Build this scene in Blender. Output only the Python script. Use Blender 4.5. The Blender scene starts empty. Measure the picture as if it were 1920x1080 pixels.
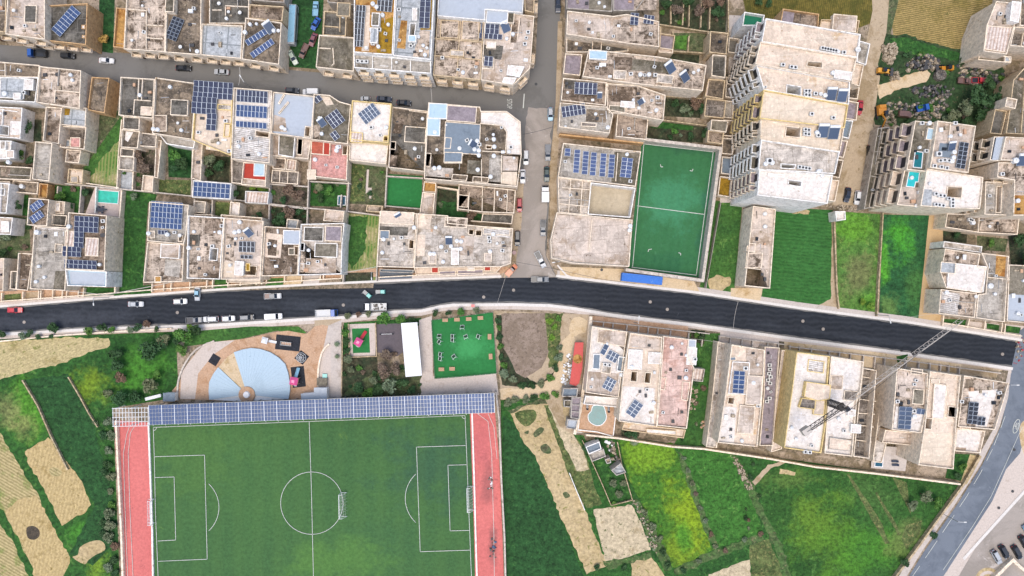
import bpy,math,random
from mathutils import Vector
from mathutils.geometry import tessellate_polygon
random.seed(7)
rnd=random.Random(11)
S0=0.165;HC=211.2            # metres per photo pixel on the ground,camera height
scn=bpy.context.scene
col=scn.collection

def W(x,y,h=0.0):
 k = S0 * (HC - h) / HC
 return ((x - 960) * k,(540 - y) * k,h)

def r(x0,y0,x1,y1,a=0.0):
 cx, cy=(x0 + x1) / 2,(y0 + y1) / 2;w,h=(x1 - x0) / 2,(y1 - y0) / 2
 c, s=math.cos(math.radians(a)),math.sin(math.radians(a))
 return [(cx + u * c - v * s,cy + u * s + v * c) for u,v in ((-w,-h),(w,-h),(w,h),(-w,h))]

# ------------------------------------------------------------------ materials
K=1.38
def lin(c,k=K):
 if isinstance(c,str):
  c = [int(c[i:i + 2],16) / 255 for i in (0,2,4)]
  c = [(v / 12.92 if v <=.04045 else ((v + .055) / 1.055) ** 2.4) / k for v in c]
 return (min(c[0],.8),min(c[1],.8),min(c[2],.8),1)
MATS={}
def newmat(name):
 m = bpy.data.materials.new(name);m.use_nodes=True
 nt =m.node_tree;b=nt.nodes['Principled BSDF']
 return m,nt,b
def N(nt,t,**kw):
 n = nt.nodes.new(t)
 for k,v in kw.items():
  if k.startswith('i_'): n.inputs[k[2:].replace('_',' ')].default_value=v
  else: setattr(n,k,v)
 return n
def ramp(nt,src,lo,hi):
 m = N(nt,'ShaderNodeMapRange');m.inputs['From Min'].default_value=lo;m.inputs['From Max'].default_value=hi
 nt.links.new(src,m.inputs['Value']);return m.outputs['Result']
def mix(nt,fac,a,b,mode='MIX'):
 m = N(nt,'ShaderNodeMix',data_type='RGBA',blend_type=mode)
 if isinstance(fac,(int,float)): m.inputs[0].default_value=fac
 else: nt.links.new(fac,m.inputs[0])
 for i,v in ((6,a),(7,b)):
  if isinstance(v,tuple): m.inputs[i].default_value=v
  else: nt.links.new(v,m.inputs[i])
 return m.outputs[2]
def noise(nt,vec,scale,detail=6,rough=.6,dist=0):
 n = N(nt,'ShaderNodeTexNoise');n.inputs['Scale'].default_value=scale;n.inputs['Detail'].default_value=detail
 n.inputs['Roughness'].default_value=rough;n.inputs['Distortion'].default_value=dist
 nt.links.new(vec,n.inputs['Vector']);return n.outputs['Fac']

def mottle(name,A,B=None,C=None,cov=.45,soft=.05,scale=.35,fine=.35,fs=2.2,c2=.6,wave=None,waveamt=.5,
           rough=.9,bump=.25,seed=0,spec=.25,metal=0,grid=None,busy=0,blobs=(),k=K):
 """weathered surface: patches of A and B, specks of C, fine grain; optional furrows or panel joints"""
 if name in MATS: return MATS[name]
 m, nt,b=newmat(name)
 A = lin(A,k);B=lin(B,k) if B else A;C=lin(C,k) if C else B
 geo =N(nt,'ShaderNodeNewGeometry')
 mp =N(nt,'ShaderNodeMapping');mp.inputs['Location'].default_value=(seed * 13.1,seed * 7.7,seed)
 nt.links.new(geo.outputs['Position'],mp.inputs['Vector']);v=mp.outputs['Vector']
 n1 =noise(nt,v,scale * (.7 if busy else 1),8,.72,.4)
 c = mix(nt,ramp(nt,n1,1 - cov - soft,1 - cov + soft),A,B)
 n2 =noise(nt,v,scale * 3.7,6,.7,.6)
 c = mix(nt,ramp(nt,n2,c2 - .02,c2 + .05),c,C)
 n3 =noise(nt,v,fs,4,.75)
 g = ramp(nt,n3,.33,.67)
 gm =N(nt,'ShaderNodeMapRange');gm.inputs['To Min'].default_value=1 - fine;gm.inputs['To Max'].default_value=1 + fine * .8
 nt.links.new(g,gm.inputs['Value'])
 cc =N(nt,'ShaderNodeCombineColor')
 for i in range(3): nt.links.new(gm.outputs['Result'],cc.inputs[i])
 c = mix(nt,1.0,c,cc.outputs[0],'MULTIPLY')
 height=n3
 if busy:
  mpb = N(nt,'ShaderNodeMapping');mpb.inputs['Rotation'].default_value=(0,0,math.radians(-4));mpb.inputs['Location'].default_value=(seed * 3.3,seed,0)
  nt.links.new(geo.outputs['Position'],mpb.inputs['Vector'])
  vo = N(nt,'ShaderNodeTexVoronoi',distance='CHEBYCHEV');vo.inputs['Scale'].default_value=.3;nt.links.new(mpb.outputs['Vector'],vo.inputs['Vector'])
  sp = N(nt,'ShaderNodeSeparateColor');nt.links.new(vo.outputs['Color'],sp.inputs[0])
  mr = N(nt,'ShaderNodeMapRange');mr.inputs['To Min'].default_value=1 - .3 * busy;mr.inputs['To Max'].default_value=1 + .16 * busy;nt.links.new(sp.outputs[0],mr.inputs['Value'])
  c2_ = N(nt,'ShaderNodeCombineColor')
  for i in range(3): nt.links.new(mr.outputs['Result'],c2_.inputs[i])
  c = mix(nt,1.0,c,c2_.outputs[0],'MULTIPLY')
  n4 = noise(nt,v,.5,7,.85,.5);n5=noise(nt,mpb.outputs['Vector'],1.3,4,.8)
  dk = tuple(x * .45 for x in C[:3]) + (1,);lt=tuple(min(.72,x * 1.35 + .04) for x in A[:3]) + (1,)
  c = mix(nt,ramp(nt,n4,.585,.585 + .1 / busy),c,dk);c=mix(nt,ramp(nt,n5,.60,.66),c,lt)
  vs2 = N(nt,'ShaderNodeTexBrick');vs2.offset=.3;vs2.inputs['Scale'].default_value=1;vs2.inputs['Brick Width'].default_value=5.3;vs2.inputs['Row Height'].default_value=4.1;vs2.inputs['Mortar Size'].default_value=.09
  nt.links.new(mpb.outputs['Vector'],vs2.inputs['Vector']);c=mix(nt,ramp(nt,vs2.outputs['Fac'],0,2.2 / busy),c,lt if seed % 2 else dk)
 for (bx,by,brx,bry,ba,bc,bst) in blobs:
  w_ = W(bx,by);mb=N(nt,'ShaderNodeMapping',vector_type='TEXTURE');mb.inputs['Location'].default_value=(w_[0],w_[1],0);mb.inputs['Rotation'].default_value=(0,0,-math.radians(ba));mb.inputs['Scale'].default_value=(brx * S0,bry * S0,1e5)
  nt.links.new(geo.outputs['Position'],mb.inputs['Vector']);ln=N(nt,'ShaderNodeVectorMath',operation='LENGTH');nt.links.new(mb.outputs[0],ln.inputs[0])
  nb = noise(nt,geo.outputs['Position'],.12,8,.75);ad=N(nt,'ShaderNodeMath',operation='MULTIPLY_ADD');nt.links.new(nb,ad.inputs[0]);ad.inputs[1].default_value=3.6;nt.links.new(ln.outputs['Value'],ad.inputs[2])
  mr = N(nt,'ShaderNodeMapRange',interpolation_type='SMOOTHSTEP');mr.inputs['From Min'].default_value=2.95;mr.inputs['From Max'].default_value=2.0;mr.inputs['To Max'].default_value=bst;nt.links.new(ad.outputs[0],mr.inputs['Value'])
  tint = mix(nt,1.0,lin(bc),cc.outputs[0],'MULTIPLY');c=mix(nt,mr.outputs['Result'],c,tint)
 if wave:
  sc, ang=wave[0],wave[1]
  mp2 = N(nt,'ShaderNodeMapping');mp2.inputs['Rotation'].default_value=(0,0,math.radians(ang))
  nt.links.new(geo.outputs['Position'],mp2.inputs['Vector'])
  w = N(nt,'ShaderNodeTexWave');w.inputs['Scale'].default_value=sc;w.inputs['Distortion'].default_value=wave[2] if len(wave) > 2 else 1.2
  w.inputs['Detail'].default_value=3;w.inputs['Detail Scale'].default_value=1.5
  nt.links.new(mp2.outputs['Vector'],w.inputs['Vector'])
  c = mix(nt,ramp(nt,w.outputs['Fac'],.15,1.0 / max(waveamt,.01)),c,C)
  height =w.outputs['Fac']
 if grid:
  mp3 = N(nt,'ShaderNodeMapping');mp3.inputs['Rotation'].default_value=(0,0,math.radians(grid[2]))
  nt.links.new(geo.outputs['Position'],mp3.inputs['Vector'])
  br = N(nt,'ShaderNodeTexBrick');br.offset=grid[4] if len(grid) > 4 else 0;br.inputs['Scale'].default_value=1
  br.inputs['Brick Width'].default_value=grid[0];br.inputs['Row Height'].default_value=grid[1]
  br.inputs['Mortar Size'].default_value=grid[3];br.inputs['Mortar Smooth'].default_value=.3
  nt.links.new(mp3.outputs['Vector'],br.inputs['Vector'])
  c = mix(nt,ramp(nt,br.outputs['Fac'],0,1.4),c,C)
 nt.links.new(c,b.inputs['Base Color'])
 b.inputs['Roughness'].default_value=rough;b.inputs['Metallic'].default_value=metal
 b.inputs['Specular IOR Level'].default_value=spec
 if bump:
  bp = N(nt,'ShaderNodeBump');bp.inputs['Strength'].default_value=bump;bp.inputs['Distance'].default_value=.15
  nt.links.new(height,bp.inputs['Height']);nt.links.new(bp.outputs['Normal'],b.inputs['Normal'])
 MATS[name]=m;return m

def plain(name,c,rough=.5,metal=0,spec=.5,coat=0):
 if name in MATS: return MATS[name]
 m, nt,b=newmat(name)
 b.inputs['Base Color'].default_value=lin(c);b.inputs['Roughness'].default_value=rough
 b.inputs['Metallic'].default_value=metal;b.inputs['Specular IOR Level'].default_value=spec
 b.inputs['Coat Weight'].default_value=coat
 geo =N(nt,'ShaderNodeNewGeometry');n=noise(nt,geo.outputs['Position'],1.7,4,.6)
 g = N(nt,'ShaderNodeMapRange');g.inputs['To Min'].default_value=.82;g.inputs['To Max'].default_value=1.12
 nt.links.new(n,g.inputs['Value']);cc=N(nt,'ShaderNodeCombineColor')
 for i in range(3): nt.links.new(g.outputs['Result'],cc.inputs[i])
 nt.links.new(mix(nt,1.0,lin(c),cc.outputs[0],'MULTIPLY'),b.inputs['Base Color'])
 MATS[name]=m;return m

def water(name,c,rough=.12):
 m, nt,b=newmat(name);geo=N(nt,'ShaderNodeNewGeometry')
 n = noise(nt,geo.outputs['Position'],.8,3,.5,.5)
 nt.links.new(mix(nt,ramp(nt,n,.3,.7),lin(c),tuple(v * .7 for v in lin(c)[:3]) + (1,)),b.inputs['Base Color'])
 b.inputs['Roughness'].default_value=rough
 bp =N(nt,'ShaderNodeBump');bp.inputs['Strength'].default_value=.15;n2=noise(nt,geo.outputs['Position'],4,3)
 nt.links.new(n2,bp.inputs['Height']);nt.links.new(bp.outputs['Normal'],b.inputs['Normal'])
 MATS[name]=m;return m

def solarmat(name,c,line='9AA6B8'):
 m, nt,b=newmat(name)
 tc =N(nt,'ShaderNodeTexCoord');br=N(nt,'ShaderNodeTexBrick');br.offset=0
 br.inputs['Scale'].default_value=1;br.inputs['Brick Width'].default_value=.17;br.inputs['Row Height'].default_value=.17
 br.inputs['Mortar Size'].default_value=.006
 nt.links.new(tc.outputs['Object'],br.inputs['Vector'])
 oi =N(nt,'ShaderNodeObjectInfo')
 base=mix(nt,oi.outputs['Random'],lin(c),tuple(v * 1.35 for v in lin(c)[:3]) + (1,))
 nt.links.new(mix(nt,br.outputs['Fac'],base,lin(line,3)),b.inputs['Base Color'])
 b.inputs['Roughness'].default_value=.4;b.inputs['Specular IOR Level'].default_value=.18
 MATS[name]=m;return m

def leafmat(name,c1,c2,sc=.9):
 m, nt,b=newmat(name);geo=N(nt,'ShaderNodeNewGeometry')
 n = noise(nt,geo.outputs['Position'],sc,3,.6)
 oi =N(nt,'ShaderNodeObjectInfo')
 c = mix(nt,ramp(nt,n,.35,.65),lin(c1),lin(c2))
 c = mix(nt,oi.outputs['Random'],c,mix(nt,1.0,c,(1.0,.82,.7,1),'MULTIPLY'))
 nt.links.new(c,b.inputs['Base Color']);b.inputs['Roughness'].default_value=.7
 b.inputs['Specular IOR Level'].default_value=.2
 MATS[name]=m;return m

# ------------------------------------------------------------------ mesh building
class MB:
 def __init__(s): s.v=[];s.f=[];s.mi=[]
 def face(s,pts,mi=0):
  n = len(s.v);s.v +=[tuple(p) for p in pts];s.f.append(tuple(range(n,n + len(pts))));s.mi.append(mi)
 def prism(s,poly,z0,z1,mi=0,top=True,bottom=False,mt=None,scale=1.0):
  n = len(poly)
  a = sum(poly[i][0] * poly[(i + 1) % n][1] - poly[(i + 1) % n][0] * poly[i][1] for i in range(n))
  if a < 0: poly=list(reversed(poly))
  cx = sum(p[0] for p in poly) / n;cy=sum(p[1] for p in poly) / n
  up = [(cx + (p[0] - cx) * scale,cy + (p[1] - cy) * scale) for p in poly]
  b = len(s.v)
  s.v += [(p[0],p[1],z0) for p in poly] + [(p[0],p[1],z1) for p in up]
  for i in range(n):
   j = (i + 1) % n;s.f.append((b + i,b + j,b + n + j,b + n + i));s.mi.append(mi)
  if top: s.f.append(tuple(range(b + n,b + 2 * n)));s.mi.append(mi if mt is None else mt)
  if bottom: s.f.append(tuple(reversed(range(b,b + n))));s.mi.append(mi)
 def box(s,cx,cy,z0,sx,sy,sz,a=0,mi=0,mt=None,scale=1.0):
  c, q = math.cos(a),math.sin(a)
  p = [(cx + u * c - v * q,cy + u * q + v * c) for u,v in ((-sx / 2,-sy / 2),(sx / 2,-sy / 2),(sx / 2,sy / 2),(-sx / 2,sy / 2))]
  s.prism(p,z0,z0 + sz,mi,True,True,mt,scale)
 def cyl(s,cx,cy,z0,rad,h,n=14,mi=0,r2=None,mt=None):
  s.prism([(cx + rad * math.cos(i * 2 * math.pi / n),cy + rad * math.sin(i * 2 * math.pi / n)) for i in range(n)],z0,z0 + h,mi,True,True,mt,1.0 if r2 is None else r2 / rad)
 def bar(s,p,q,w,mi=0,n=4):
  p, q = Vector(p),Vector(q);d=(q - p)
  if d.length < 1e-6: return
  d.normalize();u=d.cross(Vector((0,0,1)))
  if u.length < .01: u=Vector((1,0,0))
  u.normalize();t=d.cross(u);b=len(s.v)
  for e in (p,q):
   for i in range(n):
    a = math.pi / 4 + i * 2 * math.pi / n
    s.v.append(tuple(e + (u * math.cos(a) + t * math.sin(a)) * w * .7))
  for i in range(n):
   j = (i + 1) % n;s.f.append((b + i,b + j,b + n + j,b + n + i));s.mi.append(mi)
  s.f.append(tuple(reversed(range(b,b + n))));s.mi.append(mi);s.f.append(tuple(range(b + n,b + 2 * n)));s.mi.append(mi)
 def wallline(s,pts,z0,z1,t,mi=0):
  for (a,b) in zip(pts[:-1],pts[1:]):
   dx, dy = b[0] - a[0],b[1] - a[1];L=math.hypot(dx,dy)
   if L < .05: continue
   s.box((a[0] + b[0]) / 2,(a[1] + b[1]) / 2,z0,L + t * .96,t,z1 - z0 + rnd.uniform(0,.03),math.atan2(dy,dx),mi)
 def ob(s,name,mats,parent=None,loc=None,smooth=False,local=False):
  me = bpy.data.meshes.new(name)
  if not isinstance(mats,(list,tuple)): mats=[mats]
  if local: L=(0,0,0)
  elif parent is not None:
   L = Vector(parent.location);p=parent.parent
   while p is not None: L=L + p.location;p=p.parent
  elif loc is not None: L=loc
  else:
   n = len(s.v);L=(sum(v[0] for v in s.v) / n,sum(v[1] for v in s.v) / n,min(v[2] for v in s.v))
  me.from_pydata([(v[0] - L[0],v[1] - L[1],v[2] - L[2]) for v in s.v],[],s.f)
  for m in mats: me.materials.append(m)
  me.polygons.foreach_set('material_index',s.mi)
  if smooth: me.polygons.foreach_set('use_smooth',[True] * len(s.f))
  me.update()
  o = bpy.data.objects.new(name,me);col.objects.link(o)
  if parent is not None: o.parent=parent
  elif not local: o.location=L
  return o

def thing(name,label,cat,loc=(0,0,0),rot=0,group=None):
 o = bpy.data.objects.new(name,None);o.empty_display_size=.5;col.objects.link(o)
 o.location=loc;o.rotation_euler=(0,0,rot);o['label']=label;o['category']=cat
 if group: o['group']=group
 n = len(label.split())
 if n < 4 or n > 16: print('LABELLEN',n,label)
 return o
def tag(o,label,cat,group=None,kind=None):
 o['label']=label;o['category']=cat
 if group: o['group']=group
 if kind: o['kind']=kind
 if not 4 <=len(label.split()) <=16: print('LABELLEN',len(label.split()),label)
 return o
def copy_tree(o,parent=None):
 c = o.copy();col.objects.link(c)
 if parent is not None: c.parent=parent
 for ch in o.children: copy_tree(ch,c)
 return c
def structure(o): o['kind']='structure';return o

ZL=[0.03];PB=[]
def patch(name,pts,mat,z=None,kind='structure',label=None,h=0):
 """a sheet of ground laid a few mm above the one below"""
 p = [W(x,y)[:2] for x,y in pts]
 if z is None:
  bb = (min(q[0] for q in p),min(q[1] for q in p),max(q[0] for q in p),max(q[1] for q in p))
  z = .004 + max([.004] + [q[4] for q in PB if q[0] < bb[2] and q[2] > bb[0] and q[1] < bb[3] and q[3] > bb[1]]);PB.append((*bb,z));ZL[0]=max(ZL[0],z)
 m = MB();vv=[Vector((a,b,0)) for a,b in p]
 for t in tessellate_polygon([vv]):
  q = [(*p[i],z) for i in t]
  if (q[1][0] - q[0][0]) * (q[2][1] - q[0][1]) - (q[1][1] - q[0][1]) * (q[2][0] - q[0][0]) < 0: q.reverse()
  m.face(q)
 o = m.ob(name,mat);o['kind']=kind
 if label: o['label']=label
 return o
def smooth_poly(pts,n=3,closed=True):
 out =[];L=len(pts)
 for i in range(L if closed else L - 1):
  p0, p1,p2,p3=(pts[(i - 1) % L] if closed or i > 0 else pts[0]),pts[i],pts[(i + 1) % L],(pts[(i + 2) % L] if closed or i + 2 < L else pts[-1])
  for k in range(n):
   t = k / n
   out.append(tuple(.5 * (2 * p1[d] + (p2[d] - p0[d]) * t + (2 * p0[d] - 5 * p1[d] + 4 * p2[d] - p3[d]) * t * t + (3 * p1[d] - p0[d] - 3 * p2[d] + p3[d]) * t ** 3) for d in (0,1)))
 if not closed: out.append(pts[-1])
 return out
def ragged(pts,amp=1.5,step=7):
 out =[];L=len(pts)
 for i in range(L):
  a, b = pts[i],pts[(i + 1) % L];d=math.dist(a,b);n=max(1,int(d / step))
  for k in range(n):
   t = k / n;out.append((a[0] + (b[0] - a[0]) * t + rnd.uniform(-amp,amp),a[1] + (b[1] - a[1]) * t + rnd.uniform(-amp,amp)))
 return out
def stroke(pts,w,z,mat,name='road_marking',parent=None,m=None,dash=None):
 own =m is None
 if own: m=MB()
 P = [W(*p)[:2] for p in pts]
 for a,b in zip(P[:-1],P[1:]):
  dx, dy =b[0] - a[0],b[1] - a[1];L=math.hypot(dx,dy)
  if L < .01: continue
  ux, uy =dx / L,dy / L;nx,ny=-uy * w / 2,ux * w / 2
  segs = [(0,L)] if not dash else [(s,min(s + dash[0],L)) for s in [i * (dash[0] + dash[1]) for i in range(int(L / (dash[0] + dash[1])) + 1)] if s < L]
  for s, e in segs:
   m.face([(a[0] + ux * s - nx,a[1] + uy * s - ny,z),(a[0] + ux * e - nx,a[1] + uy * e - ny,z),(a[0] + ux * e + nx,a[1] + uy * e + ny,z),(a[0] + ux * s + nx,a[1] + uy * s + ny,z)])
 if own:
  o = m.ob(name,mat,parent)
  if parent is None: structure(o)
  return o
def inset(P,t):
 n = len(P);a=sum(P[i][0] * P[(i + 1) % n][1] - P[(i + 1) % n][0] * P[i][1] for i in range(n));sg=1 if a > 0 else -1
 out =[]
 for i in range(n):
  p, q, s=P[i - 1],P[i],P[(i + 1) % n]
  d1 = Vector((q[0] - p[0],q[1] - p[1])).normalized();d2=Vector((s[0] - q[0],s[1] - q[1])).normalized()
  n1 = Vector((-d1.y,d1.x)) * sg;n2=Vector((-d2.y,d2.x)) * sg
  den = 1 + n1.dot(n2)
  o = (n1 + n2) * (t / max(den,.3));out.append((q[0] + o.x,q[1] + o.y))
 return out
# ------------------------------------------------------------------ palette (weathered roofs,walls,ground)
R={}
def desat(h,f):
 v = [int(h[i:i + 2],16) for i in (0,2,4)];g=sum(v) / 3
 return ''.join('%02X' % int(max(0,min(255,g + (x - g) * f))) for x in v)
BUSY=dict(pink=1,pinkdk=1,blot=1.2,grey=1,dkgrey=.9,brown=1.1,wgrey=.9,pale=.9,white=.35,cream=.4,creamst=.6,pinkpale=.7,streak=.9,cells=1.1,pinktile=.6,rust=.6,terra=.4,membr=.3,beams=.4)
def rm(k,*a,**kw):
 f = .76 if k in ('pink','pinkdk','blot','brown','pinkpale','pale','streak','wgrey','cells') else 1
 R[k]=mottle('roof_' + k,*[desat(h,f) for h in a],seed=len(R) + 1,**{**dict(fs=1.1,busy=BUSY.get(k,0)),**kw})
rm('pink','D0B9A2','8A7458','5A4A38',cov=.48,scale=.22,c2=.6)
rm('pinkdk','B49C82','75604A','463A2C',cov=.5,scale=.25,c2=.58)
rm('blot','D4BCA4','6A5844','463A2E',cov=.46,scale=.55,c2=.62)
rm('grey','8C8474','676050','A6998A',cov=.5,scale=.2,c2=.62)
rm('dkgrey','78736A','58544C','948A7E',cov=.5,scale=.25,c2=.63)
rm('brown','9A856A','655848','B8A48E',cov=.5,scale=.4,c2=.6)
rm('wgrey','BAAF9F','857A6A','DAD0C2',cov=.42,scale=.25,c2=.6)
rm('pale','D6C8B6','A8967E','7C6C58',cov=.45,scale=.25,c2=.66)
rm('white','EFE6DC','DDCDBC','BBA996',cov=.36,scale=.2,c2=.62,fine=.2)
rm('cream','EBD9C2','DCC09C','BE9C74',cov=.34,scale=.16,c2=.68,fine=.16)
rm('creamst','E9D5C0','D9B88E','A97F52',cov=.36,scale=.18,c2=.64,fine=.2)
rm('pinkpale','DEC9B6','C0A488','8E765E',cov=.46,scale=.2,c2=.64,fine=.2)
rm('streak','EAE2DA','C9B8A8','8E7F70',cov=.4,scale=.3,c2=.6,wave=(.55,100,2.5),waveamt=.6)
rm('membr','B9BDBF','A9AEB0','7E8486',cov=.4,scale=.3,c2=.66,grid=(6.5,6.5,5,.25))
rm('metal','C3CBD4','B4BCC6','98A2AE',cov=.4,scale=.2,c2=.7,fine=.08,rough=.5,wave=(1.2,5,.1),waveamt=.45)
rm('slate','8896A2','75828E','64707C',cov=.4,scale=.2,c2=.68,fine=.12,rough=.6,wave=(1.6,5,.1),waveamt=.45)
rm('bluesheet','C2DAE6','B2CDDB','8FB2C6',cov=.4,scale=.3,c2=.7,fine=.08,rough=.5,wave=(.9,95,.1),waveamt=.4)
rm('mauve','A79BA0','8F8489','776C70',cov=.4,scale=.3,c2=.66,rough=.6,wave=(2.2,5,.1),waveamt=.6)
rm('terra','B85A44','A84E3A','C98672',cov=.4,scale=.4,c2=.63,wave=(1.2,95,.3),waveamt=.4)
rm('red','B8483A','A63F33','CB8070',cov=.35,scale=.4,c2=.68,fine=.12)
rm('pinktile','DDA49A','C68C82','EBC6BC',cov=.45,scale=.8,c2=.6)
rm('green','2A7A5C','236C50','3C8C6E',cov=.4,scale=.3,c2=.68,fine=.12)
rm('ochre','A88428','8A6A20','C6A24A',cov=.45,scale=.25,c2=.62)
rm('rust','C79A5A','A8743A','7A5630',cov=.45,scale=.3,c2=.6)
rm('shingle','97958F','7F7D78','A9A7A2',cov=.4,scale=.3,c2=.65,grid=(1.2,6,98,.12))
rm('beams','EBDDD2','D8BDA8','9C6F50',cov=.4,scale=.3,c2=.66,wave=(.33,10,.2),waveamt=.55)
rm('cells','9C8F80','7B6E60','5A4F44',cov=.5,scale=.5,c2=.55)
rm('pinkst','E0C0B2','C9A292','957868',cov=.42,scale=.2,c2=.64,fine=.25,busy=.8)
rm('pool','D9C6BC','C6B0A4','A9948A',cov=.4,scale=.5,c2=.66,fine=.15)
WA={}
def wm(k,*a,**kw): WA[k]=mottle('wall_' + k,*a,seed=len(WA) + 40,k=1.15,**{**kw,'fine': .3,'fs': .9,'c2': .6})
wm('cream','EAD9C2','D8C2A2','B79C78',cov=.35,scale=.25,c2=.68,fine=.14)
wm('stone','D6BF9C','BFA480','9C8262',cov=.4,scale=.35,c2=.64,fine=.2,grid=(.9,.45,0,.02,.5))
wm('white','EFEBE4','E0D9CE','C4B8A8',cov=.35,scale=.25,c2=.7,fine=.1)
wm('tan','C9A478','B8905F','967048',cov=.4,scale=.3,c2=.66,fine=.16)
wm('grey','B5ADA2','9A9288','7C746A',cov=.4,scale=.3,c2=.64,fine=.2)
wm('rubble','C4B090','9C8A6C','6E604A',cov=.5,scale=1.2,c2=.56,fine=.35)
wm('yellow','E2C88C','D2B474','B09454',cov=.35,scale=.3,c2=.68,fine=.14)
wm('conc','C6BBAE','A99E92','8A8076',cov=.4,scale=.4,c2=.63,fine=.25)
G={}
def grn(h):
 v = [int(h[i:i + 2],16) for i in (0,2,4)]
 return desat(h,.88) if v[1] > v[0] + 10 and v[1] > v[2] + 10 else h
def gm(k,*a,**kw): G[k]=mottle('ground_' + k,*[grn(h) for h in a],seed=len(G) + 70,**kw)
gm('base','B3A18C','877860','67604A',cov=.5,scale=.2,c2=.58,fs=1.1)
gm('yard','A3917C','7A6E5A','56523E',cov=.5,scale=.4,c2=.56,fs=1.1)
gm('conc','CFC4BA','B9ACA0','978A7E',cov=.4,scale=.15,c2=.66,fine=.15)
gm('asph_old','7E7C78','73716D','8E8C87',cov=.45,scale=.08,c2=.68,fine=.1,fs=5,rough=.85)
gm('asph_pale','B0A69C','9F968C','C6BDB4',cov=.5,scale=.06,c2=.64,fine=.1,fs=5)
gm('asph_new','282D35','20252C','4A4F56',cov=.45,scale=.1,soft=.15,c2=.68,fine=.25,fs=1.3,rough=.8,wave=(.2,92,5),waveamt=.24,blobs=[(110,600,190,18,-3,'4A4E56',.55),(640,570,160,12,-2,'454A52',.5),(780,552,40,26,0,'3E434B',.5),(1000,565,170,6,2,'40454D',.5),(1600,632,260,7,8,'40454D',.45)])
gm('asph_mid','7A828C','6C747E','8E959E',cov=.5,scale=.1,c2=.66,fine=.08,fs=6,rough=.8)
gm('dirt','C0AC90','A59070','86744E',cov=.45,scale=.15,c2=.62,fine=.16)
gm('sand','DCC5A2','C6AA7E','B08E5C',cov=.45,scale=.2,c2=.64,fine=.16)
gm('plough','A08E7E','8E7D6C','77685A',cov=.5,scale=.3,c2=.55,fine=.2,fs=3)
gm('plough','A8917C','94806C','786654',cov=.5,scale=.3,c2=.58,fine=.3,fs=1.2)
gm('lawn','47782F','35642A','628E3E',cov=.5,scale=.12,soft=.12,c2=.6,fine=.5,fs=1.0,bump=.8)
V=dict(fine=.6,fs=.95,bump=1.0,soft=.12)
gm('crop','366A28','2A5822','4E8434',cov=.5,scale=.1,c2=.58,**V)
gm('crop_se','396C28','2C5A20','507E34',cov=.5,scale=.08,c2=.6,**V,blobs=[(1545,990,75,95,-20,'6C962A',.5),(1520,960,50,50,0,'6F9030',.4),(1640,1030,90,60,0,'4F8A2A',.7),(1700,1010,35,60,30,'848450',.45),(1640,930,90,40,50,'5C8040',.4),(1480,900,60,20,0,'64803C',.6)])
gm('crop_mid','44802C','366E24','60943C',cov=.5,scale=.12,c2=.6,**V)
gm('crop_yel','528622','3C7422','789A2C',cov=.5,scale=.12,c2=.6,**V,blobs=[(1290,965,40,75,-20,'9CB420',.6),(1215,850,70,40,0,'7EA42A',.7),(1275,1030,45,40,0,'94A824',.5),(1282,1005,18,35,-10,'4E8A2A',.9)])
gm('crop_w','386C28','2A5A22','527F34',cov=.5,scale=.1,c2=.6,**V,blobs=[(172,725,45,40,40,'8CA424',.55),(50,770,50,70,0,'5C9A2C',.7),(15,770,30,40,0,'8A8A58',.7),(270,690,60,50,0,'4E8C2C',.7),(185,1065,25,40,0,'7EA030',.8),(150,1000,60,30,0,'4C8E2C',.6),(45,800,26,30,0,'948E5C',.6)])
gm('cropbr','5C8E34','4A7C2C','7AA440',cov=.5,scale=.15,c2=.6,**V)
gm('cropyel','6E9C2E','55882C','98AE30',cov=.5,scale=.12,c2=.58,**V)
gm('cropdk','2E5E2C','275226','3E7034',cov=.5,scale=.2,c2=.6,**V)
gm('crop_f1','3A7A34','306C2C','4C8A3C',cov=.5,scale=.2,c2=.62,fine=.4,fs=1.05,bump=.9,soft=.12,wave=(.28,95,5),waveamt=.3)
gm('crop_f2','5E8E38','4A7A30','7A9448',cov=.5,scale=.12,c2=.58,**V,blobs=[(1600,430,40,50,0,'66A02C',.7),(1605,510,40,60,0,'7A7A50',.75),(1630,565,30,25,0,'6AA63A',.8)])
gm('crop_f3','2E6A38','285E32','3C7C40',cov=.5,scale=.15,c2=.62,**V,blobs=[(1688,440,32,60,0,'4EA02E',.85),(1658,490,12,60,0,'5EAE32',.8),(1665,575,25,25,0,'6E8E48',.7),(1715,540,20,60,0,'50803E',.6)])
gm('olive','6E7A42','4E6230','8E8A58',cov=.5,scale=.3,c2=.57,**V)
gm('weeds','4E6238','66664A','98906C',cov=.5,scale=.35,c2=.6,**V)
gm('dkweeds','30442A','4C4836','6C6C50',cov=.5,scale=.3,c2=.6,**V)
gm('bramble','6B5F54','485036','8B7C70',cov=.5,scale=.5,c2=.56,**V)
gm('bank','4C7234','5A6E40','8A8660',cov=.5,scale=.3,c2=.6,**V)
gm('scrub','2C4C26','3C5230','6A6248',cov=.5,scale=.3,c2=.62,**V)
gm('strips','5C8A38','BCAE84','94985C',cov=.5,scale=.12,c2=.62,fine=.35,fs=1.2,wave=(.32,4,1.6),waveamt=.9)
gm('straw','C8B688','AE9C6C','8A8A50',cov=.4,scale=.12,c2=.6,fine=.35,fs=1.1,wave=(.4,65,7),waveamt=.3)
gm('straw2','CAB280','B29A66','8C7A46',cov=.4,scale=.2,c2=.62,fine=.32,fs=1.1,wave=(.3,12,6),waveamt=.3)
gm('straw3','C4B282','929A5A','7A7040',cov=.42,scale=.15,c2=.62,fine=.3,fs=1.1,wave=(.36,120,1.5),waveamt=.6)
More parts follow.
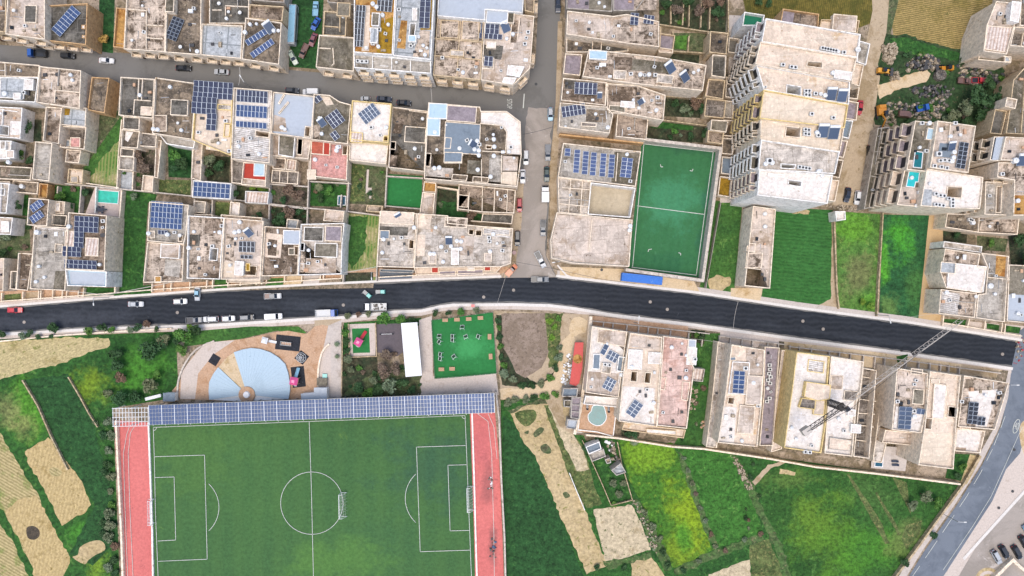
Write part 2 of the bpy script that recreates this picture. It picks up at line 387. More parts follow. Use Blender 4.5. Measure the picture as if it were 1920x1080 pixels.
gm('straw4','CAB48A','B09A6C','868448',cov=.42,scale=.12,c2=.6,fine=.35,fs=1.1,soft=.15)
gm('pits','CDBC9C','B4A27E','5E6A38',cov=.4,scale=.3,c2=.6,fine=.35,fs=1.1)
gm('till','B09660','96814A','5A5C2C',cov=.45,scale=.12,c2=.64,fine=.35,fs=1.1,wave=(.5,80,1.4),waveamt=.75)
gm('till2','7C6E34','5E5A28','4A5020',cov=.45,scale=.12,c2=.6,fine=.4,fs=1.1,wave=(.5,172,1.4),waveamt=.6)
gm('tanfield','D0B184','C4A374','B2905E',cov=.4,scale=.15,c2=.68,fine=.1)
gm('turf','3A7C48','337242','478656',cov=.45,scale=.05,soft=.2,c2=.66,fine=.14,fs=1.1,bump=.1,wave=(.12,8,.2),waveamt=.15,blobs=[(1262,385,70,60,0,'4C946A',.7),(1245,500,80,30,0,'2C6444',.6),(1262,275,90,14,8,'2E5A40',.7),(1325,400,14,120,8,'30604A',.6)])  # dark edge blobs paint the soft shade beside the pitch walls into the turf
gm('turf2','2F8A44','287C3C','3C9A54',cov=.45,scale=.08,soft=.2,c2=.66,fine=.14,fs=1.1,bump=.1,blobs=[(885,650,40,30,0,'4CA862',.7),(850,700,50,14,0,'226C34',.6)])
gm('pitch','4C7A3E','3F6A3C','5E8840',cov=.5,scale=.04,soft=.25,c2=.68,fine=.24,fs=1.0,bump=.1,wave=(.05,0,.3),waveamt=.14,blobs=[(810,870,120,90,0,'3C6046',.75),(720,1020,110,80,0,'426A42',.5),(640,1050,120,50,0,'5E8A40',.6),(360,860,100,90,0,'587F3E',.5)])
gm('track','E07F78','CE6F6A','B06462',cov=.4,scale=.1,soft=.25,c2=.64,fine=.16,fs=1.2,bump=.05,blobs=[(915,900,14,60,0,'8A5A58',.5),(925,1030,10,50,0,'6C5452',.6),(235,900,10,160,0,'B4605E',.6),(905,830,30,60,0,'C86C6C',.6)])
gm('rubber','6C6468','605A5E','7A7276',cov=.4,scale=.3,c2=.68,fine=.12)
gm('rubbk','32343A','26282E','5A5E66',cov=.4,scale=.6,c2=.62,fine=.3)
gm('paving','CDA98A','BD9674','DCC0A6',cov=.45,scale=.4,c2=.62,fine=.22)
gm('pave','D6C8BC','C6B6A8','A8988A',cov=.4,scale=.4,c2=.66,fine=.16)
gm('kerb','E8E2DA','D8D0C6','BBB1A6',cov=.35,scale=.6,c2=.68,fine=.12)
gm('sand2','CDBFA6','BDAE92','A6967A',cov=.45,scale=.1,soft=.2,c2=.66,fine=.15,fs=1.1)
gm('speck','D2C4B8','BDAEA2','8A7A6E',cov=.42,scale=.3,c2=.6,fine=.3,fs=1.1)
gm('char','4A443A','5A5044','7C6E58',cov=.5,scale=.8,c2=.6)
P={k: plain('paint_' + k,c,.32,0,.5,.4) for k,c in dict(white='F0F0EE',silver='BFC3C6',grey='7C8084',black='16181B',
     dark='2A2E33',navy='1E2A3E',red='B02A30',crimson='D0343C',blue='2460B8',ltblue='8FC0D8',teal='5CC0B8',green='2E4640',orange='DE8A5E',yellow='E8A83C',brown='7A5A50',maroon='8A5258',palegreen='C6D4C0',amber='D08A20',pink='EE5A9A',mint='7CC8C0').items()}
X=dict(glass=plain('car_glass','1A2430',.12,0,.6),tyre=plain('tyre_rubber','1C1C1E',.9),pane=plain('window_pane','22282E',.3,0,.3),
 wframe=plain('window_frame','CDB998',.8),door=plain('door_wood','5A3E2C',.6),gate=plain('garage_door','A8A096',.6),steel=plain('galvanised_steel','B8BCC0',.45,.6),
 dsteel=plain('dark_steel','4A4A4C',.6,.3),tank=plain('tank_plastic','F4F6F6',.5),tblue=plain('tank_blue','86B4D4',.5),black=plain('black_rubber','222428',.8),
 bark=plain('bark','5E5040',.95),line=mottle('line_paint','D8DAD2','C4C8BE',fine=.1,scale=.6,seed=5,bump=0),wood=plain('light_wood','D2A886',.8),acw=plain('ac_casing','E6E6E2',.5),
 fan=plain('ac_fan','30343A',.7),cont=mottle('container_blue','3E7CD8','3570C8','7CA4E0',cov=.4,scale=.5,c2=.62,fine=.1,wave=(2.0,100,.1),waveamt=.4,seed=3),
 redroof=mottle('red_sheet','D86660','C95A56','B04C42',cov=.4,scale=.3,c2=.68,fine=.08,seed=4),
 glassblue=mottle('blue_slab','B8CEDC','B0C6D4','A2BACA',cov=.4,scale=.2,c2=.68,fine=.06,seed=6,rough=.6),stone=mottle('boulder','C6B69E','968670','665A48',cov=.5,scale=1.2,c2=.58,seed=9),
 scrap=mottle('scrap_metal','9A948C','6A6258','4A423A',cov=.5,scale=.9,c2=.55,seed=10),tarp=plain('blue_tarp','3C5E84',.6),gnet=plain('green_netting','2E9A62',.8),
 cable=plain('overhead_cable','C9C2B8',.6),canopy=plain('white_canopy','FAFAFA',.6),poolw=None)
water('pool_turq','3ED2B6');water('pool_teal','1E8088');water('pool_aqua','32D0D6');water('pool_green','187A7C');water('pool_dk','1F5E76')
SM=dict(navy=solarmat('solar_navy','1C2746'),blue=solarmat('solar_blue','234270'),lt=solarmat('solar_lightblue','2C4676'),gry=solarmat('solar_grey','46566E'),bk=solarmat('solar_black','23262E'),stand=solarmat('solar_stand','465C84','B4BCC8'))
X['sframe']=plain('solar_frame','C8D2DE',.4,.5)
LF=[leafmat('leaf_green','3C6E30','6A9A48'),leafmat('leaf_dark','2A4C2C','4C7048'),leafmat('leaf_grey','5C7054','8A9A7C'),leafmat('leaf_lime','5E9230','8CB04C'),leafmat('leaf_dry','6A5A50','8E7E6C')]
# ------------------------------------------------------------------ prototypes kept far below? no: the first use moves them
def pz(x,y,z):
 return Vector(W(x,y,z))
FIRST={}
def use(key,make,fresh_label):
 """first call builds the prototype, later calls copy it with its parts"""
 if key not in FIRST:
  FIRST[key]=make();return FIRST[key]
 return copy_tree(FIRST[key])
def relabel(o,label,cat,group=None):
 o['label']=label;o['category']=cat
 if group: o['group']=group
 elif 'group' in o: del o['group']
 if not 4 <=len(label.split()) <=16: print('LABELLEN',len(label.split()),label)
 return o
# ---- small roof things
def mk_tank():
 o = thing('water_tank','white round plastic water tank','water tank')
 m = MB();m.cyl(0,0,0,.62,.95,16);m.cyl(0,0,.95,.62,.22,16,r2=.3)
 m.ob('tank_body',X['tank'],o,local=True,smooth=False)
 l = MB();l.cyl(0,0,1.17,.24,.08,12);l.ob('lid',X['acw'],o,local=True)
 return o
def mk_ac():
 o = thing('air_conditioner','white air conditioning unit on roof','air conditioner')
 m = MB();m.box(0,0,.08,1.15,.95,.85);m.ob('casing',X['acw'],o,local=True)
 f = MB();f.cyl(0,0,.93,.33,.03,16);f.ob('fan',X['fan'],o,local=True)
 b = MB();b.box(-.4,0,0,.08,.9,.08);b.box(.4,0,0,.08,.9,.08);b.ob('feet',X['dsteel'],o,local=True)
 return o
def mk_heater():
 o = thing('solar_water_heater','solar water heater','solar heater')
 m = MB()
 m.face([(-1,-1.1,.25),(1,-1.1,.25),(1,.9,1.25),(-1,.9,1.25)],0);m.face([(-1,-1.1,.15),(-1,.9,1.15),(1,.9,1.15),(1,-1.1,.15)],1)
 for a,b in (((-1,-1.1),(1,-1.1)),((1,-1.1),(1,.9)),((1,.9),(-1,.9)),((-1,.9),(-1,-1.1))):
  za = .25 + (a[1] + 1.1) * .5;zb=.25 + (b[1] + 1.1) * .5
  m.bar((a[0],a[1],za),(b[0],b[1],zb),.07,1)
 m.ob('collector',[SM['gry'],X['steel']],o,local=True)
 t = MB();
 n = 12
 for i in range(n):
  a0, a1 =i * 2 * math.pi / n,(i + 1) * 2 * math.pi / n
  t.face([(-1,1.15 + .3 * math.cos(a0),1.3 + .3 * math.sin(a0)),(1,1.15 + .3 * math.cos(a0),1.3 + .3 * math.sin(a0)),(1,1.15 + .3 * math.cos(a1),1.3 + .3 * math.sin(a1)),(-1,1.15 + .3 * math.cos(a1),1.3 + .3 * math.sin(a1))])
 for sx in (-1,1): t.face([(sx,1.15 + .3 * math.cos(i * 2 * math.pi / n) * sx,1.3 + .3 * math.sin(i * 2 * math.pi / n)) for i in range(n)])
 t.ob('boiler',X['tank'],o,local=True)
 s = MB()
 for sx in (-.9,.9): s.bar((sx,.9,0),(sx,1.1,1.1),.06);s.bar((sx,-1.1,0),(sx,-1.1,.2),.06)
 s.ob('stand',X['steel'],o,local=True)
 return o
def mk_dish():
 o = thing('satellite_dish','round satellite dish','satellite dish')
 m = MB();n=14
 for k,(ra,rb) in enumerate(((0.01,.3),(.3,.55))):
  for i in range(n):
   a0, a1 = i * 2 * math.pi / n,(i + 1) * 2 * math.pi / n
   q = lambda rr,a: (rr * math.cos(a),rr * math.sin(a),.9 + rr * rr * .5)
   m.face([q(ra,a0),q(rb,a0),q(rb,a1),q(ra,a1)])
 m.ob('reflector',X['acw'],o,local=True)
 p = MB();p.bar((0,0,0),(0,0,.92),.06);p.bar((0,0,.9),(.25,0,1.3),.03);p.ob('mast',X['steel'],o,local=True)
 return o
SMALL=dict(t=(mk_tank,'white round water tank','water tank','water tanks'),a=(mk_ac,'white air conditioning unit','air conditioner','air conditioners'),
             h=(mk_heater,'tilted solar water heater','solar heater','solar water heaters'),d=(mk_dish,'round satellite dish','satellite dish','satellite dishes'))
def small(k,x,y,z,on,ang=0,s=1.0,where='on'):
 mk, lab,cat,grp=SMALL[k]
 w_ =W(x,y,z);SMX.append((w_[0] - 1.2,w_[1] - 1.2,w_[0] + 1.2,w_[1] + 1.2));o=use(k,mk,lab);o.location=w_;o.rotation_euler=(0,0,-math.radians(ang));o.scale=(s,s,s)
 relabel(o,f'{lab} {where} the {on}',cat,f'{grp} {where} the {on}')
 return o
# ---- solar arrays
PM={}
def sol(x,y,blocks,ang,z,on,which='',pw=7,ph=10,c='navy',tilt=10,lim=None):
 """blocks = (dx, dy, cols, rows) in panel units round (x, y)"""
 L = W(x,y,z);k=S0 * (HC - z) / HC;a,b=pw * k,ph * k
 word=dict(navy='dark blue',blue='blue',lt='light blue',gry='grey blue',bk='black',stand='slate blue')[c]
 o = thing('solar_array',f'{which} {word} solar panels {on}'.replace('  ',' ').strip(),'solar panels',L,-math.radians(ang))
 key =(round(a,3),round(b,3),c,tilt)
 if key not in PM:
  m = MB();t=math.tan(math.radians(tilt)) if tilt else 0
  hw, hb =a / 2 - .035,b / 2 - .05
  zz = lambda v: .45 + (v + b / 2) * t
  m.face([(-hw,-hb,zz(-hb)),(hw,-hb,zz(-hb)),(hw,hb,zz(hb)),(-hw,hb,zz(hb))],0)
  m.face([(-hw,-hb,zz(-hb) - .04),(-hw,hb,zz(hb) - .04),(hw,hb,zz(hb) - .04),(hw,-hb,zz(-hb) - .04)],1)
  for p, q in (((-hw,-hb),(hw,-hb)),((hw,-hb),(hw,hb)),((hw,hb),(-hw,hb)),((-hw,hb),(-hw,-hb))):
   m.bar((p[0],p[1],zz(p[1]) + .01),(q[0],q[1],zz(q[1]) + .01),.055,1)
  ob = m.ob('panel',[SM[c],X['sframe']],local=True);PM[key]=ob.data;bpy.data.objects.remove(ob)
 f = MB();n=0
 rest=None
 for (dx,dy,cols,rows) in blocks:
  ca, sa =math.cos(math.radians(ang)),math.sin(math.radians(ang));cs=[(L[0] + (dx + u * cols / 2) * a * ca - (dy + v * rows / 2) * b * sa,L[1] - (dx + u * cols / 2) * a * sa - (dy + v * rows / 2) * b * ca) for u in (-1,1) for v in (-1,1)]
  SOLZ.append((min(p[0] for p in cs) - .8,min(p[1] for p in cs) - .8,max(p[0] for p in cs) + .8,max(p[1] for p in cs) + .8))
  for i in range(cols):
   for j in range(rows):
    u = (dx + i - (cols - 1) / 2) * a;v=-(dy + j - (rows - 1) / 2) * b
    q = bpy.data.objects.new('panel',PM[key]);col.objects.link(q);q.parent=o;q.location=(u,v,0)
  for j in range(rows):
   v = -(dy + j - (rows - 1) / 2) * b
   for e in (-.3,.3):
    f.bar(((dx - cols / 2 + .1) * a,v + e * b,.36 + (e + .5) * b * math.tan(math.radians(tilt)) * .9),((dx + cols / 2 - .1) * a,v + e * b,.36 + (e + .5) * b * math.tan(math.radians(tilt)) * .9),.06)
   for ii in range(0,cols + 1,3):
    f.bar(((dx - cols / 2 + ii * .96 + .1) * a,v - .3 * b,0),((dx - cols / 2 + ii * .96 + .1) * a,v - .3 * b,.4),.05)
 f.ob('mounting_frame',X['steel'],o,local=True)
 return o
# ---- windows,doors,balconies placed on walls
WM={}
def wparts():
 m = MB();w,h,d=.72,.95,.08
 for x0,x1,z0,z1 in ((-w - .12,-w,-h,h),(w,w + .12,-h,h),(-w - .12,w + .12,h,h + .14),(-w - .2,w + .2,-h - .14,-h)):
  m.v += [(x0,-d - (0.1 if z1==-h else 0),z0),(x1,-d - (0.1 if z1==-h else 0),z0),(x1,0,z0),(x0,0,z0),(x0,-d - (0.1 if z1==-h else 0),z1),(x1,-d - (0.1 if z1==-h else 0),z1),(x1,0,z1),(x0,0,z1)]
  b = len(m.v) - 8
  for f in ((0,1,5,4),(1,2,6,5),(2,3,7,6),(3,0,4,7),(4,5,6,7),(0,3,2,1)): m.f.append(tuple(b + i for i in f));m.mi.append(0)
 o = m.ob('window',X['wframe'],local=True);WM['window']=o.data;bpy.data.objects.remove(o)
 m = MB();m.face([(-w,-.03,-h),(w,-.03,-h),(w,-.03,h),(-w,-.03,h)]);o=m.ob('pane',X['pane'],local=True);WM['pane']=o.data;bpy.data.objects.remove(o)
 m = MB();m.box(0,-.55,-.15,3.0,1.1,.16)
 for x,y,sx,sy in ((0,-1.07,3.0,.09),(-1.45,-.55,.09,1.02),(1.45,-.55,.09,1.02)): m.box(x,y,.01,sx,sy,.95)
 o = m.ob('balcony',WA['cream'],local=True);WM['balcony']=o.data;bpy.data.objects.remove(o)
 m = MB();m.box(0,-.04,0,1.1,.08,2.2);o=m.ob('door',X['door'],local=True);WM['door']=o.data;bpy.data.objects.remove(o)
 m = MB();m.box(0,-.05,0,2.6,.08,2.3);o=m.ob('garage_door',X['gate'],local=True);WM['garage_door']=o.data;bpy.data.objects.remove(o)
wparts()
def part(kind,parent,loc,rz):
 q = bpy.data.objects.new(kind,WM[kind]);col.objects.link(q);q.parent=parent;q.location=loc;q.rotation_euler=(0,0,rz)
 return q
def facade(o,P,i,h,base=0,balc=True,garage=True,step=3.6,every=2):
 """windows, balconies and doors along wall edge i"""
 n = len(P);area=sum(P[k][0] * P[(k + 1) % n][1] - P[(k + 1) % n][0] * P[k][1] for k in range(n))
 a, b=P[i],P[(i + 1) % n]
 if area < 0: a,b=b,a
 dx, dy=b[0] - a[0],b[1] - a[1];L=math.hypot(dx,dy);rz=math.atan2(dy,dx);ux,uy=dx / L,dy / L;nx,ny=uy,-ux
 cols=max(1,int((L - 1) / step));fl=max(1,round((h - .8) / 3.3));fh=(h - .8) / fl
 for f in range(fl):
  for c in range(cols):
   s = (c + .5) * L / cols;z=base + f * fh
   X0 = a[0] + ux * s + nx * .012 - o.location.x;Y0=a[1] + uy * s + ny * .012 - o.location.y
   if f == 0 and garage:
    part('garage_door' if (c + i) % 3==1 and L / cols > 3 else 'door',o,(X0,Y0,z),rz) if c % 2==0 else part('pane',part('window',o,(X0,Y0,z + 1.6),rz),(0,0,0),0)
    continue
   part('pane',part('window',o,(X0,Y0,z + 1.65),rz),(0,0,0),0)
   if balc and f > 0 and (c + f) % every==0: part('balcony',o,(X0,Y0,z + .25),rz)
# ---- buildings
def inpoly(x,y,P):
 s = False;n=len(P)
 for i in range(n):
  (x1, y1),(x2,y2)=P[i],P[i - 1]
  if (y1 > y) !=(y2 > y) and x < (x2 - x1) * (y - y1) / (y2 - y1) + x1: s=not s
 return s
def auto_clutter(o,P,I,zr,blocks,roof,on,h,sm):
 n = len(P);area=abs(sum(P[k][0] * P[(k + 1) % n][1] - P[(k + 1) % n][0] * P[k][1] for k in range(n))) / 2
 if area < 30 or h < 4.2 or h > 20 or on.startswith('!') or 'plain' in on or roof in ('metal','green','slate','bluesheet','pinktile','red'): return
 R0 =random.Random(int(abs(P[0][0] * 17 + P[0][1] * 5)))
 Q = inset(P,1.2);xs=[p[0] for p in P];ys=[p[1] for p in P]
 BK =[]
 for q in blocks:
  q = q[0] if isinstance(q,(list,tuple)) and isinstance(q[0],list) else q
  if isinstance(q[0],tuple): w_=[W(x,y,zr)[:2] for x,y in q];BK.append((min(p[0] for p in w_) - .9,min(p[1] for p in w_) - .9,max(p[0] for p in w_) + .9,max(p[1] for p in w_) + .9))
 BK +=SOLZ + sm
 def spot():
  for _ in range(30):
   x, y = R0.uniform(min(xs),max(xs)),R0.uniform(min(ys),max(ys))
   if inpoly(x,y,Q) and not any(k[0] < x < k[2] and k[1] < y < k[3] for k in BK): BK.append((x - .9,y - .9,x + .9,y + .9));return x,y
 for i in range(min(5,int(area / (60 if roof not in ('white','creamst','cream') else 90)))):
  s = spot()
  if not s: continue
  kx = S0 * (HC - zr) / HC;small(R0.choice('ttaad'),s[0] / kx + 960,540 - s[1] / kx,zr + .01,on,R0.uniform(-20,20),R0.uniform(.7,.95))
 L = o.location
 if not blocks and area > 55 and n==4 and roof not in ('white',):
  k = R0.choice((0,1));t_=R0.uniform(.3,.7);lp=lambda a,q,t: (a[0] + (q[0] - a[0]) * t,a[1] + (q[1] - a[1]) * t)
  p0, p1 =lp(I[k],I[k + 1],t_),lp(I[(k + 3) % 4],I[(k + 2) % 4],t_ + R0.uniform(-.05,.05));e1=R0.choice((1,.6,.45));p1=lp(p0,p1,e1)
  if not any(q[0] < p[0] < q[2] and q[1] < p[1] < q[3] for q in BK for p in (lp(p0,p1,v / 12) for v in range(13))):
   m = MB(); m.wallline([p0,p1],zr,zr + .6,.2);m.ob('roof_parapet',WA['grey'],o)
 for i in range(0 if roof in ('white','cream') else min(7,int(area / 22))):
  s = spot()
  if not s: break
  kind = R0.choice(('roof_pipe','block_stack','skylight','block_stack','roof_pipe'));m=MB();a=R0.choice((0,1.57)) + R0.uniform(-.1,.1)
  if kind=='roof_pipe': l_=R0.uniform(1,2.6);m.bar((s[0] - math.cos(a) * l_ / 2,s[1] - math.sin(a) * l_ / 2,zr + .1),(s[0] + math.cos(a) * l_ / 2,s[1] + math.sin(a) * l_ / 2,zr + .1),R0.uniform(.08,.16));mt=R0.choice((X['steel'],X['dsteel'],X['tank']))
  elif kind=='skylight': m.box(*s,zr,R0.uniform(.7,1.2),R0.uniform(.6,1),.4,a);mt=R0.choice((X['pane'],X['dsteel']))
  else: m.box(*s,zr,R0.uniform(.5,1.5),R0.uniform(.4,1.1),R0.uniform(.2,.8),a);mt=R0.choice((X['stone'],X['wood'],X['tank'],X['dsteel'],X['stone']))
  m.ob(kind,mt,o)
SOLZ=[];LATER=[];SMX=[]
NB=[0];LASTB=[]
def side_balconies(depth,spans,fmat,rail='cream',first=1,edge=3):
 """open balconies stacked along one wall of the building made last; spans = (start, end) fractions of the wall"""
 o, P,h=LASTB[-1];n=len(P);A=sum(P[k][0] * P[(k + 1) % n][1] - P[(k + 1) % n][0] * P[k][1] for k in range(n))
 a, q=P[edge],P[(edge + 1) % n]
 if A < 0: a,q=q,a
 dx, dy=q[0] - a[0],q[1] - a[1];L=math.hypot(dx,dy);ux,uy=dx / L,dy / L;nx,ny=uy,-ux;fl=round(h / 3.2)
 at =lambda s,d: (a[0] + ux * s + nx * d,a[1] + uy * s + ny * d)
 for f in range(first,fl):
  z = f * h / fl
  for s0,s1 in spans:
   s0, s1 = s0 * L + .1,s1 * L - .1;m=MB()
   m.prism([at(s0,0.01),at(s1,.01),at(s1,depth),at(s0,depth)],z - .2,z,0,bottom=True,mt=1)
   for p_, q_ in ((at(s0 + .07,.02),at(s0 + .07,depth)),(at(s1 - .07,.02),at(s1 - .07,depth)),(at(s0,depth - .07),at(s1,depth - .07))): m.wallline([p_,q_],z + .003,z + 1.0,.14)
   m.ob('balcony',[WA[rail],R[fmat]],o)
   m = MB(); m.prism([at(s0 + .5,0.005),at(s1 - .5,.005),at(s1 - .5,.05),at(s0 + .5,.05)],z + .05,z + 2.2);m.ob('balcony_door',X['pane'],o)
def b(label,poly,h,roof='pink',wall='cream',par=.9,holes=(),rooms=(),lines=(),win='',items='',cat='house',name='flat_roofed_house',on=None,balc=True,base=0,group=None,zones=(),litem=None,garage=True,every=1,t=.24):
 NB[0] +=1;h=h + NB[0] * .0131
 P = [W(x,y,h)[:2] for x,y in poly]
 c = (sum(p[0] for p in P) / len(P),sum(p[1] for p in P) / len(P),base)
 o = thing(name,label,cat,c,0,group)
 I = inset(P,t);n=len(P);A=sum(P[k][0] * P[(k + 1) % n][1] - P[(k + 1) % n][0] * P[k][1] for k in range(n))
 m = MB();zr=h - par
 for i in range(n):
  j = (i + 1) % n;a_,b_,ia,ib=(P[i],P[j],I[i],I[j]) if A > 0 else (P[j],P[i],I[j],I[i])
  m.face([(*a_,base),(*b_,base),(*b_,h),(*a_,h)]);m.face([(*a_,h),(*b_,h),(*ib,h),(*ia,h)]);m.face([(*ib,zr - .02),(*ia,zr - .02),(*ia,h),(*ib,h)])
 m.ob('wall',WA[wall],o);LASTB.append((o,P,h))
 polys=[[Vector((*p,0)) for p in I]]
 H = []
 for hp in holes:
  q, fl =(hp,max(.3,zr - 4)) if not isinstance(hp[0],(list,)) else hp
  hq = [W(x,y,zr)[:2] for x,y in (q if isinstance(q[0],tuple) else r(*q))];H.append((hq,fl));polys.append([Vector((*p,0)) for p in hq])
 flat=[p for pl in polys for p in pl];m=MB()
 for t_ in tessellate_polygon(polys):
  q = [(flat[i].x,flat[i].y,zr) for i in t_]
  if (q[1][0] - q[0][0]) * (q[2][1] - q[0][1]) - (q[1][1] - q[0][1]) * (q[2][0] - q[0][0]) < 0: q.reverse()
  m.face(q)
 m.ob('roof',R[roof],o)
 for hq,fl in H:
  m = MB();k=len(hq);oq=inset(hq,-.2)
  for i in range(k):
   j = (i + 1) % k
   m.face([(*hq[i],fl),(*hq[i],zr + .45),(*hq[j],zr + .45),(*hq[j],fl)]);m.face([(*hq[i],zr + .45),(*oq[i],zr + .45),(*oq[j],zr + .45),(*hq[j],zr + .45)])
   m.face([(*oq[i],zr + .45),(*oq[i],zr),(*oq[j],zr),(*oq[j],zr + .45)])
  m.face([(*p,fl) for p in hq],1)
  m.ob('light_shaft',[WA[wall],G['yard']],o)
 for rr in rooms:
  q, hh, rmat=rr[0],rr[1],rr[2] if len(rr) > 2 else 'pale'
  wallm =rr[3] if len(rr) > 3 else wall
  zt = zr + hh + rnd.uniform(0,.04)
  rp = [W(x,y,zt)[:2] for x,y in (q if isinstance(q[0],tuple) else r(*q))]
  m = MB();m.prism(rp,zr,zt - .12,0,top=False);ii=inset(rp,.16)
  m.prism(inset(rp,-.06),zt - .12,zt,0,top=False);
  k = len(rp);op=inset(rp,-.06)
  for i in range(k):
   j = (i + 1) % k
   m.face([(*op[i],zt),(*op[j],zt),(*ii[j],zt),(*ii[i],zt)]);m.face([(*ii[i],zt),(*ii[j],zt),(*ii[j],zt - .1),(*ii[i],zt - .1)])
  m.face([(*p,zt - .1) for p in ii],1)
  m.ob('roof_room' if hh > .9 else 'roof_slab',[WA[wallm],R[rmat]],o)
 if lines:
  m = MB()
  for ln in lines:
   pts = [W(ln[i],ln[i + 1],zr)[:2] for i in range(0,len(ln),2)];m.wallline(pts,zr,zr + .55,.22)
  m.ob('roof_parapet',WA[wall],o)
 if zones:
  for zi,(q,mt) in enumerate(zones):
   m = MB(); zq=zr + .012 + zi * .006
   pts = [Vector((*W(x,y,zr)[:2],0)) for x,y in (q if isinstance(q[0],tuple) else r(*q))]
   for t_ in tessellate_polygon([pts]):
    qq = [(pts[i].x,pts[i].y,zq) for i in t_]
    if (qq[1][0] - qq[0][0]) * (qq[2][1] - qq[0][1]) - (qq[1][1] - qq[0][1]) * (qq[2][0] - qq[0][0]) < 0: qq.reverse()
    m.face(qq)
   m.ob('roof_membrane',R[mt] if mt in R else G[mt],o)
 for e in win:
  facade(o,P,int(e),h,base,balc,garage=garage,every=every)
 on =on or ' '.join(label.split()[:9])
 for it in items.split(';'):
  it = it.split()
  if not it: continue
  small(it[0],float(it[1]),float(it[2]),zr + .01,on,float(it[3]) if len(it) > 3 else rnd.uniform(-8,8),float(it[4]) if len(it) > 4 else 1)
 LATER.append((o,P,I,zr,list(holes) + list(rooms),roof,on,h,SMX[:]));SMX.clear()
 return zr
# ---- vehicles
def loft(m,secs,mi=0,cap=True):
 """secs: list of rings of equal length"""
 n = len(secs[0]);b=len(m.v)
 for s in secs: m.v +=s
 for k in range(len(secs) - 1):
  for i in range(n):
   j = (i + 1) % n;m.f.append((b + k * n + i,b + k * n + j,b + (k + 1) * n + j,b + (k + 1) * n + i));m.mi.append(mi)
 if cap: m.f.append(tuple(reversed(range(b,b + n))));m.mi.append(mi);m.f.append(tuple(range(b + (len(secs) - 1) * n,b + len(secs) * n)));m.mi.append(mi)
def ring(x,w,z0,z1,ins=.12):
 return [(x,-w,z0),(x,w,z0),(x,w,z0 + (z1 - z0) * .65),(x,w - ins,z1),(x,-w + ins,z1),(x,-w,z0 + (z1 - z0) * .65)]
def wheels(o,xs,hw,rad=.32):
 m = MB();n=14
 for i in range(n):
  a0, a1 =i * 2 * math.pi / n,(i + 1) * 2 * math.pi / n
  m.face([(rad * math.cos(a0),-.11,rad * math.sin(a0)),(rad * math.cos(a0),.11,rad * math.sin(a0)),(rad * math.cos(a1),.11,rad * math.sin(a1)),(rad * math.cos(a1),-.11,rad * math.sin(a1))])
 for s in (-.11,.11): m.face([(rad * math.cos(i * 2 * math.pi / n),s,rad * math.sin(i * 2 * math.pi / n)) for i in range(n)])
 first=None
 for x in xs:
  for s in (-1,1):
   if first is None: q=m.ob('wheel',X['tyre'],o,local=True);first=q
   else: q = first.copy();col.objects.link(q);q.parent=o
   q.location=(x,s * (hw - .1),rad)
def lamps(o,x,w,z,name='headlight',mat=None,s=1):
 m = MB();m.box(0,0,0,.16,.34,.14);
 q = m.ob(name,mat or P['silver'],o,local=True);q.location=(x,w,z)
 q2 =q.copy();col.objects.link(q2);q2.parent=o;q2.location=(x,-w,z)
def mk_car(paint,roofp=None,L=4.2,kind='hatch'):
 o = thing('car','car','car');hl=L / 2;w=.86
 m = MB()
 loft(m,[ring(-hl,w * .80,.42,.70),ring(-hl + .12,w * .92,.28,.84),ring(-hl + .5,w,.25,.93),ring(-hl * .2,w,.25,.97),ring(hl * .42,w,.25,.93),ring(hl - .45,w * .97,.25,.80),ring(hl - .12,w * .88,.28,.68),ring(hl,w * .7,.38,.58)])
 m.ob('body',P[paint],o,local=True,smooth=False)
 rx0,rx1,gx0,gx1={'hatch': (-hl + .55,.35,-hl + .22,hl * .5),'sedan': (-hl + 1.15,.3,-hl + .62,hl * .48),'suv': (-hl + .4,.55,-hl + .12,hl * .52)}[kind]
 zt, zb=(1.48,.95) if kind !='suv' else (1.68,1.0)
 wt, wb=.60,.76
 g = MB();loft(g,[[(gx0,-wb,zb - .08),(gx0,wb,zb - .08),(gx1,wb,zb - .08),(gx1,-wb,zb - .08)],[(rx0,-wt,zt),(rx0,wt,zt),(rx1,wt,zt),(rx1,-wt,zt)]])
 g.ob('window_glass',X['glass'],o,local=True)
 t = MB();loft(t,[[(rx0 - .04,-wt - .03,zt - .03),(rx0 - .04,wt + .03,zt - .03),(rx1 + .04,wt + .03,zt - .03),(rx1 + .04,-wt - .03,zt - .03)],[(rx0 + .08,-wt + .1,zt + .05),(rx0 + .08,wt - .1,zt + .05),(rx1 - .1,wt - .1,zt + .05),(rx1 - .1,-wt + .1,zt + .05)]])
 for s in (-1,1):
  t.bar((gx1 - .02,s * wb,zb),(rx1,s * wt,zt),.07);t.bar((gx0 + .02,s * wb,zb),(rx0,s * wt,zt),.09);xm=(rx0 + rx1) / 2;t.bar((xm,s * wb,zb),(xm,s * (wt + .01),zt),.07)
 t.ob('car_roof',P[roofp or paint],o,local=True)
 lamps(o,hl - .2,w * .68,.6);lamps(o,-hl + .06,w * .68,.66,'tail_light',P['red'])
 k = MB();k.box(.55,w + .1,.9,.18,.2,.12);k.ob('wing_mirror',P[paint],o,local=True);k=MB();k.box(.55,-w - .1,.9,.18,.2,.12);k.ob('wing_mirror',P[paint],o,local=True)
 wheels(o,(-hl + .75,hl - .8),w)
 return o
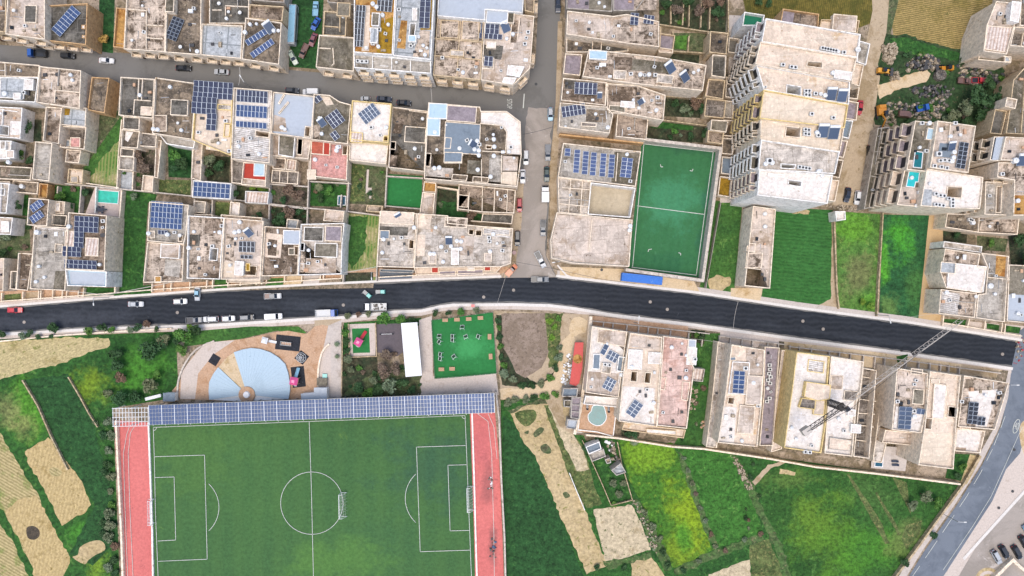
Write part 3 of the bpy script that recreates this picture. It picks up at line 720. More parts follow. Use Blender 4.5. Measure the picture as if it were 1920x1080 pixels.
def mk_van(paint,L=5.0):
 o = thing('van','van','van');hl=L / 2;w=.95
 m = MB();loft(m,[ring(-hl,w * .95,.35,1.85,.1),ring(-hl + .1,w,.3,2.05,.14),ring(hl * .35,w,.3,2.05,.14),ring(hl * .58,w * .99,.3,1.15,.1),ring(hl - .15,w * .9,.3,.95),ring(hl,w * .78,.4,.75)])
 m.ob('body',P[paint],o,local=True)
 g = MB();g.face([(hl * .37,-w + .2,2.0),(hl * .57,-w + .14,1.22),(hl * .57,w - .14,1.22),(hl * .37,w - .2,2.0)][::-1])
 for v in range(4): g.v[v]=(g.v[v][0] + .03,g.v[v][1],g.v[v][2] + .02)
 g.ob('windscreen',X['glass'],o,local=True);lamps(o,hl - .15,w * .7,.65);wheels(o,(-hl + .9,hl - .9),w,.34)
 return o
def mk_pickup(paint,bed='dark',L=5.0,cab=None,dbl=False):
 o = thing('pickup_truck','pickup','pickup truck');hl=L / 2;w=.88
 m = MB();loft(m,[ring(-hl * .1,w,.3,.98),ring(hl * .45,w,.3,.96),ring(hl - .35,w * .97,.3,.84),ring(hl,w * .8,.38,.7)])
 loft(m,[ring(-hl,w * .97,.4,.72,.05),ring(-hl * .08,w * .97,.4,.72,.05)])
 for x,y,sx,sy in ((-hl * .55,w - .05,hl * .9,.1),(-hl * .55,-w + .05,hl * .9,.1),(-hl + .04,0,.08,2 * w - .2)): m.box(x,y,.7,sx,sy,.35)
 m.ob('body',P[paint],o,local=True)
 q = MB();q.box(-hl * .55,0,.725,hl * .86,2 * w - .25,.02);q.ob('load_bed',P[bed] if isinstance(bed,str) else bed,o,local=True)
 r0 =-hl * (.3 if dbl else .0)
 g = MB();loft(g,[[(r0 - .1,-.74,.9),(r0 - .1,.74,.9),(hl * .55,.74,.9),(hl * .55,-.74,.9)],[(r0,-.6,1.5),(r0,.6,1.5),(hl * .27,.6,1.5),(hl * .27,-.6,1.5)]]);g.ob('window_glass',X['glass'],o,local=True)
 t = MB();t.box((r0 + hl * .27) / 2,0,1.47,hl * .27 - r0 + .08,1.28,.07,scale=.94);t.ob('cab_roof',P[cab or paint],o,local=True)
 lamps(o,hl - .12,w * .7,.6);wheels(o,(-hl + .85,hl - .85),w,.36)
 return o
def mk_truck(cab,bed,L=7.0,load=None,box=False):
 o = thing('truck','truck','truck');hl=L / 2;w=1.12
 m = MB();loft(m,[ring(hl - 1.8,w,.5,2.3,.12),ring(hl - .7,w,.5,2.3,.12),ring(hl - .1,w,.5,1.45,.1),ring(hl,w * .95,.5,1.3,.1)])
 m.ob('cab',P[cab],o,local=True)
 g = MB();g.face([(hl - .66,-w + .2,2.22),(hl - .06,-w + .14,1.5),(hl - .06,w - .14,1.5),(hl - .66,w - .2,2.22)][::-1])
 for v in range(4): g.v[v]=(g.v[v][0] + .04,g.v[v][1],g.v[v][2] + .03)
 g.ob('windscreen',X['glass'],o,local=True)
 c = MB();c.box(-.4,0,.55,L - 1,.8,.25);c.ob('chassis',X['dsteel'],o,local=True)
 bl =L - 2.1;cx=-hl + bl / 2
 d = MB()
 if box: d.box(cx,0,.85,bl,2 * w,2.0)
 else:
  d.box(cx,0,.85,bl,2 * w,.12)
  for x, y,sx,sy in ((cx,w - .04,bl,.08),(cx,-w + .04,bl,.08),(-hl + .04,0,.08,2 * w - .16),(cx + bl / 2 - .04,0,.08,2 * w - .16)): d.box(x,y,.96,sx,sy,.55)
 d.ob('cargo_box' if box else 'load_bed',P[bed] if isinstance(bed,str) else bed,o,local=True)
 if load:
  l = MB();rr=random.Random(3)
  for i in range(14): l.box(cx + rr.uniform(-.4,.4) * bl,rr.uniform(-.75,.75),.97,rr.uniform(.3,.9),rr.uniform(.2,.6),rr.uniform(.2,.6),rr.uniform(0,3),scale=.8)
  l.ob('load',load,o,local=True)
 lamps(o,hl - .05,w * .75,.75);wheels(o,(-hl + .9,hl - 1.2),w,.45)
 return o
def mk_bus():
 o = thing('bus','bus','bus');hl=6.1;w=1.2
 m = MB();loft(m,[ring(-hl,w * .93,.5,2.5,.12),ring(-hl + .2,w,.4,2.75,.16),ring(hl - .5,w,.4,2.75,.16),ring(hl - .1,w * .95,.4,2.3,.14),ring(hl,w * .9,.45,1.6,.1)]);m.ob('body',P['silver'],o,local=True)
 t = MB();t.box(-.1,0,2.752,11.4,1.9,.1,scale=.96)
 t.ob('roof',P['ltblue'],o,local=True)
 for x in (-3.4,3.2):
  v = MB();v.box(x,0,2.86,.9,.8,.16,scale=.85);v.ob('roof_hatch',P['ltblue'],o,local=True)
 g = MB()
 for s in (-1,1): g.box(-.2,s * (w + .005),1.5,10.8,.03,.7)
 g.face([(hl + .03,-w + .2,1.65),(hl + .03,w - .2,1.65),(hl - .42,w - .24,2.6),(hl - .42,-w + .24,2.6)]);g.ob('window_band',X['glass'],o,local=True)
 lamps(o,hl - .02,w * .7,.8);wheels(o,(-hl + 2.2,hl - 1.6),w,.48)
 return o
def mk_digger(paint):
 o = thing('excavator','excavator','excavator')
 m = MB()
 for s in (-1,1):
  m.box(0,s * 1.0,0,3.6,.5,.75,scale=.9)
 m.ob('tracks',X['black'],o,local=True)
 m = MB();m.box(-.5,0,.8,2.8,2.3,1.0,scale=.94);m.box(-1.4,0,1.8,1.0,2.0,.35,scale=.9);m.ob('engine_housing',P[paint],o,local=True)
 m = MB();m.box(.55,.62,1.0,1.3,.95,1.6,scale=.88);m.ob('cab',X['glass'],o,local=True)
 m = MB();m.bar((.4,-.35,1.5),(2.6,-.35,3.4),.34);m.bar((2.6,-.35,3.4),(4.4,-.35,1.3),.26);m.ob('boom',P[paint],o,local=True)
 m = MB();m.box(4.35,-.35,.6,.7,.9,.8,scale=1.25);m.ob('bucket',X['dsteel'],o,local=True)
 return o
def mk_loader(paint):
 o = thing('wheel_loader','loader','loader')
 m = MB();m.box(-.9,0,.6,2.2,1.5,1.1,scale=.9);m.box(.9,0,.6,1.4,1.1,.7);m.ob('body',P[paint],o,local=True)
 m = MB();m.box(-.2,0,1.3,1.2,1.2,1.4,scale=.88);m.ob('cab',X['glass'],o,local=True)
 m = MB();m.bar((.6,-.5,1.2),(2.4,-.5,.6),.16);m.bar((.6,.5,1.2),(2.4,.5,.6),.16);m.ob('lift_arm',P[paint],o,local=True)
 m = MB();m.box(2.7,0,.2,.8,2.3,.7,scale=1.1);m.ob('bucket',X['dsteel'],o,local=True)
 wheels(o,(-1.1,1.2),1.1,.6)
 return o
def put(o,x,y,ang,label,cat,z=.12,group=None,name=None,s=1):
 """ang: clockwise from the right edge of the photo, direction of travel"""
 o.location=W(x,y,z);o.rotation_euler=(0,0,-math.radians(ang));o.scale=(s,s,s);relabel(o,label,cat,group)
 return o
CARS={}
def car(x,y,ang,paint,label,kind='hatch',roofp=None,L=4.2,group=None,z=.12,cat='car',s=1.0,**kw):
 key =(paint,kind,roofp,L,tuple(sorted(kw.items(),key=str)).__repr__())
 mk =dict(van=lambda: mk_van(paint,L),pickup=lambda: mk_pickup(paint,L=L,**kw),truck=lambda: mk_truck(paint,L=L,**kw)).get(kind,lambda: mk_car(paint,roofp,L,kind))
 if key in CARS: o=copy_tree(CARS[key])
 else: o=CARS[key]=mk()
 o.name=dict(van='parked_van',pickup='pickup_truck',truck='truck').get(kind,'parked_car')
 return put(o,x,y,ang,label,cat,z,group,s=s)
# ---- plants
CROWN={}
def crown_mesh(style,v,rad=1.0,n=520,ls=.13,flat=.75):
 rr =random.Random(v * 31 + len(style));m=MB()
 lob =[(rr.uniform(-.55,.55),rr.uniform(-.55,.55),rr.uniform(-.1,.45),rr.uniform(.32,.58)) for _ in range(9)]
 lob.append((0,0,.25,.6))
 for i in range(n):
  cx, cy,cz,cr=rr.choice(lob)
  while True:
   d = Vector((rr.gauss(0,1),rr.gauss(0,1),rr.gauss(0,1)))
   if d.length > .1: break
  d.normalize();q=Vector((cx,cy,cz)) + d * cr * rr.uniform(.55,1.08);q.z *=flat
  nrm = (d + Vector((rr.uniform(-.8,.8),rr.uniform(-.8,.8),rr.uniform(-.3,.9)))).normalized()
  u = nrm.orthogonal().normalized();t=nrm.cross(u);a=rr.uniform(0,6.28);u2=u * math.cos(a) + t * math.sin(a);t2=nrm.cross(u2)
  s = ls * rr.uniform(.6,1.4)
  m.face([q - u2 * s - t2 * s * .45,q + u2 * s * .2 - t2 * s * .7,q + u2 * s + t2 * s * .1,q - u2 * s * .1 + t2 * s * .7],0)
 return m
def palm_mesh(v):
 m = MB();rr=random.Random(v)
 for k in range(18):
  a = k * 2 * math.pi / 18 + rr.uniform(-.1,.1);L=rr.uniform(.8,1.05);p=Vector((0,0,.1));el=rr.uniform(.1,.5)
  for j in range(7):
   q = p + Vector((math.cos(a),math.sin(a),el)) * L / 7;el -=.22
   side = Vector((-math.sin(a),math.cos(a),0))
   for sd in (-1,1):
    m.face([p, q,q + side * sd * .15 * (1 - j / 9) + Vector((math.cos(a),math.sin(a),0)) * .1 + Vector((0,0,-.06)),p + side * sd * .15 * (1 - j / 9) + Vector((math.cos(a),math.sin(a),0)) * .08 + Vector((0,0,-.06))])
   p = q
 return m
def plant(x,y,rpx,label,leaf=0,h=None,kind='tree',cat=None,group=None,z=0,v=None):
 """rpx = crown radius in photo pixels"""
 rad =rpx * S0;v=(len(CROWN) + int(x + y)) % 4 if v is None else v
 h = h if h is not None else max(.8,rad * 1.15) if kind !='shrub' else rad * .55
 key =(kind=='palm',v,leaf)
 if key not in CROWN:
  m = palm_mesh(v) if kind=='palm' else crown_mesh('c',v,n=620)
  o = m.ob('crown',LF[leaf],local=True);CROWN[key]=o.data;bpy.data.objects.remove(o)
 nm =dict(tree='tree',shrub='shrub',palm='palm_tree')[kind]
 o = thing(nm,label,cat or nm.replace('_',' '),W(x,y,0)[:2] + (z,),rnd.uniform(0,6.28),group)
 c = bpy.data.objects.new('foliage' if kind=='shrub' else 'crown',CROWN[key]);col.objects.link(c);c.parent=o;c.location=(0,0,h);c.scale=(rad,rad,rad * (.8 if kind !='shrub' else .7))
 if 'trunk' not in CROWN:
  m = MB()
  loft(m,[[(.09 * math.cos(i * 1.047),.09 * math.sin(i * 1.047),0) for i in range(6)],[(.06 * math.cos(i * 1.047),.06 * math.sin(i * 1.047),.6) for i in range(6)],[(.03 * math.cos(i * 1.047),.03 * math.sin(i * 1.047),1.1) for i in range(6)]])
  for k in range(5):
   a = k * 1.26;m.bar((0,0,.6 + .06 * k),(.5 * math.cos(a),.5 * math.sin(a),1.15),.035)
  q = m.ob('trunk',X['bark'],local=True);CROWN['trunk']=q.data;bpy.data.objects.remove(q)
 t = bpy.data.objects.new('stem' if kind=='shrub' else 'trunk',CROWN['trunk']);col.objects.link(t);t.parent=o;t.scale=(rad,rad,h)
 return o
def heap(name,label,cat,pts,mat,n=70,smin=.25,smax=1.0,hh=1.2,kind=None,palette=None):
 """a pile of broken blocks inside the outline"""
 P2 =[W(*p)[:2] for p in pts];cx=sum(p[0] for p in P2) / len(P2);cy=sum(p[1] for p in P2) / len(P2);m=MB();rr=random.Random(int(cx * 7 + cy))
 from mathutils.geometry import intersect_point_tri_2d
 tris=[[P2[i] for i in t] for t in tessellate_polygon([[Vector((*p,0)) for p in P2]])]
 ar =[abs((t[1][0] - t[0][0]) * (t[2][1] - t[0][1]) - (t[2][0] - t[0][0]) * (t[1][1] - t[0][1])) for t in tris]
 for i in range(n):
  t = rr.choices(tris,ar)[0];u,v=rr.random(),rr.random()
  if u + v > 1: u,v=1 - u,1 - v
  x = t[0][0] + u * (t[1][0] - t[0][0]) + v * (t[2][0] - t[0][0]);y=t[0][1] + u * (t[1][1] - t[0][1]) + v * (t[2][1] - t[0][1])
  d = math.dist((x,y),(cx,cy)) / max(.1,max(math.dist(p,(cx,cy)) for p in P2))
  s = rr.uniform(smin,smax);k=rr.choice((4,5,6));a0=rr.uniform(0,6)
  pl = [(x + s * rr.uniform(.4,.75) * math.cos(a0 + j * 2 * math.pi / k),y + s * rr.uniform(.4,.75) * math.sin(a0 + j * 2 * math.pi / k)) for j in range(k)]
  m.prism(pl,0,max(.15,hh * (1 - d) * rr.uniform(.4,1) + .2 * s),rr.randrange(len(mat)) if isinstance(mat,list) else 0,scale=rr.uniform(.55,.85))
 o = m.ob(name,mat,loc=(cx,cy,0));tag(o,label,cat,kind=kind);return o
def walls(label,lines,h=1.9,t=.3,mat='rubble',name='garden_wall',cat='wall',z=0,base=0):
 m = MB()
 for ln in lines:
  m.wallline([W(ln[i],ln[i + 1],h)[:2] for i in range(0,len(ln),2)],base,h + rnd.uniform(-.1,.1),t)
 o = m.ob(name,WA[mat]);tag(o,label,cat);return o
def pool(label,pts,zc,matk,deck=None,rim=.22,depth=.35):
 P2 =[W(x,y,zc)[:2] for x,y in pts];c=(sum(p[0] for p in P2) / len(P2),sum(p[1] for p in P2) / len(P2),zc)
 o = thing('swimming_pool',label,'pool',c)
 I = inset(P2,rim);m=MB();n=len(P2)
 for i in range(n):
  j = (i + 1) % n;m.face([(*P2[i],zc + .12),(*P2[j],zc + .12),(*I[j],zc + .12),(*I[i],zc + .12)]);m.face([(*P2[i],zc - .1),(*P2[i],zc + .12),(*P2[j],zc + .12),(*P2[j],zc - .1)]);m.face([(*I[i],zc),(*I[j],zc),(*I[j],zc + .12),(*I[i],zc + .12)])
 m.ob('pool_edge',X['tank'],o)
 m = MB();m.face([(*p,zc + .05) for p in I]);m.ob('water',MATS[matk],o)
 return o
# ------------------------------------------------------------------ the ground and what lies flat on it
m=MB();m.face([(-900,-700,0),(900,-700,0),(900,700,0),(-900,700,0)]);structure(m.ob('ground',G['base'],loc=(0,0,0)))
ROAD_T=[(1045,520),(1130,530),(1300,550),(1500,580),(1700,606),(1914,640)]
up=[(-60,582),(0,577),(180,562),(400,546),(600,535),(820,525),(938,521)] + ROAD_T
lo=[(1896,688),(1700,660),(1500,634),(1300,606),(1150,588),(1080,576),(1030,570),(960,568),(850,569),(826,572),(790,580),(740,582),(650,592),(620,593),(380,608),(200,613),(0,624),(-60,628)]
patch('field',[(-120,640),(0,634),(330,622),(335,745),(212,765),(228,1180),(-120,1180)],G['crop_w'])
patch('field',ragged([(45,712),(128,702),(170,780),(192,860),(215,940),(222,1010),(175,1060),(130,1040),(178,946),(150,900),(95,820)],2),G['cropdk'])
patch('field',ragged([(-120,645),(0,640),(100,633),(203,634),(207,648),(165,662),(110,683),(50,698),(0,712),(-120,730)],2.2),G['straw'])
patch('field',ragged([(-120,810),(0,812),(20,845),(45,890),(68,920),(80,955),(133,1050),(115,1085),(110,1180),(85,1180),(60,1060),(5,955),(-120,940)],2.2),G['straw3'])
patch('field',ragged([(40,935),(70,930),(133,1050),(115,1085),(110,1180),(85,1180),(60,1060),(8,957)],2.2),G['straw2'])
patch('field',ragged([(-120,985),(0,982),(22,1010),(55,1085),(80,1180),(-120,1180)],2.2),G['straw3'])
patch('field',ragged([(45,846),(92,821),(120,860),(145,890),(172,946),(160,960),(118,984),(107,972),(103,955),(90,930),(78,908),(58,880)],2.2),G['straw2'])
patch('field',smooth_poly([(136,1045),(146,1040),(150,1026),(168,1016),(186,1013),(196,1020),(196,1032),(180,1040),(166,1050),(158,1058)]),G['straw4'])
patch('scorched_ground',smooth_poly([(50,990),(62,986),(73,993),(74,1005),(64,1012),(52,1008)]),G['char'])
patch('scorched_ground',smooth_poly([(92,880),(104,876),(116,884),(112,892),(98,892)]),G['straw3'])
patch('field',[(938,735),(1060,735),(1100,830),(1160,818),(1800,905),(1700,1060),(1690,1180),(948,1180)],G['crop'])
patch('field',[(942,778),(962,792),(1002,850),(1042,950),(1098,1090),(1100,1180),(950,1180)],G['cropdk'])
patch('field',ragged([(950,770),(1032,742),(1060,755),(1045,758),(960,782)],2),G['weeds'])
patch('field',ragged([(958,776),(985,762),(1028,757),(1045,800),(1060,845),(1068,885),(1090,930),(1110,990),(1140,1062),(1100,1076),(1050,965),(1006,862),(972,812)],2.2),G['straw4'])
for q in ([(1000,812),(1012,801),(1020,804),(1016,812),(1004,820)],[(1013,838),(1024,832),(1034,844),(1030,851),(1018,848)],[(1055,925),(1062,922),(1069,930),(1060,934)],[(983,811),(991,807),(990,814)],[(965,775),(1000,768),(1005,785),(985,800)]):
 patch('weed_patch',smooth_poly(q),G['weeds'] if q[0][0] > 970 else G['olive'])
patch('field',ragged([(1020,760),(1040,758),(1065,800),(1095,840),(1110,890),(1120,945),(1100,952),(1078,920),(1062,880),(1042,820)],1.3),G['olive'])
patch('field',ragged([(1028,762),(1042,762),(1066,802),(1092,842),(1104,880),(1082,884),(1060,840),(1044,800)],1.3),G['pits'])
patch('field',ragged([(1066,884),(1100,884),(1130,946),(1100,954),(1085,930)],2),G['olive'])
patch('field',ragged([(1098,826),(1156,820),(1188,932),(1146,946),(1118,890)],2),G['crop'])
patch('field',ragged([(1112,956),(1185,946),(1205,985),(1220,1030),(1160,1050),(1135,1052)],1.5),G['pits'])
patch('field',ragged([(1183,1052),(1222,1044),(1252,1090),(1240,1180),(1190,1180)],1.5),G['straw4'])
patch('field',ragged([(1328,1078),(1405,1048),(1415,1180),(1325,1180)],1.5),G['pits'])
patch('field',ragged([(1405,1020),(1440,1010),(1478,1090),(1480,1180),(1415,1180)],2),G['olive'])
patch('field',ragged([(1158,824),(1262,832),(1284,880),(1316,960),(1340,1030),(1262,1066),(1210,960),(1180,900)],2),G['crop_yel'])
patch('field',ragged([(1268,838),(1370,850),(1402,910),(1432,1000),(1335,1030),(1310,960),(1280,880)],2),G['crop_mid'])
patch('field',ragged([(1412,884),(1520,868),(1600,880),(1790,912),(1745,985),(1690,1060),(1640,1110),(1482,1120),(1440,980)],2),G['crop_se'])
for q in ([(1588,890),(1592,888),(1650,975),(1668,1020),(1660,1020)],[(1640,925),(1644,922),(1690,1000),(1684,1004)],[(1672,893),(1700,905),(1708,965),(1690,930)],[(1700,985),(1728,975),(1725,1000),(1700,1030),(1690,1010)]): patch('bare_soil',ragged(q,1,10),G['olive'])
patch('bare_soil',ragged([(1462,878),(1492,884),(1490,892),(1460,890)],2),G['straw4'])
patch('path',ragged([(1408,905),(1440,872),(1478,862),(1480,866),(1445,878),(1412,914)],1),G['dirt'])
for q in ([(1270,845),(1278,848),(1296,890),(1312,940),(1330,985),(1348,1022),(1338,1030),(1318,985),(1300,935),(1284,890)],[(1262,1066),(1340,1032),(1430,1000),(1432,1012),(1345,1046),(1270,1080)],[(1186,936),(1200,940),(1222,985),(1248,1030),(1262,1070),(1246,1070),(1226,1030),(1202,980)],[(1370,852),(1384,856),(1412,905),(1424,940),(1470,1030),(1484,1090),(1472,1090),(1452,1030),(1416,955),(1392,900)],[(1130,1054),(1222,1036),(1224,1044),(1140,1068)]): patch('hedge_bank',ragged(q,3),G['bank'])
patch('field',[(1342,376),(1392,382),(1376,556),(1310,548)],G['lawn'])
patch('bare_soil',smooth_poly(ragged([(1328,522),(1345,515),(1368,520),(1370,535),(1352,546),(1332,544)],2)),G['straw4'])
patch('field',[(1450,388),(1562,394),(1560,566),(1545,574),(1428,556)],G['crop_f1'])
patch('field',[(1566,396),(1656,402),(1644,588),(1572,578)],G['crop_f2'])
patch('field',[(1656,402),(1742,404),(1722,596),(1648,590)],G['crop_f3'])
patch('bare_soil',[(1742,404),(1775,404),(1766,604),(1722,600)],G['tanfield'])
patch('bare_soil',ragged([(1560,398),(1566,398),(1572,575),(1548,578),(1535,572),(1558,560)],1),G['dirt'])
patch('bare_soil',ragged([(1480,392),(1520,394),(1516,402),(1485,400)],2),G['straw4'])
patch('field',[(1380,-60),(1660,-60),(1655,35),(1590,60),(1400,30)],G['till2'])
patch('field',[(1660,-60),(1880,-60),(1850,40),(1835,104),(1770,88),(1700,68),(1675,68)],G['till'])
patch('field',[(1655,-60),(1700,-60),(1668,70),(1640,130),(1640,70)],G['weeds'])
patch('field',ragged([(1645,60),(1700,66),(1770,86),(1835,104),(1880,118),(1890,200),(1840,250),(1760,235),(1640,235),(1640,130)],3),G['scrub'])
patch('field',ragged([(1668,70),(1700,70),(1770,92),(1832,108),(1828,118),(1760,108),(1700,100),(1668,90)],2),G['crop'])
patch('dirt_road',[(1632,-60),(1672,-60),(1662,60),(1646,120),(1650,145),(1636,235),(1640,260),(1628,385),(1560,385),(1572,350),(1600,220),(1618,110),(1636,20)],G['dirt'])
patch('dirt_road',ragged([(1645,160),(1700,142),(1735,130),(1745,138),(1735,155),(1690,165),(1650,185)],2),G['sand'])
patch('garden',[(1235,-60),(1366,-60),(1366,70),(1320,60),(1236,45)],G['dkweeds'])
patch('garden',[(1260,62),(1330,62),(1328,98),(1262,94)],G['weeds'])
patch('garden',ragged([(1265,68),(1292,66),(1290,95),(1266,92)],1),G['cropbr'])
patch('garden',[(1235,96),(1312,98),(1310,120),(1234,112)],G['dkweeds'])
patch('garden',[(1248,182),(1328,185),(1325,222),(1246,218)],G['dkweeds'])
patch('garden',[(1218,222),(1328,234),(1322,268),(1212,262)],G['dkweeds'])
patch('garden',ragged([(1222,226),(1300,234),(1298,244),(1222,240)],1),G['crop'])
patch('yard',[(1362,28),(1400,30),(1400,380),(1350,380)],G['conc'])
patch('yard',[(1340,60),(1368,60),(1360,300),(1338,280)],G['yard'])
patch('garden',[(1768,425),(1815,430),(1812,456),(1768,452)],G['dkweeds'])
patch('garden',[(1832,442),(1890,448),(1885,472),(1832,468)],G['weeds'])
patch('garden',[(1890,440),(1980,440),(1980,500),(1895,498)],G['dkweeds'])
patch('yard',[(1770,598),(1920,612),(1980,625),(1980,640),(1768,612)],G['pave'])
for q in ([(1768,598),(1818,600),(1814,614),(1766,606)],[(1850,606),(1878,610),(1876,621),(1850,616)],[(1886,610),(1914,614),(1912,626),(1884,622)]): patch('garden',q,G['crop'])
patch('road',[(-60,78),(0,84),(240,100),(420,120),(620,138),(700,150),(870,165),(960,172),(1004,120),(1012,-60),(1052,-60),(1048,100),(1042,200),(1034,300),(1024,480),(1046,524),(940,524),(962,480),(975,340),(975,250),(955,215),(800,212),(640,205),(500,195),(300,172),(160,150),(0,140),(-60,136)],G['asph_old'])
patch('road',ragged([(990,200),(1036,205),(1030,300),(1022,480),(1046,522),(942,522),(966,480),(982,330),(984,260)],2),G['asph_pale'])
patch('pavement',[(1046,40),(1054,40),(1052,200),(1044,320),(1056,420),(1036,470),(1032,420),(1028,330),(1036,260),(1042,190)],G['dirt'])
patch('pavement',ragged([(968,340),(982,340),(978,420),(966,500),(945,522),(950,480)],1),G['dirt'])
patch('road',up + lo,G['asph_new'])
patch('road',[(1912,620),(1990,560),(1990,700),(1924,815),(1912,850),(1886,880),(1860,940),(1826,992),(1769,1080),(1700,1180),(1640,1180),(1704,1080),(1733,1033),(1795,945),(1842,870),(1876,800),(1890,740),(1896,690),(1905,650)],G['asph_mid'])
patch('pavement',[(1990,640),(1990,1180),(1700,1180),(1769,1080),(1826,992),(1860,940),(1886,880),(1912,850),(1926,800)],G['pave'])
patch('car_park',[(1990,865),(1990,1180),(1745,1180),(1800,1075),(1830,1025),(1900,945),(1930,915)],G['asph_pale'])
patch('pavement',[(1896,690),(1890,745),(1874,800),(1838,872),(1790,946),(1728,1034),(1700,1080),(1640,1180),(1624,1180),(1685,1080),(1712,1035),(1775,948),(1815,890),(1850,805),(1868,762),(1885,700)],G['conc'])
def kerbs(label,pts,w=1.3,hgt=.13,mat='kerb',name='pavement'):
 mm =MB();mm.wallline([W(x,y)[:2] for x,y in pts],0,hgt,w);o=mm.ob(name,G[mat]);structure(o);return o
off=lambda pts,d: [(x,y + d) for x,y in pts]
patch('pavement',off(up[:7],-2) + list(reversed(off(up[:7],-14))),G['pave'])
patch('pavement',off(ROAD_T,-1) + list(reversed(off(ROAD_T,-13))),G['conc'])
patch('pavement',list(reversed(off(lo,1))) + off(lo,12),G['pave'])
kerbs('',off(up[:7],-2.5),.7);kerbs('',off(ROAD_T[:],-2.5),.8);kerbs('',off(lo,3),.9)
kerbs('',[(1046,498),(1062,516),(1080,523)],.5)
for q in (list(up[1:7]) + [(x,y + 2.6 + rnd.uniform(-1,1)) for x,y in reversed(up[1:7])],ROAD_T + [(x,y + 2.4) for x,y in reversed(ROAD_T)],lo + [(x,y - 2.6) for x,y in reversed(lo)]): patch('dusty_verge',ragged(q,.8,9),G['asph_old'])
patch('car_park',[(590,596),(640,596),(640,640),(590,640)],G['dirt'])
patch('pavement',smooth_poly([(1912,800),(1925,790),(1960,830),(1950,880),(1925,862),(1913,830)]),G['sand'])
patch('lawn',[(350,622),(470,612),(560,612),(575,624),(560,628),(520,620),(440,638),(385,645),(345,650)],G['lawn'])
patch('plaza',smooth_poly([(340,748),(338,715),(350,685),(375,655),(410,640),(455,636),(500,626),(540,620),(575,626),(590,612),(618,612),(620,650),(602,665),(596,700),(596,748)],2),G['paving'])
patch('plaza',[(338,748),(340,700),(352,682),(374,655),(388,642),(440,638),(400,665),(372,700),(366,748)],G['pave'])
patch('path',[(598,745),(600,690),(606,655),(616,610),(640,600),(642,640),(640,748)],G['conc'])
patch('path',smooth_poly([(596,742),(598,700),(604,665),(614,645),(620,660),(618,742)],2),G['pave'])
for q in (r(517,629,563,657,6),r(556,660,576,680,38),r(547,687,572,726,-6),r(394,665,411,684,32)): patch('play_surface',q,G['rubbk'])
patch('garden',[(640,612),(705,605),(710,735),(790,735),(790,745),(640,745)],G['dkweeds'])
patch('garden',[(645,605),(760,598),(790,596),(790,610),(660,615),(650,660),(640,670)],G['crop'])
patch('play_surface',[(703,608),(755,606),(756,660),(745,668),(705,660)],G['rubber'])
patch('pavement',[(653,608),(705,606),(704,668),(655,668)],G['pave'])
patch('play_surface',[(660,616),(692,615),(694,661),(662,662)],G['turf2'])
patch('plaza',[(786,600),(810,592),(812,705),(930,700),(935,740),(788,742)],G['pave'])
for q in ([(646,742),(790,740),(790,700),(755,690),(700,700),(660,722)],): patch('garden',ragged(q,3),G['weeds'])
patch('yard',[(925,582),(1110,590),(1100,650),(1075,815),(1050,800),(1020,745),(940,750)],G['dirt'])
patch('field',ragged([(930,590),(962,588),(955,660),(975,700),(1010,720),(1050,690),(1058,720),(990,726),(940,722)],2),G['dkweeds'])
patch('field',ragged([(1020,588),(1055,588),(1050,630),(1048,680),(1030,690),(1025,640)],2),G['olive'])
patch('field',ragged([(940,588),(1022,586),(1024,620),(1028,660),(1015,690),(985,708),(968,700),(955,670),(942,650)],1),G['plough'])
patch('path',ragged([(938,728),(990,728),(1030,712),(1048,680),(1055,640),(1075,620),(1078,640),(1062,690),(1050,730),(1020,745),(938,748)],1.5),G['sand'])
patch('bare_soil',ragged([(1070,600),(1085,592),(1102,600),(1096,622),(1078,632),(1066,620)],1.5),G['sand'])
patch('yard',[(-60,180),(960,240),(960,400),(-60,400)],G['yard'])
patch('yard',[(-60,400),(710,400),(700,540),(0,552),(-60,552)],G['yard'])
patch('garden',[(186,-20),(216,-20),(212,100),(186,96)],G['cropdk'])
patch('garden',[(532,-60),(610,-60),(600,130),(528,124)],G['cropdk'])
patch('garden',ragged([(156,250),(175,215),(228,205),(228,225),(190,265),(156,345)],2),G['weeds'])
patch('lawn',[(228,216),(232,250),(222,355),(157,345),(156,318),(195,262)],G['lawn'])
patch('lawn',ragged([(190,300),(226,260),(221,352),(165,344)],3),G['strips'])
patch('yard',[(222,318),(250,318),(248,356),(219,354)],R['membr'])
patch('garden',[(252,275),(294,270),(292,325),(268,358),(250,354)],G['bramble'])
patch('garden',ragged([(255,275),(268,275),(262,350),(250,350)],2),G['lawn'])
patch('garden',[(300,262),(362,268),(358,335),(300,332)],G['yard'])
patch('garden',[(315,268),(362,270),(358,334),(316,332)],G['cropdk'])
patch('garden',[(290,336),(358,338),(357,366),(290,362)],G['olive'])
patch('garden',[(386,292),(432,294),(430,342),(386,342)],G['dkweeds'])
patch('garden',[(440,345),(505,345),(502,380),(438,378)],G['dkweeds'])
patch('garden',[(400,378),(432,380),(428,410),(398,408)],G['olive'])
patch('yard',[(450,380),(505,382),(503,410),(448,404)],G['yard'])
patch('garden',[(510,295),(580,300),(578,385),(510,380)],G['yard'])
patch('garden',[(508,345),(578,350),(576,386),(508,382)],G['bramble'])
patch('garden',[(508,388),(576,392),(574,432),(506,430)],G['dkweeds'])
patch('garden',[(582,340),(650,340),(648,388),(580,386)],G['crop'])
patch('garden',[(657,303),(725,308),(720,385),(655,382)],G['weeds'])
patch('garden',ragged([(660,306),(685,308),(683,378),(658,376)],2),G['olive'])
patch('path',[(688,318),(692,318),(690,352),(697,352),(696,372),(692,372),(692,364),(686,362),(686,352)],G['pave'])
patch('lawn',[(724,326),(792,330),(790,390),(722,385)],G['turf2'])
patch('garden',[(818,350),(860,350),(860,396),(905,400),(902,414),(815,410)],G['cropdk'])
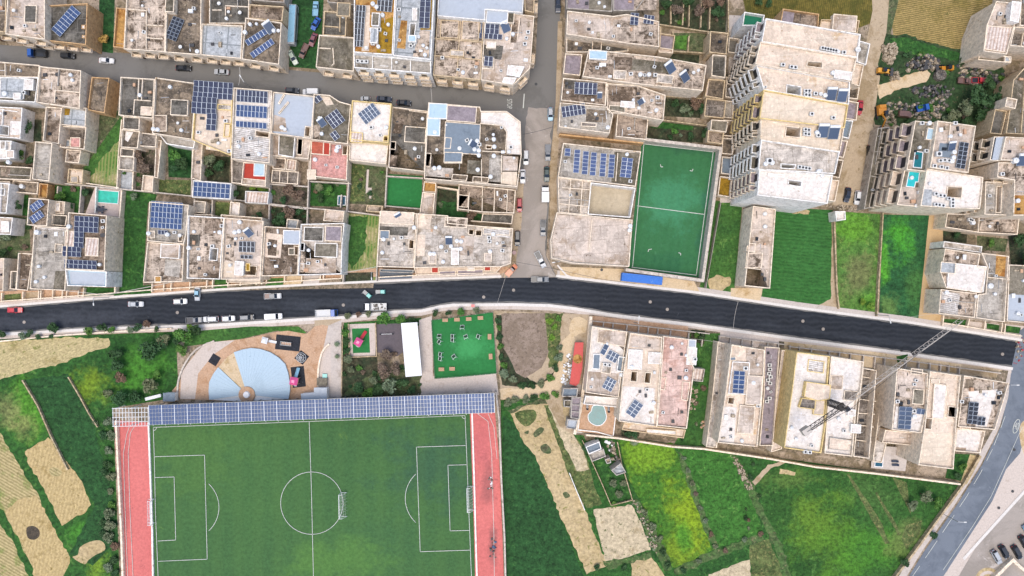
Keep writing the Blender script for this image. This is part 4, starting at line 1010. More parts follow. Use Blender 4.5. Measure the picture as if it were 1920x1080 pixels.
patch('garden',ragged([(820,350),(858,350),(856,380),(822,378)],2),G['dkweeds'])
patch('garden',[(860,366),(878,368),(876,388),(860,386)],G['dkweeds'])
patch('lawn',[(650,400),(712,405),(708,526),(642,526)],G['strips'])
patch('lawn',ragged([(652,404),(690,406),(684,470),(660,505),(648,480)],2),G['lawn'])
patch('field',[(230,356),(295,364),(290,380),(278,380),(268,545),(214,556),(220,450)],G['crop'])
patch('garden',[(150,352),(182,354),(178,385),(152,398)],G['dkweeds'])
patch('garden',[(88,346),(150,350),(150,402),(100,400),(90,372)],G['crop'])
patch('garden',[(14,362),(54,366),(52,405),(14,402)],G['crop'])
patch('garden',[(25,405),(55,408),(58,470),(0,470),(0,440)],G['weeds'])
patch('garden',[(0,468),(38,472),(32,510),(28,540),(0,530)],G['weeds'])
patch('garden',[(40,222),(78,225),(78,266),(40,262)],G['dkweeds'])
patch('yard',[(178,352),(228,356),(222,406),(160,402)],R['pool'])
patch('yard',[(-60,544),(220,540),(640,510),(710,502),(950,500),(960,505),(938,514),(820,514),(600,524),(400,535),(180,552),(-60,572)],G['paving'])
for q,k in (([(158,538),(214,540),(284,534),(284,551),(200,553),(158,556)],'crop'),([(401,524),(428,522),(426,542),(400,544)],'lawn'),([(500,522),(532,521),(531,534),(498,536)],'lawn'),([(2,553),(40,550),(40,562),(2,566)],'olive'),
             ([(46,548),(72,547),(70,562),(48,564)],'dirt'),([(640,512),(700,510),(700,528),(640,530)],'dkweeds'),([(284,532),(355,528),(355,546),(284,550)],'paving'),([(712,506),(775,506),(772,522),(712,524)],'asph_mid'),([(532,518),(565,516),(565,532),(532,534)],'sand'),([(570,516),(600,515),(598,532),(568,533)],'conc')):
 patch('front_garden',q,G[k])
patch('yard',[(1050,500),(1185,505),(1300,525),(1312,548),(1180,532),(1050,516)],G['sand'])
patch('yard',[(1370,540),(1430,540),(1425,565),(1370,560)],G['sand'])
patch('yard',[(1110,590),(1200,602),(1330,620),(1500,645),(1700,670),(1890,695),(1870,790),(1820,880),(1500,850),(1310,830),(1080,815)],G['yard'])
patch('front_garden',[(1110,592),(1290,612),(1290,632),(1110,618)],G['paving'])
patch('garden',[(1292,625),(1350,625),(1322,838),(1262,836),(1288,790),(1300,700)],G['lawn'])
patch('garden',[(1296,618),(1322,620),(1320,645),(1294,640)],G['dkweeds'])
patch('front_garden',[(1350,620),(1460,636),(1460,655),(1350,645)],G['pave'])
patch('front_garden',[(1470,640),(1640,660),(1700,668),(1880,694),(1800,712),(1640,690),(1470,668)],G['sand'])
patch('front_garden',[(1802,682),(1872,692),(1868,708),(1800,702)],G['dirt'])
patch('front_garden',[(1680,668),(1702,664),(1700,676),(1682,680)],G['crop'])
patch('garden',[(1165,800),(1200,800),(1198,818),(1165,818)],G['dkweeds'])
patch('garden',[(1782,850),(1825,852),(1804,902),(1772,896)],G['crop'])
patch('pavement',[(1818,852),(1840,856),(1812,908),(1800,905)],G['straw4'])
patch('yard',[(1062,720),(1100,722),(1092,812),(1075,812)],G['conc'])
patch('yard',ragged([(1052,752),(1065,745),(1075,800),(1062,800)],1),G['straw4'])
z=ZL[0] + .01;ZM=z
st=lambda *a,**k: stroke(*a,**k)
st([(983,176),(981,203)],.3,z,X['line'])
st([(1884,780),(1872,812),(1860,842),(1838,886),(1812,930),(1780,978),(1748,1026),(1700,1095)],.16,z,X['line'],dash=(4,3))
st([(1916,800),(1885,870),(1858,930),(1824,985),(1768,1068)],.14,z,X['line'])
st([(1806,1048),(1840,1010),(1905,938),(1935,905)],.9,z,G['kerb'],name='pavement')
for lab,pts in (('',[(180,567),(400,552)]),): pass
def ellipse(cx,cy,ra,rb,ang,n=28):
 c, s=math.cos(math.radians(ang)),math.sin(math.radians(ang));return [(cx + ra * math.cos(t) * c - rb * math.sin(t) * s,cy + ra * math.cos(t) * s + rb * math.sin(t) * c) for t in [i * 2 * math.pi / n for i in range(n + 1)]]
st(ellipse(1905,799,13.5,5,-72),.22,z,X['line'])
def text(s,x,y,size,ang,zz,mat,parent=None,name='road_marking',sx=1,sy=1):
 c = bpy.data.curves.new(name,'FONT');c.body=s;c.size=size;c.align_x='CENTER';c.align_y='CENTER'
 o = bpy.data.objects.new(name,c);col.objects.link(o);dg=bpy.context.evaluated_depsgraph_get()
 me =bpy.data.meshes.new_from_object(o.evaluated_get(dg));bpy.data.objects.remove(o)
 o = bpy.data.objects.new(name,me);col.objects.link(o);me.materials.clear();me.materials.append(mat);o.location=W(x,y)[:2] + (zz,);o.rotation_euler=(0,0,-math.radians(ang));o.scale=(sx,sy,1)
 if parent is None: structure(o)
 return o
text('40',1905,799,1.6,18,z,X['line'],sx=.8,sy=2.0)
text('STOP',955,195,1.5,90,z,X['line'],sx=.85,sy=1.5)
for x,y in ((333,586),(46,604),(644,572),(907,557),(1219,566),(1251,580),(1505,602),(1543,617),(1879,664),(963,544)):
 mm =MB();w=W(x,y);mm.cyl(0,0,0,.5,.02,14);o=mm.ob('manhole_cover',G['asph_pale'],local=True);o.location=(w[0],w[1],z);structure(o)
for x,y in ((1005,158),(1901,843),(1898,921),(1872,952),(867,12),(1068,478),(1128,506)):
 mm =MB();w=W(x,y);mm.cyl(0,0,0,.45,.02,14);o=mm.ob('manhole_cover',X['dsteel'],local=True);o.location=(w[0],w[1],z);structure(o)
# ---- big football pitch with running track
pit=patch('football_pitch',[(276,790),(905,772),(905,1180),(284,1180)],G['pitch'])
tr=patch('running_track',[(214,788),(278,792),(282,860),(285,1000),(288,1180),(232,1180),(226,1010),(219,880)],G['track'])
tr2=patch('running_track',[(881,774),(928,772),(936,860),(942,1000),(948,1180),(893,1180),(889,1000),(885,880)],G['track'])
z=ZL[0] + .02
def mk(lines,w=.16,name='pitch_marking',par=None):
 mm =MB()
 for ln in lines: stroke(ln,w,z,None,m=mm)
 o = mm.ob(name,X['line']);structure(o)
def arc(cx,cy,rr,a0,a1,n=24,ry=None): return [(cx + rr * math.cos(math.radians(a0 + (a1 - a0) * i / n)),cy + (ry or rr) * math.sin(math.radians(a0 + (a1 - a0) * i / n))) for i in range(n + 1)]
mk([[(288,801),(290,860),(292,960),(297,1080),(298,1180)],[(288,801),(872,779)],[(872,779),(875,850),(880,980),(884,1080),(886,1180)],[(580,790),(584,910),(588,1080),(590,1180)],
 arc(585,943,58.5,0,360,40),[(290,856),(384,853),(389,1048),(297,1052)],[(291,895),(327,894),(330,1012),(296,1014)],arc(351,951,60,-47,47,ry=60),
 [(873,835),(781,838),(788,1034),(882,1031)],[(876,871),(840,872),(844,995),(880,994)],arc(822,934,62,133,227),arc(288,801,6,0,85,6),arc(872,779,6,95,180,6)])
mk([[(243,800),(238,815),(232,850),(235,950),(240,1080),(242,1180)],[(255,795),(245,812),(241,850),(244,950),(250,1080),(252,1180)]] +
   [[(895,775),(915,790),(922,850),(926,1000),(928,1180)],[(915,775),(926,800),(932,860)]],.13,'track_marking')
patch('football_pitch',[(1203,266),(1344,283),(1310,521),(1178,503)],G['turf']);z=ZL[0] + .02
mk([[(1207,270),(1337,285)],[(1337,285),(1305,517)],[(1207,270),(1186,500)],[(1184,501),(1305,516)],[(1194,386),(1320,402)],
 [(1238,308),(1239,313),(1243,313)],[(1299,317),(1298,321),(1293,320)],[(1215,472),(1216,468),(1222,467)],[(1272,474),(1276,475),(1276,479)]],.2)
patch('sports_court',[(810,600),(845,596),(924,586),(931,699),(880,704),(816,709)],G['turf2']);ZT=ZL[0] + .02
# ------------------------------------------------------------------ buildings north of the old street (photo top left)
A=3.0
b('pinkish house at the top left corner with a sunken grey terrace',[(15,-30),(84,-30),(84,74),(10,64)],10,'pinkpale','cream',win='2',rooms=[(r(46,10,68,42,2),.7,'dkgrey')],lines=[(74,66,84,74)],items='d 30 22',on='pinkish house at the top left corner')
zr=b('dark grey roofed house left of the green alley',[(89,10),(164,6),(161,84),(86,76)],8,'dkgrey','tan',win='2',rooms=[(r(153,47,159,54),.5,'white'),(r(154,66,159,71),.5,'white')],on='dark grey roofed house')
sol(126,41,[(0,0,8,2)],-49,zr,'on the dark grey roof left of the green alley','diagonal',7.4,10.5,'blue')
b('brown roofed corner house cut by the left edge',[(-50,-20),(12,-20),(10,60),(-50,56)],9,'brown','stone',win='2')
b('low tan roofed outhouse beside the green alley',[(218,14),(237,16),(232,90),(212,88)],4.5,'rust','tan',cat='outhouse',name='outhouse')
b('blotchy grey roofed house right of the green alley',[(238,-30),(312,-30),(309,97),(232,92)],8,'blot','cream',win='2',lines=[(238,18,276,21,276,93),(277,48,307,49),(277,72,306,74)])
zr=b('brown grey house with one dark tilted solar panel block',[(313,-30),(378,-30),(376,103),(309,98)],8.4,'brown','cream',win='2',items='d 341 90;t 372 98',rooms=[(r(310,-5,326,22,3),2.2,'grey')])
sol(329,55,[(0,0,6,3)],112,zr,'on brown grey roof above the street','dark',7.2,7.6,'bk')
b('house with a dark tarred roof terrace and white dishes',[(392,-30),(468,-30),(466,44),(392,44)],7.8,'dkgrey','cream',lines=[(400,20,416,20),(424,12,466,14),(424,14,424,30)],items='d 413 9;t 426 36 0 .8;d 452 26',on='dark tarred roof terrace')
b('house with a pale grey panelled roof membrane above the street',[(378,44),(455,48),(452,110),(376,103)],8.2,'membr','cream',win='2')
b('small pink brown roofed house at the back',[(468,8),(532,12),(529,40),(467,34)],7.4,'pinkdk','stone')
zr=b('brown roofed corner house with two solar rows',[(460,33),(528,42),(523,121),(453,111)],8.6,'brown','cream',win='2',items='t 461 62;t 482 46 0 .7;d 524 60',on='brown corner house with two solar rows')
sol(482,71,[(0,0,6,1)],-32,zr,'on the upper row of the brown corner roof','lone row of',7.3,11,'blue')
sol(493,92,[(0,0,7,1)],-35,zr,'on the lower row of the brown corner roof','bright row of',7.0,11,'lt')
small('h',507,54,zr,'brown corner house with two solar rows',-35,1.3)
b('low back house at the top beside the bus yard',[(470,-40),(536,-40),(533,5),(468,0)],6.5,'brown','grey',rooms=[(r(490,-30,515,-8),2.2,'dkgrey')])
b('plain grey roofed house between bus yard and framed block',[(598,65),(664,70),(663,134),(592,126)],8.8,'grey','cream',win='2',lines=[(599,91,620,92),(625,92,627,120,623,124)])
b('ragged grey house behind the plain grey roof',[(608,20),(650,24),(648,68),(605,66)],7.8,'dkgrey','stone',rooms=[(r(632,5,656,30,3),1.6,'grey')],items='d 644 31;t 644 32 0 .8',lines=[(610,50,635,52),(638,30,638,60)])
b('small grey outbuilding at the top next to the yard',[(614,-40),(668,-40),(666,10),(614,4)],6,'brown','grey')
zr=b('four storey block with white framed terraces over the street',[(664,-40),(743,-40),(736,103),(663,98)],15,'rust','white',rooms=[(r(697,24,711,48,3),2.4,'grey'),(r(694,52,708,80,3),1.6,'membr')],zones=[([(682,10),(694,10),(692,96),(678,96)],'creamst'),([(712,40),(742,30),(737,100),(706,100)],'ochre')],items='a 697 57;a 712 57;a 700 83;t 718 30;t 700 9;t 707 15;d 688 92',on='white framed block',cat='apartment block',name='apartment_block')
sol(675,50,[(0,0,3,7)],4,zr,'on left side of the white framed block','tall',6,11,'bk')
sol(722,8,[(0,0,4,3)],5,zr,'at the top of the white framed block','square',7,10,'bk')
zr=b('right half of the white framed block with a glass covered court',[(744,-40),(816,-40),(808,112),(737,104)],14.6,'membr','white',holes=[([(770,45),(780,45),(776,70),(768,68)],8)],zones=[([(752,38),(764,39),(760,92),(744,90)],'rust'),([(788,56),(806,58),(804,108),(774,106)],'blot'),([(794,-40),(812,-40),(808,56),(788,56)],'ochre')],rooms=[(r(765,66,780,78,3),2.2,'bluesheet'),(r(773,15,782,38),1.2,'white')],items='a 775 84;a 771 88;t 785 70 0 .8;a 749 20',on='right half of white framed block',cat='apartment block',name='apartment_block')
sol(797,24,[(0,0,2,6)],3,zr,'at the right side of the white framed block','narrow',10,10,'navy')
b('low framed terrace level along the front of the white block',[(663,100),(808,114),(808,138),(664,127)],13,'wgrey','white',lines=[(699,104,699,130),(735,106,735,133),(770,110,770,136)],cat='terrace block',name='terrace_block',win='2',every=1,items='a 672 116;a 680 117;a 688 117',on='framed front terrace')
b('four paned brown roofed house behind a curved metal roof',[(820,32),(907,38),(901,150),(812,141)],10,'blot','stone',win='2',lines=[(864,36,857,145),(816,73,905,80),(814,105,903,113)],rooms=[(r(826,38,860,71,3),.6,'blot'),(r(866,40,898,75,3),.6,'blot'),(r(844,94,870,105,4),1.0,'pale')])
b('hall with a long smooth blue grey metal roof',[(822,-20),(982,-4),(980,24),(910,18),(910,38),(820,30)],11.5,'metal','white',cat='hall',name='hall')
zr=b('curved corner building with white roof canopies at the crossroads',[(910,18),(1002,30),(998,80),(994,128),(962,160),(902,150)],10,'pinkpale','cream',win='234',rooms=[(r(912,18,952,43,4),1.8,'metal','white'),(r(952,22,964,43,4),1.5,'grey'),([(953,122),(983,125),(974,144),(950,140)],1.6,'white','white'),([(945,145),(968,146),(962,158),(942,154)],1.5,'white','white'),(r(904,108,926,129,3),.8,'pale'),(r(912,78,930,90,3),1.2,'white')],zones=[([(908,84),(944,86),(940,112),(906,108)],'dkgrey'),([(960,36),(972,38),(968,80),(957,80)],'pinkdk')],lines=[(960,40,956,82),(974,40,970,75)],items='a 984 84;a 990 62',on='curved corner building',cat='corner building',name='corner_building')
sol(921,60,[(-.3,-.5,4,2),(0,1,5,1)],4,zr,'on the curved corner building near the street','blocky',8.6,9.5,'navy')
sol(916,116,[(0,0,2,2)],6,zr + .8,'on curved corner building beside the white canopies','square',8,9,'navy')
small('h',948,53,zr,'curved corner building',-25,1.2)
b('narrow street house at the top with a brown terrace',[(982,-40),(1004,-40),(1001,24),(984,20)],9,'brown','stone',win='1')
plantlist=[]
# ------------------------------------------------------------------ south side of the old street
b('brown roofed corner house with rough rooftop garden at far left',[(-40,112),(74,122),(72,145),(-40,142)],6.5,'brown','cream',lines=[(12,120,12,144)])
b('house with a square grey roof sheet and white cylinder tank',[(-40,144),(72,145),(66,192),(-40,186)],7,'grey','white',rooms=[(r(0,146,45,184,3),.5,'membr'),(r(45,148,62,168,3),1.2,'white','white'),(r(25,174,38,186),1.3,'white','white')],items='t 13 177 0 1.2;a 48 175',on='square grey roof sheet')
b('house with a blotched pink roof and wide blank side wall',[(74,124),(152,132),(149,204),(68,192)],8,'blot','cream',lines=[(104,193,106,170,150,174)])
b('brown topped house with tan parapet beside the dark alley',[(172,144),(205,146),(196,212),(164,206)],5.5,'brown','tan')
b('grey roofed house with thin white parapet lines',[(226,144),(290,148),(286,222),(222,216)],7.4,'dkgrey','cream',lines=[(262,150,260,188),(269,150,267,188),(254,188,284,190),(254,188,252,215)],rooms=[(r(264,200,284,216,3),.7,'creamst')])
b('pink brown roofed house with a raised square room',[(291,145),(368,156),(360,262),(285,250)],8,'brown','cream',rooms=[(r(320,187,352,216,3),1.4,'dkgrey'),(r(288,216,312,246),.6,'pinkdk')],items='t 290 243;t 298 244',on='pink brown house')
zr=b('house under a large dark stepped solar array',[(368,158),(436,163),(433,292),(360,262)],8,'creamst','yellow',holes=[([(423,232),(432,233),(430,256),(421,256)],.5)],zones=[([(404,232),(432,234),(430,286),(386,280),(388,262),(404,262)],'cream')],items='a 425 228;a 432 284',rooms=[(r(408,196,434,206,3),.6,'pale')],on='house with stepped solar array')
sol(392,195,[(.8,-2.4,8,3),(-.8,.4,5,3),(.9,3.2,2,3)],4,zr + .5,'stepped across the pale yellow house','large',9.2,10.6,'navy')
zr=b('house with three solar rows over a white roof',[(438,164),(510,170),(505,306),(433,298)],8.4,'streak','cream',holes=[([(481,246),(505,249),(504,258),(480,255)],2)],zones=[([(442,168),(506,172),(504,240),(440,238)],'white')])
for i,(yy,rr_,cc) in enumerate(((182,2,'navy'),(210,2,'blue'),(235,1,'blue'))):
 sol(474 - i * .8,yy,[(0,0,8,rr_)],4,zr,'on the white roof right of the stepped array',('top row of','middle row of','bottom row of')[i],7.2,11,cc)
zr=b('house with one big smooth grey metal roof',[(512,172),(590,180),(583,260),(508,250)],8.2,'metal','cream',rooms=[(r(526,176,529,196,30),.5,'grey'),(r(530,188,533,216,40),.5,'grey')],holes=[([(574,238),(582,239),(580,256),(572,255)],.5)],zones=[([(514,215),(535,222),(538,248),(512,246)],'pinkpale')],items='d 536 244;t 530 240',on='big grey metal roofed house')
b('low house with a plain grey square roof terrace',[(509,252),(584,260),(578,298),(508,292)],5.5,'pinkpale','cream',rooms=[([(523,253),(553,256),(550,295),(522,290)],1.8,'grey','white')],holes=[([(560,258),(568,259),(566,290),(558,289)],.5)])
zr=b('grey house with scattered tilted solar panels and tan corner',[(588,176),(618,178),(636,190),(658,196),(652,270),(584,262)],8,'grey','cream',zones=[([(585,234),(600,236),(600,262),(585,262)],'blot'),([(600,180),(618,182),(626,196),(612,198)],'cream')],items='h 605 231 -35;a 637 276;t 632 283;t 634 277',on='grey house with scattered panels')
sol(629,224,[(0,0,4,3)],-37,zr,'on grey roof above the terracotta one','tilted',7,9,'navy')
sol(629,255,[(0,0,2,2)],-37,zr,'just above the terracotta roof','tiny tilted',6.5,8,'navy')
sol(597,187,[(0,0,2,1)],-37,zr,'at the tan street corner of grey house','pair of',7,11,'navy')
b('low house with a terracotta tiled roof and pink terrace',[(583,264),(653,270),(650,338),(580,330)],5,'pinktile','cream',rooms=[([(584,264),(607,265),(606,290),(583,288)],1.5,'terra'),([(607,265),(619,266),(618,291),(606,290)],1.3,'red'),(r(576,318,592,336),.8,'cream')],items='t 592 300;a 612 310 0 .7;a 633 314 0 .8',on='pink terrace',holes=[([(644,272),(652,272),(650,290),(643,290)],.5)])
zr=b('white roofed house with yellow trim and diagonal solar panels',[(660,188),(734,194),(728,268),(655,262)],8.8,'white','yellow',holes=[([(721,256),(727,256),(727,264),(720,264)],.5)],rooms=[([(658,247),(680,249),(679,268),(657,266)],.8,'beams')],items='t 725 240;a 697 240',on='white house with yellow trim')
sol(693,214,[(0,0,5,3)],-37,zr,'on the white roof with yellow trim','diagonal',7,8.4,'gry')
b('low pale tiled terrace behind the white roofed house',[(655,268),(728,270),(724,308),(654,300)],5.5,'white','cream')
zr=b('large grey brown roofed house with a sunken top court',[(735,200),(802,208),(796,322),(728,314)],6.5,'dkgrey','cream',holes=[([(732,266),(742,267),(741,280),(731,279)],.5)],zones=[([(738,200),(800,208),(798,238),(736,232)],'brown'),([(745,220),(760,222),(752,250),(735,250)],'pinkdk'),([(730,290),(745,292),(742,312),(728,310)],'pinkdk')],rooms=[(r(759,238,798,267,4),.8,'dkgrey')],lines=[(768,208,800,212)])
zr=b('big corner complex with slate blue sheets and white tanks',[(803,192),(900,200),(902,208),(950,208),(976,228),(978,290),(970,350),(795,335)],9.2,'brown','cream',holes=[([(836,259),(846,260),(844,278),(834,278)],.5),([(799,288),(808,289),(806,312),(797,311)],.5),([(850,328),(876,330),(874,338),(848,336)],.5),([(888,332),(916,334),(914,342),(887,340)],.5),([(912,273),(922,274),(921,279),(912,279)],3)],
      rooms=[(r(804,194,838,222,2),1.2,'bluesheet','white'),(r(801,222,825,254,2),1.0,'bluesheet','white'),(r(838,199,893,228,4),1.0,'mauve'),([(835,228),(901,233),(899,290),(868,288),(868,292),(832,288)],.5,'slate'),([(833,285),(867,286),(866,304),(832,304)],.7,'slate')],
      zones=[([(902,208),(950,208),(976,228),(978,290),(950,288),(950,248),(942,236),(902,232)],'white'),([(798,312),(850,316),(848,334),(796,330)],'pale'),([(877,300),(903,302),(902,328),(875,325)],'grey'),([(918,290),(942,292),(940,342),(916,340)],'wgrey'),([(943,292),(972,294),(970,320),(942,320)],'pinkpale'),([(942,322),(970,322),(968,348),(940,344)],'cream'),([(903,288),(918,288),(916,330),(903,328)],'dkweeds' if 'dkweeds' in R else 'brown')],
      lines=[(901,232,942,236,950,248,948,286,905,284),(903,300,903,340),(941,292,940,344),(866,306,834,306)],
      items='t 816 249;t 862 279;t 895 265;t 890 281;t 898 283;t 898 292;t 926 262;t 927 276;t 925 253 0 .7;t 896 319;t 926 293;t 920 332;t 815 316;t 824 315;t 837 235 0 .5;a 876 264 -30;h 888 272 -60;a 899 272;a 958 277',on='slate blue corner complex',win='',cat='corner building',name='corner_building')
sol_dummy=None
b('low brown roofed row behind the corner complex',[(860,345),(967,356),(964,400),(906,398),(858,392)],5,'pinkdk','cream',lines=[(880,362,878,398),(905,348,904,396),(928,352,926,400),(952,355,950,398)],holes=[([(860,366),(878,368),(876,388),(859,387)],.3)])
b('small pinkish grey roofed annex beside the dark green yard',[(792,360),(816,362),(812,408),(786,404)],4.5,'pinkpale','cream')
b('small ochre floored annex under the corner complex wall',[(795,340),(818,343),(817,361),(793,359)],3,'rust','cream')
b('small brown roofed workshop beside the street with grey yard',[(905,400),(962,402),(960,420),(902,416)],3.5,'dkgrey','cream',cat='workshop',name='workshop')
# ------------------------------------------------------------------ far left houses
b('pale pink L shaped house left of a dark tree',[(-40,198),(42,202),(38,260),(-40,254)],5,'pinkpale','white',holes=[([(2,236),(18,238),(17,254),(0,252)],.3)],lines=[(0,206,34,210),(8,206,6,236)],rooms=[(r(20,228,38,252),.9,'white','white')])
b('long pinkish roofed house with a tall cream side strip',[(86,200),(116,202),(110,270),(80,264)],6.5,'pinkdk','cream',zones=[([(88,204),(114,206),(113,226),(87,224)],'blot')])
b('pale grey panel roofed house with a walled court behind',[(116,200),(162,202),(160,238),(114,234)],6,'membr','cream',zones=[([(118,202),(132,203),(130,216),(117,216)],'ochre')])
b('roofless walled court with a small pink hut inside',[(114,236),(162,238),(158,280),(112,276)],5.4,'cells','cream',par=3.5,rooms=[(r(132,258,150,276),2.2,'pinktile'),(r(116,262,131,275),1.2,'membr')])
b('pinkish white roofed house with blank wall and three windows',[(66,265),(98,268),(92,340),(60,336)],8.2,'wgrey','cream',win='')
b('brown roofed shed beside the triangular lawn',[(124,280),(152,282),(148,306),(122,304)],4,'blot','cream',cat='shed',name='shed')
b('small walled store at the foot of the triangular lawn',[(128,316),(156,318),(154,345),(126,342)],3,'creamst','stone',cat='shed',name='shed',rooms=[(r(132,330,146,342),.5,'pale')])
b('white house with small dark windows at the left edge',[(-40,262),(22,264),(18,298),(-40,296)],5.5,'white','white',rooms=[(r(0,264,10,280),1,'pale'),(r(12,282,26,296),1.2,'pinkpale')],items='t 19 305',on='white house at left edge')
b('grey pink roofed house above the left gardens',[(-40,308),(60,314),(57,338),(-40,334)],4.8,'grey','cream',zones=[([(2,312),(20,313),(18,332),(0,330)],'pinkdk')])
b('low patio house with round table below grey roofs',[(24,338),(72,342),(70,364),(22,360)],3,'brown','cream',rooms=[(r(0,340,18,364),1.5,'pale')],items='t 44 350 0 1.1',on='patio house')
b('tan roofed lean-to above the dark green garden',[(74,344),(90,345),(88,372),(72,370)],2.8,'rust','tan',cat='lean-to',name='lean_to')
b('white house stack at the left edge beside dense garden',[(-40,340),(18,344),(12,400),(-40,398)],6,'pale','white',lines=[(5,346,2,398)],holes=[([(2,354),(10,355),(9,366),(1,365)],1)])
b('small white roofed hut with dark hatch at left edge',[(-40,405),(24,408),(20,440),(-40,438)],5,'pinkpale','white',rooms=[(r(2,415,16,435),1.2,'white')])
zr=b('small house with two tilted blue solar rows',[(54,371),(92,374),(88,424),(50,422)],7,'pinkdk','cream')
sol(71,386,[(0,0,4,2)],-35,zr,'on small house at left, upper of two','blue tilted',6.4,7,'lt')
sol(71,407,[(0,0,4,2)],-35,zr,'on small house at left, lower of two','blue tilted',6.4,7,'lt')
b('narrow pinkish annex above the blue grey terrace',[(98,376),(122,378),(120,402),(97,400)],4,'pinkpale','cream',rooms=[(r(104,380,112,396),.8,'white')])
b('grey terrace roof between the two solar roofed houses',[(98,402),(126,404),(123,424),(96,422)],5,'dkgrey','cream')
b('house with white streaked pink roof beside the solar roofs',[(64,424),(126,426),(124,508),(122,545),(56,542)],7,'streak','cream',zones=[([(68,430),(124,432),(122,545),(60,542)],'wgrey'),([(104,508),(122,508),(122,543),(100,542)],'grey')],holes=[([(106,458),(118,459),(117,473),(105,472)],.5)],items='t 73 436 0 1.2',on='white streaked pink roof')
zr=b('house with several dark solar blocks and blank side wall',[(128,398),(200,404),(196,508),(122,505)],8.6,'pinkdk','cream',rooms=[(r(160,446,184,480,2),.5,'beams'),(r(122,433,138,462,2),.4,'beams')],items='a 196 415;t 132 425',on='house with several solar blocks')
sol(164,424,[(0,-.3,5,3)],3,zr,'on the top of the many-block solar roof','upper',9,10,'navy')
sol(150,450,[(0,0,2,3)],3,zr,'in the middle of the many-block solar roof','narrow',9,10,'navy')
sol(137,472,[(0,0,4,2)],3,zr,'at left of the many-block solar roof','squarish',8.6,9.4,'navy')
sol(153,496,[(0,0,7,2)],3,zr,'at the foot of the many-block solar roof','long',8.6,8.2,'navy')
b('flat annex with a pale blue glazed roof sheet',[(122,505),(200,509),(199,538),(126,536)],7.6,'bluesheet','white',zones=[([(131,509),(197,512),(196,535),(132,533)],'metal')])
b('long pinkish roofed house at the lower left edge',[(34,474),(62,476),(52,545),(30,543)],5,'pinkdk','cream')
b('narrow grey roofed annex at the lower left gardens',[(20,508),(33,508),(30,543),(18,542)],3.5,'dkgrey','cream')
b('narrow pale house at the bottom of the left edge',[(-40,484),(8,484),(6,546),(-40,546)],5,'pinkpale','cream')
# ------------------------------------------------------------------ lower row west of the crossroads
zr=b('house covered by one big blue solar array',[(280,378),(354,384),(349,440),(344,458),(276,452)],7.6,'wgrey','cream',rooms=[(r(278,433,290,446),.6,'pale')],holes=[([(278,444),(286,445),(285,464),(277,463)] if False else [(337,442),(343,442),(342,452),(336,452)],1)],items='t 281 438;t 316 440;d 340 442',on='house with one big blue array')
sol(314,404,[(0,0,8,5)],4,zr,'covering most of its roof beside the green strip','big',7.4,10,'blue')
sol(307,436,[(0,0,3,1)],4,zr,'just below the big blue array','three',6,8,'navy')
b('speckled pink roofed house with a plain pink room',[(276,454),(345,458),(342,528),(268,530)],6.6,'blot','cream',rooms=[(r(301,458,336,484,3),1.2,'pinkpale','white'),(r(290,518,302,530),.8,'rust')],zones=[([(310,486),(340,488),(336,520),(308,516)],'wgrey')])
b('wide speckled pinkish house with a small sunken court',[(352,404),(420,408),(412,524),(350,522)],7.4,'blot','white',holes=[([(396,466),(409,467),(407,488),(394,487)],2)],zones=[([(385,408),(418,410),(416,440),(383,438)],'pinkdk'),([(355,440),(376,440),(374,462),(354,460)],'dkgrey'),([(372,490),(412,492),(410,522),(370,520)],'pinkdk')],items='t 356 465;t 414 436;a 400 462',on='wide speckled house')
zr=b('pale roofed house with yellow awning and dark square solar block',[(420,408),(494,414),(488,524),(414,524)],7.8,'pinkpale','cream',holes=[([(460,498),(482,500),(480,516),(458,515)],3)],rooms=[(r(440,490,456,516,3),1.4,'white','white'),(r(461,494,468,508),.6,'ochre','yellow')],zones=[([(424,438),(440,440),(438,490),(422,488)],'blot'),([(414,490),(440,492),(438,520),(412,520)],'cream')],items='t 442 436;t 450 434;h 468 437 -35;t 451 417;a 418 424;t 443 448 0 .7',on='house with yellow awning')
sol(464,463,[(0,0,4,2)],2,zr,'on the roof above the yellow awning','dark square',7.4,10,'bk')
sol(463,482,[(0,0,3,1)],2,zr,'in a short strip above the yellow awning','small',7.4,7,'bk')
b('house with a pink walled upper roof above two houses',[(414,402),(492,408),(490,418),(414,416)],6.6,'pinkpale','cream')
b('orange stained roofed house with a white rooftop box',[(496,424),(562,428),(558,516),(490,518)],7.2,'pinkdk','cream',rooms=[(r(531,432,562,458,2),1.2,'metal','white'),(r(541,465,552,478),.6,'grey')],holes=[([(553,462),(560,463),(559,478),(552,477)],.5)],zones=[([(497,436),(530,440),(526,484),(496,482)],'creamst'),([(503,448),(520,450),(518,480),(502,478)],'pinkdk')])
b('pinkish roofed house with white rimmed edge beside grass strip',[(564,420),(646,418),(642,456),(640,514),(558,516)],7,'pale','white',rooms=[(r(590,456,632,482,2),1.0,'grey','white'),(r(610,424,640,452,2),1.6,'mauve','cream'),(r(570,426,606,452,2),.4,'dkgrey')],holes=[([(564,456),(571,457),(570,470),(563,469)],.5)],zones=[([(574,484),(632,486),(630,512),(572,512)],'pinkpale'),([(561,470),(573,472),(571,512),(560,512)],'blot')])
b('pink roofed back house between small garden courts',[(609,392),(646,396),(643,417),(606,414)],5,'pinktile','cream',zones=[([(610,394),(645,398),(642,416),(607,413)],'pinkpale')])
b('small grey roofed outhouse in the middle gardens',[(538,410),(560,412),(556,430),(536,428)],3,'membr','cream',cat='outhouse',name='outhouse')
